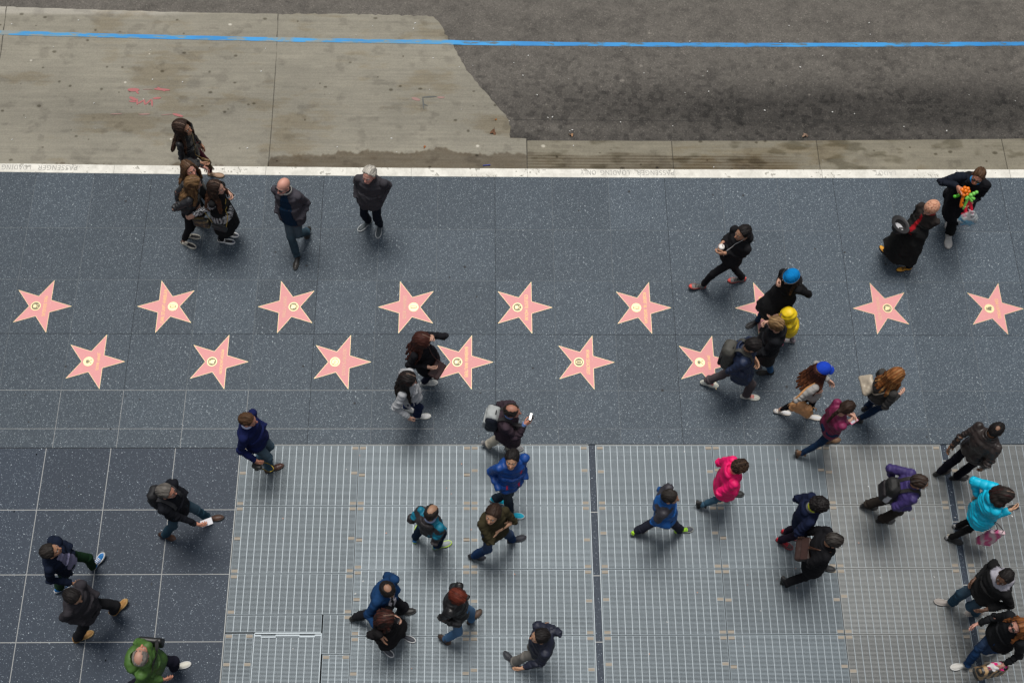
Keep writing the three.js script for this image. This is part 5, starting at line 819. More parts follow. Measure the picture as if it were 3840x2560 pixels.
 37: {S: 1.76, head: [-1.389, 1.568, 3.329], hd: 45, hp: 28, bd: 38, pel: [-1.476, 0.924, 3.326], LF: [-1.319, 3.288, -6.58, 0.0, 0.159, 0.0], RF: [-1.962, 3.381, -18.043, 0.08, 0.112, 0.0], LH: 'pk', RH: [-1.499, 0.98, 3.82], RE: [-1.679, 1.05, 3.576]},
 38: {S: 1.52, head: [-1.411, 1.366, 3.65], hd: -8, hp: 18, bd: 22, pel: [-1.449, 0.798, 3.635], LF: [-1.276, 3.608, 22.0, 0.0, 0.27, 0.0], RF: [-1.542, 3.769, 36.823, 0.0, 0.216, 0.0], LH: [-1.263, 1.22, 3.636], LE: [-1.268, 1.02, 3.743], RH: 'pk'},
 39: {S: 1.68, head: [-0.51, 1.524, 3.414], hd: 30, hp: 24, bd: 18, pel: [-0.512, 0.882, 3.456], LF: [-0.354, 3.397, -43.764, 0.0, 0.098, 0.0], RF: [-0.771, 3.629, 28.778, 0.1, 0.217, 0.0], LH: 'pk', RH: 'pk'},
 40: {S: 1.7, head: [0.513, 1.543, 3.913], hd: 172, hp: -4, bd: 165, pel: [0.552, 0.892, 3.902], LF: [0.238, 3.972, -134.592, 0.0, 0.149, 0.0], RF: [0.674, 3.777, 165.0, 0.0, 0.27, 0.0], LH: [0.284, 0.85, 4.202], RH: [0.648, 1.0, 3.659], RE: [0.833, 1.05, 3.754]},
};
const G = {
 fringe: [-4.44, 0.8, -3.462],
 phone4: [-3.946, 1.13, -2.684],
 bag4: [-4.148, 0.72, -2.353],
 bag3: [-4.408, 0.8, -2.4],
 cup: [3.302, 1.12, -1.791],
 bag12: [4.344, 0.75, 0.563],
 bag13: [5.243, 1.0, 0.304],
 phone14: [4.922, 1.14, 0.906],
 hat15: [6.054, 1.0, -2.256],
 orange: [6.973, 1.38, -2.634],
 orangeEnd: [6.958, 1.16, -2.482],
 green: [7.028, 1.36, -2.566],
 greenEnd: [7.0, 1.14, -2.463],
 greenTip: [7.124, 1.43, -2.592],
 greenStub: [6.853, 1.22, -2.638],
 redTop: [7.052, 1.26, -2.541],
 redBot: [7.118, 1.0, -2.361],
 redSide: [7.005, 1.04, -2.436],
 pbag: [7.098, 1.06, -2.357],
 bag18: [-0.848, 0.82, 0.016],
 cam20: [0.447, 1.42, 0.969],
 cam21: [-3.3, 0.74, 1.431],
 strap21a: [-3.246, 0.7, 1.365],
 strap21b: [-3.144, 0.55, 1.348],
 strap21c: [-3.158, 0.5, 1.431],
 paper: [-3.896, 0.82, 2.242],
 pbag23: [-5.488, 0.68, 3.108],
 bag25: [-4.406, 1.0, 3.847],
 bag32: [4.075, 1.0, 2.685],
 phone34: [6.922, 1.16, 2.161],
 bag34: [6.823, 0.5, 2.378],
 bag36: [6.488, 0.58, 4.189],
 phone11: [3.709, 1.02, 0.034],
 phone38: [-1.303, 1.27, 3.639],
 leaf1: [-0.022, -0.12, -4.641],
 leaf2: [-1.15, -0.12, -4.349],
 leaf3: [1.276, -0.12, -4.601],
 leaf4: [0.023, -0.12, -4.895],
 pen: [-0.144, -0.12, -3.997],
 leaf5: [5.155, -0.12, -4.622],
};
const at = (n) => V(...G[n]);

// ------------------------------------------------------------------ the people
const BLK = [0.013, 0.013, 0.015];
const P = {}, add_ = (id, o) => { P[id] = person({ ...A[id], ...o, id }); return P[id]; };
const set = (c, q, t = 1) => { for (let i = 0; i < 3; i++) c[i] = lerp(c[i], q[i], t); };
add_(1, { label: 'woman with wind blown dark hair, black jacket and burgundy trousers, standing at the kerb', w: 1, skin: 'tan', hair: 'darkbrown', style: 'wavy', hlen: 0.5, vol: 0.042, blow: [-0.009, 0.003, 0.002], part: -0.02, tip: [0.05, 0.022, 0.013], top: { col: BLK, mat: 'leather', hem: -0.1, grow: 0.014, seam: 0.3 }, legs: { col: [0.072, 0.012, 0.023], loose: 0.0, wr: 0.002, end: 0.85 }, shoes: { kind: 'flat', col: [0.36, 0.23, 0.15], sole: [0.2, 0.13, 0.08] }, grip: [0.5, 0.9] });
add_(2, { label: 'smiling woman with long light brown hair, grey leather jacket, between three friends', w: 1, skin: 'pink', hair: 'brown', style: 'long', hlen: 0.44, part: 0.015, tip: [0.16, 0.08, 0.032], vol: 0.018, top: { col: [0.03, 0.03, 0.033], mat: 'leather', hem: -0.05, grow: 0.014, open: [0.03, 0.06], shirt: [0.02, 0.02, 0.022] }, legs: { col: BLK, loose: 0.02 }, shoes: { kind: 'boot', col: BLK }, grip: [0.9, 0.4] });
add_(3, { label: 'woman with streaked dark blond hair and black leather jacket in the group of four', w: 1, skin: 'fair', hair: 'dirty', style: 'long', hlen: 0.4, part: 0, streak: [0.07, 0.035, 0.016], blow: [-0.006, 0.002, 0.003], top: { col: [0.016, 0.016, 0.019], mat: 'leather', hem: 0.02, grow: 0.016, wr: 0.01, acc: (c, v) => { if (v < 0.1) set(c, [0.006, 0.008, 0.02]); } }, legs: { col: [0.01, 0.01, 0.012], loose: 0.002, end: 0.86, grow: 0.012 }, shoes: { kind: 'flat', col: BLK, sole: [0.55, 0.52, 0.45] } });
add_(4, { label: 'woman with long brown hair and black and white patterned sleeves looking right, phone in hand', w: 1, skin: 'fair', hair: 'darkbrown', style: 'wavy', hlen: 0.56, part: 0.01, vol: 0.02, tip: [0.085, 0.035, 0.018], top: { name: 'coat', col: [0.012, 0.012, 0.013], hem: -0.85, hemY: 0.42, flare: 0.13, skirt: 1.1, grow: 0.014, cell: 0.0105, acc: (c, v, u, w, a, x, y, z) => { const band = v < 0.16 && v > -0.22 && a[0] > -0.004 && u < 0.1; if ((a[0] < 0.012 && a[1] === 1 && a[2] > 0.25) || (band && w > -0.2)) { const s = Math.sin((x + y * 0.6) * 150) * Math.sin((z - y * 0.7) * 150); set(c, s > 0.05 ? [0.62, 0.62, 0.64] : [0.014, 0.014, 0.016]); } } }, legs: { col: [0.011, 0.011, 0.013], loose: 0.01 }, shoes: { kind: 'flat', col: [0.014, 0.014, 0.018], sole: [0.78, 0.78, 0.78], toe: [0.06, 0.07, 0.12] }, grip: [1.2, 0.6] });
add_(5, { label: 'bald man with white beard and raised sunglasses, grey jacket open over a navy sweater, jeans', skin: 'pink', hair: 'silver', style: 'bald', stub: [0.75, [0.5, 0.47, 0.43]], glasses: 'sun', glassUp: 0.014, fat: 1.08, belly: 0.03, top: { col: [0.058, 0.054, 0.066], hem: -0.2, open: [0.05, 0.13], shirt: [0.006, 0.022, 0.05], inner: [[0.62, 0.6, 0.54], 0.035, 0.078], collar: 'high', acc: (c, v, u, w, a) => { if (a[2] > 0.7 && a[2] < 0.95 && a[0] < 0.01 && w > 0.05) set(c, [0.38, 0.37, 0.35]); } }, legs: { col: [0.033, 0.062, 0.085], fade: 0.6, loose: 0.018 }, shoes: { kind: 'dress', col: [0.032, 0.028, 0.025], rough: 0.35 } });
add_(6, { label: 'silver haired man in zipped dark grey jacket standing near the kerb, hands in pockets', skin: 'pink', hair: 'silver', style: 'short', vol: 0.017, line: 0.02, fat: 1.08, belly: 0.035, top: { col: [0.05, 0.047, 0.055], hem: -0.2, zip: 1, collar: 'high', grow: 0.022, seam: 0.62 }, legs: { col: [0.008, 0.011, 0.02], loose: 0.02 }, shoes: { col: [0.05, 0.065, 0.075], sole: [0.45, 0.47, 0.48] } });
add_(7, { label: 'striding man in black hooded top and trousers holding an iced coffee, grey and red trainers', skin: 'tan', hair: 'black', style: 'short', vol: 0.016, line: 0.012, stub: [0.45, [0.05, 0.03, 0.022]], top: { col: [0.012, 0.012, 0.014], hem: -0.14, hood: 1, grow: 0.016, name: 'hooded_top' }, legs: { col: [0.011, 0.011, 0.013], loose: 0.008 }, shoes: { col: [0.19, 0.185, 0.18], sole: [0.3, 0.06, 0.055], toe: [0.75, 0.09, 0.07], heel: [0.85, 0.09, 0.07], lace: [0.03, 0.03, 0.03] }, grip: [0.95, 0.95] });
add_(8, { label: 'woman in bright blue knitted beanie and long black coat, one arm raised to her head', w: 1, skin: 'fair', hair: 'darkbrown', style: 'long', hlen: 0.36, tip: [0.08, 0.035, 0.018], hat: { kind: 'beanie', col: [0.004, 0.2, 0.52], band: [0.012, 0.012, 0.014] }, top: { name: 'coat', col: [0.011, 0.011, 0.012], hem: -0.9, hemY: 0.5, flare: 0.16, skirt: 1.1, grow: 0.018 }, legs: { col: [0.02, 0.05, 0.1], loose: 0.004 }, shoes: { kind: 'boot', col: BLK }, glove: [1, 0], grip: [0.7, 1.2] });
add_(9, { label: 'small child in a bright yellow padded jacket with the hood up', w: 1, skin: 'fair', hair: 'brown', hat: { kind: 'hood', col: [0.86, 0.6, 0.01] }, top: { col: [0.86, 0.6, 0.008], mat: 'puffer', puff: 8, hem: -0.3, grow: 0.03, hood: 1, skirt: 0.4, flare: 0.1 }, legs: { col: [0.2, 0.17, 0.19], loose: 0.006 }, shoes: { col: [0.5, 0.47, 0.46], sole: [0.62, 0.62, 0.6], toe: [0.75, 0.08, 0.2], heel: [0.7, 0.1, 0.22] } });
add_(10, { label: 'person with short blond hair and black wool jacket beside the yellow clad child', skin: 'fair', hair: 'dirty', style: 'short', vol: 0.022, streak: [0.3, 0.19, 0.09], fat: 1.1, top: { col: [0.012, 0.013, 0.016], hem: -0.26, grow: 0.024, hood: 1, acc: (c, v) => { if (v < -0.1) set(c, [0.028, 0.026, 0.026]); } }, legs: { col: [0.03, 0.09, 0.19], fade: 0.5 }, shoes: { kind: 'boot', col: [0.014, 0.013, 0.013] }, grip: [0.6, 1.1] });
add_(11, { label: 'black haired man with glasses, navy hooded jacket, grey trousers and white trainers with coral laces', skin: 'asian', hair: 'black', style: 'short', vol: 0.018, glasses: 1, top: { col: [0.01, 0.02, 0.055], mat: 'shell', hem: -0.3, hood: 1, grow: 0.022, wr: 0.01, skirt: 0.35, flare: 0.1, inner: [[0.06, 0.05, 0.045], 0.03, 0.07] }, legs: { col: [0.085, 0.07, 0.074], loose: 0.02 }, shoes: { col: [0.68, 0.68, 0.61], sole: [0.66, 0.66, 0.58], lace: [0.92, 0.13, 0.12] }, grip: [0.8, 0.5] });
add_(12, { label: 'woman in blue baseball cap with long auburn hair, grey sweater and white canvas shoes', w: 1, skin: 'fair', hair: 'auburn', style: 'long', hlen: 0.46, blow: [-0.012, 0.002, 0.002], tip: [0.1, 0.034, 0.014], hat: { kind: 'cap', col: [0.012, 0.055, 0.47] }, top: { name: 'sweater', col: [0.34, 0.33, 0.315], hem: -0.14, grow: 0.02, wr: 0.009 }, legs: { col: [0.01, 0.01, 0.012], loose: 0, end: 0.86 }, shoes: { kind: 'flat', col: [0.78, 0.78, 0.8], sole: [0.66, 0.6, 0.53] } });
add_(13, { label: 'woman with long honey blond hair seen from behind, charcoal jacket, dark jeans, cream shoulder bag', w: 1, skin: 'fair', hair: 'copper', style: 'long', hlen: 0.34, vol: 0.026, streak: [0.33, 0.17, 0.06], top: { col: [0.05, 0.048, 0.046], hem: -0.06, grow: 0.018, acc: (c, v, u, w, a) => { if (v < 0.0 && a[0] > 0.0) set(c, [0.62, 0.62, 0.76]); } }, legs: { col: [0.008, 0.022, 0.055], loose: 0.004 }, shoes: { kind: 'boot', col: [0.03, 0.027, 0.026] } });
add_(14, { label: 'woman with brown ponytail, burgundy jacket with quilted shoulders, jeans and tan ankle boots', w: 1, skin: 'fair', hair: 'darkbrown', style: 'pony', vol: 0.012, tip: [0.045, 0.024, 0.014], top: { col: [0.125, 0.007, 0.042], mat: 'shell', hem: -0.22, grow: 0.018, acc: (c, v, u, w, a) => { if (a[2] < 0.35 && a[0] < 0.03 && v > 0.6) set(c, [0.2, 0.014, 0.072]); } }, legs: { col: [0.01, 0.03, 0.075], loose: 0.0, wr: 0.004 }, shoes: { kind: 'boot', col: [0.15, 0.08, 0.042], sole: [0.06, 0.045, 0.035] }, grip: [0.8, 0.9] });
add_(15, { label: 'person in wrinkled pink cap, long black robe and orange shoes holding a bowler hat', skin: 'fair', hair: 'grey', hat: { kind: 'ridged' }, top: { name: 'robe', col: [0.013, 0.013, 0.013], hem: -1.15, hemY: 0.2, flare: 0.125, skirt: 1.65, grow: 0.024, wr: 0.012, inner: [[0.3, 0.012, 0.014], 0.01, 0.075], acc: (c, v, u, w, a_, x_) => { if (v > 0.55) set(c, [0.03, 0.025, 0.023]); if (w > 0.04 && u > -0.05 && u < 0.02 + 0.03 * noise(x_ * 9, v * 5, 2) && v > 0.05 && noise(v * 9, u * 20, 3) > -0.45) set(c, [0.3, 0.008, 0.014]); } }, legs: { col: BLK, loose: 0.02 }, shoes: { col: [0.75, 0.33, 0.02], sole: [0.03, 0.02, 0.02], lace: [0.02, 0.015, 0.015], toe: [0.8, 0.4, 0.03] }, glove: [1, 1], grip: [1.1, 0.7] });
add_(16, { label: 'man in loose black coat and dark glasses looking down at balloon animals in his hands', skin: 'ruddy', hair: 'brown', style: 'crop', vol: 0.011, glasses: 'sun', fat: 1.08, top: { name: 'coat', col: [0.009, 0.009, 0.012], hem: -0.7, hemY: 0.5, flare: 0.16, skirt: 1, grow: 0.03, wr: 0.011, inner: [[0.04, 0.33, 0.75], 0.02, 0.068], acc: (c, v, u, w, a) => { if (a[1] === 1 && a[0] < 0.02) set(c, [0.011, 0.014, 0.024]); } }, legs: { col: [0.01, 0.01, 0.011], loose: 0.034 }, shoes: { col: [0.5, 0.48, 0.46], sole: [0.42, 0.4, 0.38], lace: [0.6, 0.6, 0.58], wide: 1.15 }, big: 1.1, point: 1, grip: [1.1, 1.6] });
add_(17, { label: 'man with close cropped hair and dark brown leather jacket seen from behind, right side', skin: 'brown', hair: 'black', style: 'balding', bald: [0.03, -0.06, 0.028], vol: 0.01, fat: 1.08, top: { col: [0.03, 0.022, 0.02], mat: 'leather', hem: -0.16, collar: 'high', grow: 0.022, wr: 0.011, seam: 0.75 }, legs: { col: [0.006, 0.006, 0.011], loose: 0.014 }, shoes: { kind: 'dress', col: [0.016, 0.014, 0.014], rough: 0.35 } });
add_(18, { label: 'woman with long dark auburn hair shading her eyes, black coat and brown handbag', w: 1, skin: 'fair', hair: 'auburn', style: 'wavy', hlen: 0.5, vol: 0.034, part: 0.02, blow: [-0.01, 0, 0], top: { name: 'coat', col: [0.011, 0.011, 0.014], hem: -0.4, skirt: 0.7, flare: 0.1, grow: 0.016 }, legs: { col: [0.008, 0.01, 0.024], loose: 0.006 }, shoes: { col: [0.42, 0.43, 0.42], sole: [0.6, 0.6, 0.58], lace: [0.5, 0.5, 0.5] }, grip: [0.6, 0.9] });
add_(19, { label: 'woman with long straight black hair, light grey hooded top, navy striped trousers, white trainers', w: 1, skin: 'fair', hair: 'black', style: 'long', hlen: 0.56, part: 0.02, vol: 0.028, streak: [0.025, 0.012, 0.01], top: { name: 'hooded_top', col: [0.4, 0.41, 0.43], hem: -0.16, collar: 1, zip: 1, grow: 0.022, wr: 0.009 }, legs: { col: [0.01, 0.018, 0.055], loose: 0.02, paint: (x, y, z, c, k) => { const m = k.hip[1], q = (x - m.x) * k.lf.x + (z - m.z) * k.lf.z, s = (x - m.x) * k.f.x + (z - m.z) * k.f.z; if (q < -0.05 && Math.abs(((s + 0.2) * 38) % 2 - 1) < 0.32 && Math.abs(s) < 0.1) set(c, [0.5, 0.5, 0.52]); } }, shoes: { col: [0.78, 0.78, 0.77], sole: [0.7, 0.7, 0.64], lace: [0.8, 0.8, 0.8] }, grip: [0.8, 0.5] });
add_(20, { label: 'balding man photographing with a raised compact camera, plum brown jacket and cream trousers', skin: 'ruddy', hair: 'soft', style: 'balding', bald: [0.075, -0.015, 0.05], vol: 0.012, stub: [0.15, [0.08, 0.06, 0.05]], top: { col: [0.046, 0.031, 0.041], hem: -0.26, collar: 1, grow: 0.022, wr: 0.01, inner: [[0.12, 0.2, 0.42], 0.022, 0.062] }, legs: { col: [0.5, 0.46, 0.38], loose: 0.03 }, shoes: { col: [0.17, 0.17, 0.18], sole: [0.3, 0.3, 0.3], lace: [0.1, 0.1, 0.1] }, cuff: [0, 1, [0.14, 0.25, 0.55]], grip: [0.5, 1.0] });
add_(21, { label: 'man in navy sweater with pale collar, blue jeans and brown shoes, holding a camera', skin: 'ruddy', hair: 'brown', style: 'crop', vol: 0.01, top: { name: 'sweater', col: [0.008, 0.013, 0.068], hem: -0.08, grow: 0.02, wr: 0.006, inner: [[0.58, 0.63, 0.85], 0.02, 0.066] }, belly: 0.02, legs: { col: [0.045, 0.09, 0.13], fade: 0.7, loose: 0.014 }, shoes: { kind: 'dress', col: [0.085, 0.033, 0.024], rough: 0.35, sole: [0.05, 0.03, 0.02] }, grip: [0.5, 1.0] });
add_(22, { label: 'grey haired man with glasses striding on dark pavers, black jacket and jeans, paper in hand', skin: 'ruddy', hair: 'pepper', style: 'short', vol: 0.015, glasses: 1, stub: [0.2, [0.2, 0.17, 0.15]], top: { col: [0.009, 0.01, 0.014], hem: -0.14, collar: 1, grow: 0.018 }, legs: { col: [0.022, 0.06, 0.092], fade: 0.4, loose: 0.016 }, shoes: { kind: 'dress', col: [0.062, 0.027, 0.016], rough: 0.5, sole: [0.03, 0.02, 0.016] }, grip: [0.4, 0.9] });
add_(23, { label: 'man in open navy jacket over lilac shirt, dark green trousers and bright blue trainers', skin: 'tan', hair: 'soft', style: 'short', vol: 0.015, top: { col: [0.008, 0.013, 0.03], hem: -0.2, open: [0.05, 0.1], shirt: [0.23, 0.22, 0.34], collar: 1, grow: 0.02, inner: [[0.75, 0.55, 0.04], 0.006, 0.052] }, legs: { col: [0.008, 0.03, 0.012], loose: 0.02 }, shoes: { col: [0.01, 0.15, 0.42], sole: [0.72, 0.72, 0.7], lace: [0.8, 0.8, 0.8] }, grip: [0.5, 1.1] });
add_(24, { label: 'man in charcoal jacket, black trousers and tan work boots near the lower left corner', skin: 'asian', hair: 'black', style: 'short', vol: 0.016, top: { col: [0.036, 0.033, 0.039], hem: -0.2, collar: 1, grow: 0.022, acc: (c, v, u, w) => { if (w < -0.02 && Math.abs(v - 0.72) < 0.025 && Math.abs(u - 0.05) < 0.01) set(c, [0.3, 0.5, 0.5]); } }, legs: { col: [0.012, 0.012, 0.014], loose: 0.022 }, shoes: { kind: 'boot', col: [0.36, 0.185, 0.055], sole: [0.46, 0.3, 0.12], lace: [0.4, 0.24, 0.09] } });
add_(25, { label: 'balding grey haired man in green hooded jacket at the bottom edge', skin: 'ruddy', hair: 'grey', style: 'balding', bald: [0.08, -0.005, 0.05], vol: 0.012, stub: [0.3, [0.25, 0.22, 0.2]], fat: 1.05, top: { col: [0.058, 0.135, 0.024], mat: 'shell', hem: -0.26, hood: 1.45, grow: 0.028, wr: 0.012, skirt: 0.3, flare: 0.1 }, legs: { col: [0.012, 0.012, 0.022], loose: 0.028 }, shoes: { col: [0.66, 0.64, 0.56], sole: [0.55, 0.55, 0.55] }, grip: [0.5, 0.5] });
add_(26, { label: 'man in blue padded jacket with red trim and turquoise shoes looking down', skin: 'asian', hair: 'black', style: 'short', vol: 0.016, line: -0.004, fat: 0.95, top: { col: [0.005, 0.055, 0.26], mat: 'puffer', hem: -0.14, puff: 6, collar: 'high', grow: 0.02, inner: [[0.75, 0.012, 0.02], 0.032, 0.062], acc: (c, v, u, w) => { if (w > 0.05 && Math.abs(Math.abs(u) - 0.085) < 0.012 && v > 0.05 && v < 0.22) set(c, [0.75, 0.01, 0.02]); if (w > 0.03 && Math.abs(u - 0.1) < 0.012 && v > 0.62 && v < 0.78) set(c, [0.7, 0.02, 0.03]); } }, legs: { col: [0.012, 0.022, 0.036], fade: 0.45, loose: 0.02 }, shoes: { col: [0.0, 0.48, 0.68], sole: [0.5, 0.55, 0.56] } });
add_(27, { label: 'man in teal and charcoal panelled jacket seen from behind on the grating', skin: 'asian', hair: 'soft', style: 'balding', bald: [0.085, 0.005, 0.05], vol: 0.009, top: { col: [0.03, 0.026, 0.028], mat: 'shell', hem: -0.14, hood: 1, grow: 0.024, wr: 0.01, inner: [[0.3, 0.36, 0.55], 0.022, 0.066], acc: (c, v, u, w, a) => { const T = [0.002, 0.15, 0.24]; if ((v > 0.95 && w > -0.05) || (a[0] < 0.012 && a[2] > 0.3 && a[2] < 0.66) || (a[0] > 0.02 && Math.abs(Math.abs(u) - 0.1 - 0.04 * (v - 0.2)) < 0.017 && v < 0.6)) set(c, T); if (a[0] < 0.02 && a[2] > 1.8) set(c, T); } }, legs: { col: [0.008, 0.02, 0.045], loose: 0.02 }, shoes: { col: [0.33, 0.37, 0.38], sole: [0.5, 0.72, 0.06], heel: [0.01, 0.18, 0.5] }, grip: [0.5, 0.5] });
add_(28, { label: 'man in olive jacket with folded arms and blue jeans, looking down on the grating', skin: 'asian', hair: 'darkbrown', style: 'short', vol: 0.022, line: -0.002, top: { col: [0.042, 0.035, 0.018], hem: -0.16, sleeve: 0.42, collar: 1, grow: 0.022, wr: 0.01 }, legs: { col: [0.01, 0.034, 0.1], fade: 0.5, loose: 0.016 }, shoes: { kind: 'dress', col: [0.026, 0.028, 0.038], rough: 0.6, sole: [0.03, 0.03, 0.035] }, grip: [0.4, 0.6] });
add_(29, { label: 'man in bright blue jacket with dark shoulder panels, walking with neon laced trainers', skin: 'tan', hair: 'soft', style: 'short', vol: 0.013, top: { col: [0.004, 0.085, 0.31], mat: 'shell', hem: -0.2, collar: 'high', grow: 0.024, acc: (c, v, u, w, a) => { if ((a[2] < 0.62 && a[0] < 0.03 && v > 0.6) || (v > 0.82 && Math.abs(u) > 0.06 && v < 0.95)) set(c, [0.036, 0.034, 0.044]); } }, legs: { col: [0.021, 0.023, 0.037], loose: 0.018 }, shoes: { col: [0.05, 0.055, 0.07], sole: [0.2, 0.21, 0.2], lace: [0.5, 0.98, 0.02], heel: [0.5, 0.9, 0.04] } });
add_(30, { label: 'woman in hot pink hooded coat with short brown hair walking right on the grating', w: 1, skin: 'fair', hair: 'darkbrown', style: 'curly', vol: 0.016, streak: [0.07, 0.04, 0.022], fat: 1.08, top: { name: 'coat', col: [0.8, 0.003, 0.135], mat: 'shell', hem: -0.28, hood: 1, grow: 0.028, wr: 0.009, skirt: 0.35, flare: 0.12 }, legs: { col: [0.05, 0.115, 0.175], loose: 0.004, fade: 0.3 }, shoes: { kind: 'boot', col: [0.014, 0.014, 0.015] } });
add_(31, { label: 'person with curly black hair and yellow scarf, navy hooded coat, red and black trainers', skin: 'tan', hair: 'black', style: 'curly', vol: 0.028, top: { name: 'coat', col: [0.009, 0.014, 0.04], hem: -0.25, hood: 1, grow: 0.026, wr: 0.009, inner: [[0.13, 0.13, 0.13], 0.03, 0.075], skirt: 0.3, flare: 0.1 }, legs: { col: [0.014, 0.009, 0.02], loose: 0.012 }, shoes: { col: [0.08, 0.05, 0.052], sole: [0.25, 0.04, 0.05], lace: [0.8, 0.02, 0.05], heel: [0.7, 0.02, 0.04] }, grip: [0.5, 0.4] });
add_(32, { label: 'person in long black coat with brown messenger bag across the back, leg trailing behind', skin: 'tan', hair: 'soft', style: 'short', vol: 0.016, streak: [0.06, 0.055, 0.05], glasses: 1, fat: 1.05, top: { name: 'coat', col: [0.009, 0.009, 0.011], hem: -0.35, grow: 0.024, skirt: 0.55, flare: 0.12 }, legs: { col: [0.009, 0.009, 0.011], loose: 0.022 }, shoes: { kind: 'dress', col: [0.02, 0.02, 0.021] } });
add_(33, { label: 'man in purple jacket with black and white backpack, brown trousers, right half of the grating', skin: 'tan', hair: 'darkbrown', style: 'crop', vol: 0.012, streak: [0.06, 0.05, 0.045], glasses: 1, fat: 1.06, top: { col: [0.043, 0.028, 0.135], mat: 'shell', hem: -0.14, collar: 1, grow: 0.026, wr: 0.006 }, legs: { col: [0.034, 0.028, 0.024], loose: 0.028 }, shoes: { col: [0.025, 0.025, 0.027], lace: [0.2, 0.2, 0.2] }, grip: [0.6, 0.5] });
add_(34, { label: 'woman in turquoise padded jacket with short dark hair, black leggings and pink bag', w: 1, skin: 'asian', hair: 'soft', style: 'bob', hlen: 0.1, vol: 0.022, streak: [0.035, 0.01, 0.01], fat: 1.1, top: { col: [0.0, 0.46, 0.68], mat: 'puffer', puff: 9, hem: -0.26, hood: 1, grow: 0.03, inner: [[0.7, 0.72, 0.74], 0.04, 0.078], skirt: 0.3, flare: 0.09 }, legs: { col: [0.009, 0.009, 0.01], loose: 0.0, wr: 0.004 }, shoes: { col: [0.014, 0.014, 0.015], heel: [0.4, 0.4, 0.4] }, grip: [0.5, 0.7] });
add_(35, { label: 'man in black jacket over a grey hood, blue jeans, near the right edge', skin: 'dark', hair: 'black', style: 'crop', vol: 0.008, fat: 1.06, top: { col: [0.012, 0.012, 0.013], hem: -0.2, hood: 1, grow: 0.026, wr: 0.009, acc: (c, v, u, w, a, x, y, z, k) => { const d = Math.hypot(x - k.N.x, z - k.N.z); if (v > 0.9 && d < 0.155 && a[0] > -0.02) set(c, [0.36, 0.35, 0.4]); } }, legs: { col: [0.022, 0.06, 0.1], fade: 0.4, loose: 0.022 }, shoes: { col: [0.3, 0.27, 0.25], sole: [0.34, 0.31, 0.29] }, grip: [0.6, 0.5] });
add_(36, { label: 'woman with coppery hair and sunglasses, black jacket and jeans, in the lower right corner', w: 1, skin: 'pink', hair: 'copper', style: 'wavy', hlen: 0.3, vol: 0.024, glasses: 'sun', streak: [0.08, 0.026, 0.01], fat: 1.1, top: { col: [0.011, 0.012, 0.014], hem: -0.2, collar: 1, grow: 0.026, wr: 0.009 }, legs: { col: [0.008, 0.034, 0.1], loose: 0.012, fade: 0.3 }, shoes: { col: [0.52, 0.51, 0.48], sole: [0.6, 0.6, 0.58] }, grip: [1.2, 0.5] });
add_(37, { label: 'man in blue blazer, white shirt and thin black tie, arm around a shorter woman', skin: 'tan', hair: 'black', style: 'balding', bald: [0.045, -0.045, 0.045], vol: 0.013, top: { name: 'blazer', col: [0.01, 0.043, 0.125], hem: -0.24, open: [0.02, 0.12], shirt: [0.6, 0.56, 0.6], tie: 1, grow: 0.02, wr: 0.006, collar: 1, skirt: 0.3, flare: 0.08 }, legs: { col: [0.014, 0.014, 0.018], loose: 0.018 }, shoes: { kind: 'dress', col: [0.018, 0.018, 0.018], rough: 0.5 }, cuff: [0, 1, [0.6, 0.6, 0.65]], grip: [0.5, 0.35] });
add_(38, { label: 'short woman with wavy dark hair and black coat, held by the man in the blazer', w: 1, skin: 'fair', hair: 'auburn', style: 'wavy', hlen: 0.17, vol: 0.03, streak: [0.014, 0.01, 0.009], glasses: 'sun', top: { name: 'coat', col: [0.012, 0.011, 0.012], hem: -0.35, grow: 0.024, skirt: 0.8, flare: 0.13, wr: 0.009 }, legs: { col: [0.01, 0.01, 0.011], loose: 0.012 }, shoes: { col: [0.06, 0.065, 0.08], sole: [0.75, 0.75, 0.75] }, grip: [0.9, 0.5] });
add_(39, { label: 'person with short dark red hair, black leather jacket, light blue jeans and brown boots', skin: 'pink', hair: 'red', style: 'short', vol: 0.024, streak: [0.05, 0.012, 0.008], top: { col: [0.013, 0.013, 0.014], mat: 'leather', hem: -0.08, collar: 1, zip: 1, grow: 0.02, wr: 0.01, seam: 0.78 }, legs: { col: [0.07, 0.16, 0.3], loose: 0.012, fade: 0.3 }, shoes: { kind: 'boot', col: [0.075, 0.044, 0.03], sole: [0.03, 0.024, 0.02] } });
add_(40, { label: 'man in navy jacket with one bent arm swung back, grey trousers, bottom centre', skin: 'asian', hair: 'black', style: 'short', vol: 0.015, top: { col: [0.013, 0.016, 0.034], mat: 'shell', hem: -0.16, collar: 1, grow: 0.024, wr: 0.011 }, legs: { col: [0.19, 0.18, 0.165], loose: 0.022 }, shoes: { col: [0.022, 0.025, 0.033], sole: [0.03, 0.032, 0.04], lace: [0.06, 0.06, 0.07] }, grip: [0.6, 0.4] });
{ // white print across the grey hooded top
  const k = P[19]; for (const [t, v, u, s] of [['O', 0.72, 0.05, 0.045], ['ANT', 0.6, -0.06, 0.05]]) { const X = k.lf2.clone().addScaledVector(k.axis, -k.lf2.dot(k.axis)).normalize(), Z = V().crossVectors(X, k.axis), p = onto(k, tp(k, v, u, 0.4), tp(k, v, u, 0), 0.004), g = new TextGeometry(t, { font: fontBold, size: s, depth: 0.006, curveSegments: 3 }); g.center(); g.applyMatrix4(new THREE.Matrix4().makeBasis(X, k.axis, Z).setPosition(p)); k.put('print', g, M([0.75, 0.75, 0.78], 0.8)); }
}
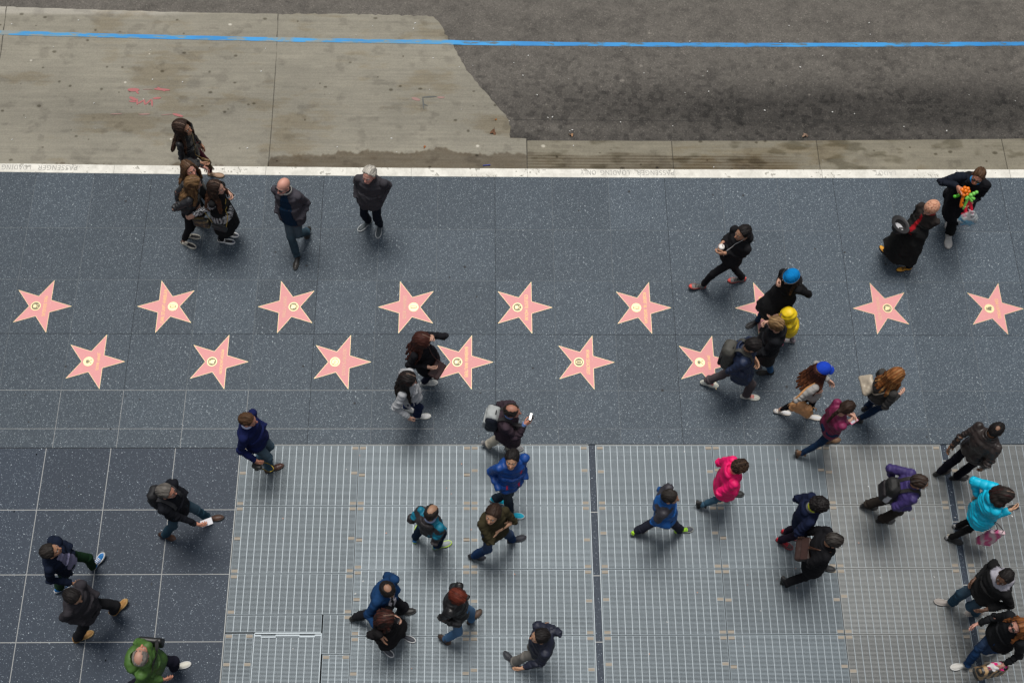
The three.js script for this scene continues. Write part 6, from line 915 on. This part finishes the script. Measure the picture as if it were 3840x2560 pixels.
{ // earphone wires of the striding man
  const k = P[7], pts = [headPt(k, 0.078, -0.01, 0.012), headPt(k, 0.06, -0.09, 0.03), ...[0.85, 0.7, 0.5, 0.3, 0.15].map((v, i) => onto(k, tp(k, v, 0.02 - i * 0.012, 0.45), tp(k, v, 0.02 - i * 0.012, 0), 0.004))]; k.put('earphone_wire', tube(pts, 0.0035, 4, 5), M([0.75, 0.75, 0.75], 0.5));
}
{ // scarf of the curly haired person
  const k = P[31], g = new THREE.TorusGeometry(0.062, 0.016, 8, 24); g.rotateX(Math.PI / 2); const c = add(add(k.N, UP, 0.055), k.f2, 0.012); g.translate(c.x, c.y, c.z); k.put('scarf', g, M([0.5, 0.55, 0.02], 0.8));
}

// ------------------------------------------------------------------ what they carry
const BAGBLK = [0.014, 0.014, 0.015];
backpack(P[11], { label: 'grey and black backpack on the man in the navy hooded jacket', col: [0.062, 0.06, 0.052], pocket: [0.014, 0.014, 0.015], h: 0.25, w: 0.16, d: 0.1, v: 0.45, strap: [0.05, 0.05, 0.045] });
backpack(P[20], { label: 'pale grey and dark blue backpack on the balding man with a camera', col: [0.36, 0.38, 0.38], pocket: [0.4, 0.42, 0.42], h: 0.24, w: 0.16, d: 0.1, v: 0.48, strap: [0.02, 0.018, 0.02], paint: (o, p, hs) => { if (Math.abs(p[0]) > hs[0] * 0.62 || p[1] < -hs[1] * 0.55) { o[0] = 0.012; o[1] = 0.016; o[2] = 0.028; } } });
backpack(P[22], { label: 'small black backpack on the grey haired man with paper', col: [0.01, 0.01, 0.012], h: 0.22, w: 0.14, d: 0.07, v: 0.5, strap: [0.028, 0.028, 0.032] });
backpack(P[33], { label: 'black backpack with white curved panels on the man in purple', col: [0.012, 0.012, 0.012], h: 0.24, w: 0.155, d: 0.09, v: 0.5, pocket: [0.014, 0.011, 0.014], strap: [0.02, 0.018, 0.018], paint: (o, p, hs) => { if (p[2] < -hs[2] * 0.2 && p[1] < 0.06 && Math.abs(p[0]) > hs[0] * 0.72 + 0.1 * (p[1] + 0.1)) { o[0] = o[1] = 0.6; o[2] = 0.63; } } });
// flat soft handbags: a sewn pouch with a flap, hanging from a strap
function pouch(k, name, label, c, X, Y, h, col, o = {}) {
  const B = carried(k, name, label, 'bag', c); X = X.clone().normalize(); Y = Y.clone().addScaledVector(X, -Y.dot(X)).normalize(); const Z = V().crossVectors(X, Y), pts = [add(c, X, h[0]), add(c, X, -h[0]), add(c, Y, h[1]), add(c, Y, -h[1])];
  const f = (x, y, z) => { const p = V3(x - c.x, y - c.y, z - c.z, X, Y, Z), tp_ = 1 - (o.taper || 0) * (p[1] / h[1]); return rbox([p[0] / tp_, p[1], p[2]], [h[0], h[1], h[2] * (1 - 0.3 * p[1] / h[1])], o.r || Math.min(0.03, h[2] * 0.8)) + (o.wr ?? 0.003) * noise(x * 24, y * 18, z * 24); };
  B.put('bag_body', blob(f, pts, 0.1, o.cell || 0.0095, o.paint ? (x, y, z, q) => { for (let i = 0; i < 3; i++) q[i] = col[i]; o.paint(q, V3(x - c.x, y - c.y, z - c.z, X, Y, Z), x, y, z); } : col), MAT[o.mat || 'leather']);
  if (o.flap) B.put('flap', blob((x, y, z) => { const p = V3(x - c.x, y - c.y, z - c.z, X, Y, Z); return rbox([p[0], p[1] - h[1] * 0.42, p[2] - o.flap * (h[2] + 0.004)], [h[0] * 0.98, h[1] * 0.56, 0.008], 0.006); }, pts, 0.1, 0.009, col.map((q) => q * 1.25)), MAT.leather);
  return { ...B, X, Y, Z };
}
{ // crossbody bag of the patterned woman, gold chain
  const k = P[4], c = at('bag4'), B = pouch(k, 'crossbody_bag', 'small black bag on a gold chain at the patterned woman’s hip', c, k.f, UP, [0.11, 0.075, 0.035], BAGBLK, { flap: 1 });
  const path = [add(c, k.f, 0.1), ...crossStrap(k, [0.1, -0.09], [0.9, 0.06], 0.01, false).slice(0, 7)]; B.put('chain', tube(path, 0.006, 4, 6), M([0.7, 0.5, 0.12], 0.35, 0.6)); B.put('clasp', new RoundedBoxGeometry(0.07, 0.008, 0.008, 1, 0.003).translate(c.x, c.y + 0.02, c.z).applyMatrix4(new THREE.Matrix4()), M([0.6, 0.45, 0.15], 0.4, 0.5)); B.put('chain', tube([add(c, k.f, -0.1), add(add(c, k.f, -0.11), UP, 0.1), onto(k, tp(k, 0.25, -0.16, -0.2), tp(k, 0.25, -0.05, 0), 0.006)], 0.006, 4, 6), M([0.7, 0.5, 0.12], 0.35, 0.6));
}
{ const k = P[3], c = at('bag3'); const B = pouch(k, 'handbag', 'glossy black and gold handbag between the blond and the patterned woman', c, k.f, UP, [0.13, 0.09, 0.05], [0.02, 0.018, 0.014], { paint: (q, p, x, y, z) => { const s = noise(x * 30, y * 60, z * 30); if (s > 0.25) { q[0] = 0.16; q[1] = 0.12; q[2] = 0.05; } } }); B.put('handle', tube([add(c, k.f, -0.08), add(add(c, k.f, -0.05), UP, 0.16), add(add(c, k.f, 0.05), UP, 0.16), add(c, k.f, 0.08)], 0.007, 6, 6), M(BAGBLK, 0.5)); }
{ // fringed bag
  const k = P[1], c = at('fringe'), B = pouch(k, 'fringed_bag', 'small tan fringed bag on a thin chain beside the burgundy trousers', c, k.f, UP, [0.075, 0.06, 0.03], [0.15, 0.085, 0.03]); const fr = []; seed = 5; for (let i = 0; i < 34; i++) { const a = add(add(c, k.f, rr(-0.07, 0.07)), k.lf, rr(-0.03, 0.03)); fr.push(cone2(add(a, UP, -0.03), add(add(a, UP, -rr(0.13, 0.2)), k.f, rr(-0.03, 0.06)), 0.006, 0.003)); } B.put('fringe', mergeGeometries(fr), M([0.17, 0.1, 0.035], 0.8)); B.put('chain', tube([add(c, UP, 0.05), ...crossStrap(k, [0.15, -0.06], [0.92, 0.07], 0.01, false)], 0.0045, 4, 5), M([0.4, 0.28, 0.1], 0.4, 0.5));
}
function cone2(a, b, r1, r2) { const d = b.clone().sub(a), g = new THREE.CylinderGeometry(r2, r1, d.length(), 6); g.applyQuaternion(new THREE.Quaternion().setFromUnitVectors(UP, d.normalize())); const m = mix(a, b, 0.5); g.translate(m.x, m.y, m.z); return g; }
function phone(k, id, label, c, i, col, scr, tilt) { // a slab with a screen, held by the hand's fingers
  const h = k['hand' + i], Y = h ? h.d.clone() : k.f.clone(), Z = (tilt || UP).clone().addScaledVector(Y, -(tilt || UP).dot(Y)).normalize(), X = V().crossVectors(Y, Z), B = carried(k, 'phone', label, 'phone', c), m = new THREE.Matrix4().makeBasis(X, Y, Z).setPosition(c);
  B.put('case', new RoundedBoxGeometry(0.074, 0.148, 0.01, 2, 0.004).applyMatrix4(m), M(col, 0.4)); B.put('screen', new RoundedBoxGeometry(0.066, 0.134, 0.003, 1, 0.001).translate(0, 0, 0.0046).applyMatrix4(m), M(scr || [0.015, 0.016, 0.02], 0.12)); return B;
}
phone(P[4], 0, 'white phone in the raised hand of the patterned woman', at('phone4'), 0, [0.75, 0.75, 0.76]);
phone(P[11], 0, 'black phone held by the man with glasses and coral laces', at('phone11'), 0, [0.02, 0.02, 0.02]);
phone(P[14], 0, 'phone in a bright pink case held by the burgundy clad woman', at('phone14'), 1, [0.85, 0.02, 0.2], [0.5, 0.5, 0.55]);
phone(P[34], 0, 'dark phone held up by the woman in turquoise', at('phone34'), 1, [0.015, 0.016, 0.02]);
phone(P[38], 0, 'dark phone at the face of the short woman in black', at('phone38'), 0, [0.015, 0.015, 0.017]);
{ // iced coffee
  const k = P[7], c = at('cup'), B = carried(k, 'coffee_cup', 'plastic cup of iced coffee with white lid and straw', 'cup', c); const lathe = (p) => { const g = new THREE.LatheGeometry(p.map(([r, y]) => new THREE.Vector2(r, y)), 20); return g.translate(c.x, c.y, c.z); };
  B.put('cup', lathe([[0.001, -0.07], [0.03, -0.07], [0.036, 0.0], [0.044, 0.06]]), M([0.36, 0.2, 0.1], 0.3)); B.put('lid', lathe([[0.046, 0.056], [0.047, 0.066], [0.043, 0.07], [0.038, 0.085], [0.001, 0.09]]), M([0.78, 0.74, 0.7], 0.35)); B.put('straw', cone2(add(c, UP, 0.08), add(add(c, UP, 0.17), k.f, -0.03), 0.004, 0.004), M([0.1, 0.05, 0.14], 0.5));
}
{ const k = P[12], c = at('bag12'), B = pouch(k, 'handbag', 'tan slouchy drawstring bag of the woman in the blue cap', c, k.f.clone().addScaledVector(k.lf, -0.3), UP, [0.15, 0.12, 0.075], [0.5, 0.255, 0.11], { taper: 0.22, r: 0.06, wr: 0.016, mat: 'shell', cell: 0.011 }); B.put('strap', ribbon([add(add(c, UP, 0.1), k.f, -0.1), ...[[0.45, -0.13], [0.7, -0.15], [0.86, -0.14]].map(([v, u]) => onto(k, tp(k, v, u - 0.2, -0.25), tp(k, v, u * 0.6, 0), 0.008)), onto(k, tp(k, 1.3, -0.13, 0), tp(k, 0.6, -0.13, 0), 0.008)], 0.024, k.f, 0.006), M([0.62, 0.3, 0.11], 0.5)); for (const s of [-1, 1]) { const g = tube([add(add(c, k.f, s * 0.13), UP, 0.08), add(add(c, k.f, s * 0.19), UP, 0.05), add(add(c, k.f, s * 0.2), UP, -0.03)], 0.006, 4, 5); B.put('tie_cord', g, M([0.6, 0.33, 0.14], 0.6)); } }
{ const k = P[13], c = at('bag13'), B = pouch(k, 'shoulder_bag', 'cream shoulder bag hanging behind the woman with honey blond hair', c, k.lf.clone().addScaledVector(k.f, 0.2), UP.clone().multiplyScalar(0.75).addScaledVector(k.f, 0.65), [0.14, 0.1, 0.045], [0.43, 0.37, 0.29], { r: 0.04, wr: 0.008, taper: 0.15 }); B.put('strap', ribbon([add(c, k.lf, -0.12), ...crossStrap(k, [0.3, -0.02], [0.88, -0.12], 0.01, true)], 0.018, UP, 0.005), M([0.5, 0.42, 0.32], 0.6)); }
{ const k = P[18], c = at('bag18'), B = pouch(k, 'handbag', 'dark brown leather handbag in front of the woman shading her eyes', c, V(-0.53, -0.25, 0.8), V(-0.8, 0.5, -0.35), [0.13, 0.09, 0.035], [0.045, 0.02, 0.018], { flap: -1 }); B.put('strap', tube([add(add(c, UP, 0.1), k.lf, 0.08), ...crossStrap(k, [0.4, 0.02], [0.92, 0.05], 0.01, false)], 0.006, 4, 6), M([0.05, 0.02, 0.018], 0.5)); }
{ const k = P[25], c = at('bag25'), B = pouch(k, 'shoulder_bag', 'black shoulder bag of the man in the green jacket', c, k.f, UP, [0.15, 0.1, 0.05], BAGBLK, {}); B.put('strap', ribbon([add(add(c, UP, 0.13), k.f, 0.1), ...[[0.55, 0.13], [0.8, 0.06], [0.93, -0.03], [0.86, -0.1]].map(([v, u]) => onto(k, tp(k, v + 0.25, u, 0.45), tp(k, v - 0.1, u, 0), 0.007))], 0.045, k.lf, 0.006), M([0.013, 0.013, 0.014], 0.8)); B.put('strap', ribbon([[0.86, -0.1], [0.8, -0.08], [0.6, 0.02], [0.4, 0.1]].map(([v, u]) => onto(k, tp(k, v + 0.2, u, -0.45), tp(k, v - 0.05, u, 0), 0.007)), 0.045, k.lf, 0.006), M([0.013, 0.013, 0.014], 0.8)); }
{ const k = P[32], c = at('bag32'), B = pouch(k, 'messenger_bag', 'brown leather messenger bag on the back of the black coated person', c, k.lf.clone(), UP.clone().multiplyScalar(0.7).addScaledVector(k.f, 0.75), [0.155, 0.11, 0.045], [0.036, 0.018, 0.015], { flap: -1 }); B.put('strap', ribbon([add(c, k.lf, -0.1), ...crossStrap(k, [0.4, 0.0], [0.9, -0.1], 0.03, true), onto(k, tp(k, 1.3, -0.11, 0.1), tp(k, 0.5, -0.11, 0), 0.006)], 0.035, UP, 0.006), M([0.1, 0.04, 0.02], 0.5)); }
{ // cameras
  let k = P[20], c = at('cam20'), B = carried(k, 'camera', 'compact camera held out by the balding man', 'camera', c), m = new THREE.Matrix4().makeBasis(k.lf, UP, V().crossVectors(k.lf, UP)).setPosition(c); B.put('camera_body', new RoundedBoxGeometry(0.1, 0.06, 0.028, 2, 0.006).applyMatrix4(m), M([0.02, 0.02, 0.022], 0.4)); B.put('top_plate', new RoundedBoxGeometry(0.1, 0.008, 0.03, 1, 0.003).translate(0, 0.031, 0).applyMatrix4(m), M([0.7, 0.7, 0.7], 0.3, 0.3)); B.put('lens', new THREE.CylinderGeometry(0.022, 0.024, 0.03, 16).rotateX(Math.PI / 2).translate(0.01, 0, 0.03).applyMatrix4(m), M([0.015, 0.015, 0.016], 0.3)); B.put('wrist_cord', tube([add(c, UP, -0.02), add(mix(c, k.wr[1], 0.5), k.f, 0.05), k.wr[1]], 0.0035, 5, 5), M([0.6, 0.6, 0.58], 0.6));
  k = P[21]; c = at('cam21'); B = carried(k, 'camera', 'black camera with yellow and black strap hanging from the navy sweatered man’s hand', 'camera', c); m = new THREE.Matrix4().makeBasis(k.f, UP, V().crossVectors(k.f, UP)).setPosition(c); B.put('camera_body', new RoundedBoxGeometry(0.13, 0.09, 0.06, 2, 0.012).applyMatrix4(m), M([0.016, 0.016, 0.017], 0.5)); B.put('lens', new THREE.CylinderGeometry(0.034, 0.036, 0.08, 18).translate(-0.02, -0.075, 0).applyMatrix4(m), M([0.014, 0.014, 0.015], 0.4)); const q = ['strap21a', 'strap21b', 'strap21c'].map(at), lp = [add(c, k.f, 0.06), q[0], q[1], add(mix(q[1], q[2], 0.5), k.f, 0.05), q[2], mix(q[2], c, 0.6), add(c, k.lf, -0.03)]; B.put('strap', ribbon(lp, 0.032, UP, 0.004), M([0.014, 0.014, 0.014], 0.7)); B.put('strap_edge', ribbon(lp.map((p) => add(p, UP, 0.014)), 0.006, UP, 0.006), M([0.72, 0.5, 0.02], 0.6));
}
{ const k = P[22], c = at('paper'), g = new THREE.PlaneGeometry(0.16, 0.09, 8, 6), p = g.attributes.position; for (let i = 0; i < p.count; i++) p.setZ(i, 0.02 * Math.sin(p.getX(i) * 14) + 0.03 * p.getY(i)); const g2 = g.clone().translate(0, 0, -0.0012); g2.index.array.reverse(); g.rotateX(-Math.PI / 2.3); g2.rotateX(-Math.PI / 2.3); const m = mergeGeometries([g, g2]); m.rotateY(0.35); m.computeVertexNormals(); const B = carried(k, 'paper_sheet', 'white folded paper in the grey haired man’s hand', 'paper', c); B.put('sheet', m.translate(c.x, c.y, c.z), M([0.74, 0.74, 0.78], 0.8)); }
function plasticBag(k, label, c, h, top, col, rnd0) { // thin crumpled carrier, tied at the hand
  const B = carried(k, 'plastic_bag', label, 'bag', c), pts = [c, top, add(c, UP, -h[1])]; B.put('bag_body', blob((x, y, z) => { const X = x - c.x, Y = y - c.y, Z = z - c.z, n = 1 - 0.45 * sstep(0, h[1], Y); let r = (Math.hypot(X / (h[0] * n), Y / h[1], Z / (h[2] * n)) - 1) * h[2]; r = smin(r, cone(add(c, UP, h[1] * 0.7), top, 0.03, 0.012)(x, y, z), 0.03); return r + 0.011 * (1 - 2 * Math.abs(noise(x * 16 + rnd0, y * 9, z * 16))) + 0.004 * noise(x * 44, y * 30, z * 44); }, pts, h[0] + 0.04, 0.0105, (x, y, z, o) => col(x, y, z, o)), bagMat); return B;
}
const bagMat = new THREE.MeshPhysicalMaterial({ vertexColors: true, roughness: 0.35, transmission: 0.35, thickness: 0, side: THREE.DoubleSide });
plasticBag(P[23], 'white plastic carrier bag held by the man in blue trainers', at('pbag23'), [0.11, 0.13, 0.09], k_hand(P[23], 1), (x, y, z, o) => { o[0] = 0.7; o[1] = 0.74; o[2] = 0.73; }, 3);
{ const B = plasticBag(P[16], 'pale printed plastic bag hanging from the balloon man’s hand', at('pbag'), [0.15, 0.2, 0.09], k_hand(P[16], 0), (x, y, z, o) => { const s = noise(x * 14, y * 22, z * 14), t = noise(x * 20 + 9, y * 20, z * 20); o[0] = 0.58; o[1] = 0.62; o[2] = 0.63; if (y < at('pbag').y + 0.06 && s > 0.22) { o[0] = 0.2; o[1] = 0.5; o[2] = 0.7; } if (t > 0.45) { o[0] = 0.6; o[1] = 0.35; o[2] = 0.42; } }, 8); }
function k_hand(k, i) { return k.hand[i] ? k.hand[i] : k.wr[i]; }
{ // pink translucent carrier of the woman in turquoise: flat sheets with a gusset
  const k = P[34], c = at('bag34'), B = pouch(k, 'carrier_bag', 'pink and white striped carrier bag under the turquoise jacket', c, k.f, UP, [0.1, 0.27, 0.04], [0.74, 0.36, 0.46], { r: 0.012, wr: 0.008, mat: 'shell', paint: (q, p) => { const s = Math.sin((p[0] * 1.4 + p[1] * 0.5) * 34 + 2 * noise(p[0] * 12, p[1] * 6, 3)); if (s > 0.25) { q[0] = 0.72; q[1] = 0.52; q[2] = 0.56; } else if (s < -0.5) { q[0] = 0.7; q[1] = 0.1; q[2] = 0.27; } } }); const ha = k_hand(k, 1); for (const s of [-1, 1]) B.put('handle', tube([add(add(c, UP, 0.19), k.f, s * 0.07), add(add(c, UP, 0.36), k.f, s * 0.04), add(mix(add(c, UP, 0.4), k.el[1], 0.8), k.f, 0)], 0.006, 5, 5), M([0.05, 0.03, 0.035], 0.6));
}
{ const k = P[36], c = at('bag36'), B = pouch(k, 'tote_bag', 'tan and black zebra striped tote held by the coppery haired woman', c, k.f, UP, [0.2, 0.15, 0.075], [0.36, 0.23, 0.11], { r: 0.05, wr: 0.006, paint: (q, p) => { const s = Math.sin((p[0] * 0.5 + Math.abs(p[1]) * 0.25) * 120 + 2.2 * noise(p[0] * 9, p[1] * 16, p[2] * 9)); if (s > 0.1) { q[0] = q[1] = q[2] = 0.016; } } }); const ha = k_hand(k, 0); for (const s of [-1, 1]) B.put('handle', tube([add(add(c, UP, 0.14), k.f, s * 0.1), add(ha, k.f, s * 0.02), add(add(c, UP, 0.14), k.f, -s * 0.1 * 0 + s * 0.04)], 0.008, 6, 6), M([0.3, 0.05, 0.1], 0.6)); B.put('folded_scarf', blob((x, y, z) => ell([c.x + 0.03, c.y + 0.15, c.z - 0.02], [0.12, 0.035, 0.06])(x, y, z) + 0.012 * noise(x * 30, y * 30, z * 30), [add(c, UP, 0.15)], 0.17, 0.011, (x, y, z, o) => { const s = noise(x * 20, y * 20, z * 20) > 0; o[0] = s ? 0.7 : 0.62; o[1] = s ? 0.02 : 0.6; o[2] = s ? 0.2 : 0.6; }), MAT.cloth); }
{ // bowler hat held upside down with a white lining note inside
  const k = P[15], c = at('hat15'), B = carried(k, 'bowler_hat', 'black bowler hat held out upside down by the robed person', 'hat', c); const tilt = new THREE.Matrix4().makeRotationAxis(k.lf, -0.3).setPosition(c), L = (p) => new THREE.LatheGeometry(p.map(([r, y]) => new THREE.Vector2(r, y)), 30).scale(0.92, 1, 1.08).applyMatrix4(tilt);
  B.put('crown', L([[0.001, -0.1], [0.07, -0.098], [0.092, -0.075], [0.096, 0.03], [0.092, 0.032], [0.088, -0.07], [0.001, -0.088]]), M([0.013, 0.013, 0.014], 0.6)); B.put('brim', L([[0.094, 0.03], [0.13, 0.024], [0.158, 0.034], [0.162, 0.046], [0.156, 0.044], [0.13, 0.032], [0.094, 0.036]]), M([0.024, 0.024, 0.026], 0.45)); B.put('lining', L([[0.001, -0.06], [0.05, -0.056], [0.086, -0.03]]), M([0.5, 0.5, 0.52], 0.8));
}
{ // balloon animals
  const bal = (c, rough = 0.25) => M(c, rough), k = P[16], base = at('orange'), O = at('orangeEnd');
  const sausage = (a, b, r, bend) => { const m = add(mix(a, b, 0.5), bend || V(0, 0, 0)), n = 14, cv = new THREE.CatmullRomCurve3([a, m, b]), g = new THREE.TubeGeometry(cv, n, r, 10), p = g.attributes.position; for (let i = 0; i <= n; i++) { const t = i / n, e = Math.pow(Math.max(0, 1 - Math.pow(Math.abs(2 * t - 1), 5)), 0.5), q = cv.getPoint(t); for (let j = 0; j <= 10; j++) { const w = i * 11 + j; p.setXYZ(w, lerp(q.x, p.getX(w), e), lerp(q.y, p.getY(w), e), lerp(q.z, p.getZ(w), e)); } } g.computeVertexNormals(); return g; };
  let B = carried(k, 'balloon_flower', 'orange balloon flower with a long stem in the coat wearer’s hand', 'balloon', base); const oc = bal([0.85, 0.19, 0.005]); const nx = V(1, 0, 0), ny = V(0, 0.75, -0.65).normalize();
  for (let i = 0; i < 7; i++) { const a = i / 7 * 6.283, p = add(add(base, nx, Math.cos(a) * 0.055), ny, Math.sin(a) * 0.055), s = new THREE.SphereGeometry(0.032, 12, 9).translate(p.x, p.y, p.z); B.put('petal', s, oc); } B.put('petal', new THREE.SphereGeometry(0.034, 12, 9).translate(base.x, base.y + 0.015, base.z), oc); B.put('stem', sausage(add(base, ny, -0.04), O, 0.022, V(-0.01, 0, 0)), oc); B.put('stem', sausage(add(base, V(-0.02, -0.05, 0.02)), add(O, V(0.02, 0.02, 0)), 0.019), oc);
  const gb = at('green'), gt = at('greenTip'), ge = at('greenEnd'), gc = bal([0.2, 0.62, 0.1]); B = carried(k, 'balloon_dog', 'light green balloon dog beside the orange balloon flower', 'balloon', gb); B.put('balloon_body', sausage(gb, ge, 0.022), gc); for (let i = 0; i < 3; i++) { const p = mix(gb, gt, 0.25 + i * 0.36); B.put('balloon_bubble', new THREE.SphereGeometry(0.034 - i * 0.003, 12, 9).translate(p.x, p.y, p.z), gc); } for (const d of [V(0.09, -0.01, 0.05), V(0.06, -0.05, 0.07), V(-0.04, -0.05, 0.03)]) B.put('balloon_leg', sausage(gb, add(gb, d), 0.023), gc); B.put('balloon_leg', sausage(at('greenStub'), add(at('greenStub'), V(0.1, 0.02, -0.02)), 0.026), bal([0.1, 0.6, 0.03])); B.put('ribbon_tie', tube([add(O, V(0.0, 0.1, -0.04)), add(ge, V(0.02, 0.1, -0.04))], 0.006, 4, 5), M(BLK, 0.6));
  const rt = at('redTop'), rb = at('redBot'), rs = at('redSide'), rc = bal([0.72, 0.012, 0.045]), lp = [rt, add(mix(rt, rb, 0.3), V(0.04, 0, 0)), add(mix(rt, rb, 0.75), V(0.03, 0, 0.01)), rb, add(mix(rt, rb, 0.75), V(-0.03, 0, 0)), add(mix(rt, rb, 0.3), V(-0.04, 0, 0))]; B = carried(k, 'balloon_loop', 'red balloon loop hanging in front of the plastic bag', 'balloon', mix(rt, rb, 0.5)); B.put('balloon_ring', new THREE.TubeGeometry(new THREE.CatmullRomCurve3(lp, true), 40, 0.026, 10, true), rc); B.put('balloon_tail', sausage(rs, mix(rt, rb, 0.55), 0.026), rc);
}
// ------------------------------------------------------------------ litter on the roadway
{
  seed = 99;
  const leaf = (n, label, s, col) => { const c = at(n), g = new THREE.CircleGeometry(0.5, 14), p = g.attributes.position; for (let i = 1; i < p.count; i++) { const a = i / 13 * 6.283, r = (0.62 + 0.25 * Math.cos(a * 3 + 1) + 0.12 * noise(i, s * 9, 4)); p.setXYZ(i, Math.cos(a) * r * s, Math.sin(a) * r * s * 0.8, 0.02 * Math.sin(a * 3)); } g.rotateX(-Math.PI / 2); const g2 = g.clone().translate(0, -0.0015, 0); g2.index.array.reverse(); const m = mergeGeometries([g, g2]); m.computeVertexNormals(); const t = thing('fallen_leaf', label, 'leaf', [c.x, -0.105, c.z], rr(0, 6)); part('blade', m, M(col, 0.8), t); part('stalk', tube([V(0, 0.002, 0), V(s * 0.7, 0.004, 0.01), V(s * 1.1, 0.001, 0.02)], 0.0025, 4, 5), M(col.map((q) => q * 0.6), 0.8), t); };
  leaf('leaf1', 'large curled brown leaf on the concrete slab', 0.085, [0.14, 0.065, 0.03]); leaf('leaf2', 'small orange leaf near the kerb on the slab', 0.034, [0.5, 0.16, 0.04]); leaf('leaf3', 'pale orange leaf on the dark asphalt', 0.045, [0.45, 0.26, 0.14]); leaf('leaf4', 'tiny orange leaf near the slab’s ragged edge', 0.026, [0.6, 0.25, 0.05]); leaf('leaf5', 'flattened tan leaf on wet asphalt above the gutter', 0.07, [0.26, 0.17, 0.12]);
  const c = at('pen'), t = thing('pen', 'blue pen lying in the gutter by the kerb', 'pen', [c.x, -0.107, c.z], 0.1); part('barrel', new THREE.CylinderGeometry(0.007, 0.007, 0.1, 8).rotateZ(Math.PI / 2), M([0.02, 0.05, 0.35], 0.4), t); part('cap', new THREE.CylinderGeometry(0.009, 0.009, 0.035, 8).rotateZ(Math.PI / 2).translate(0.055, 0, 0), M([0.01, 0.02, 0.25], 0.4), t);
  const bits = []; for (let i = 0; i < 130; i++) { const road = i < 70, x = rr(-8.5, 9), z = road ? rr(-7, -3.95) : rr(0.9, 4.2), s = road ? rr(0.006, 0.016) : rr(0.006, 0.014); if (!road && x < -3.6) continue; const g = new THREE.BoxGeometry(s * rr(1, 2), 0.004, s).toNonIndexed(); g.rotateY(rr(0, 3)); g.translate(x, road ? -0.112 : 0.0035, z); const col = road ? [0.62, 0.62, 0.6] : rnd() < 0.45 ? [0.6, 0.32, 0.24] : [0.65, 0.66, 0.66], n = g.attributes.position.count, a = []; for (let q = 0; q < n; q++) a.push(...col); g.setAttribute('color', new THREE.Float32BufferAttribute(a, 3)); bits.push(g); }
  tag(part('litter', mergeGeometries(bits), MAT.bag, scene), 'tiny scraps of paper and chips scattered on road and grating', 'litter', null, 'stuff');
}
renderer.render(scene, camera);
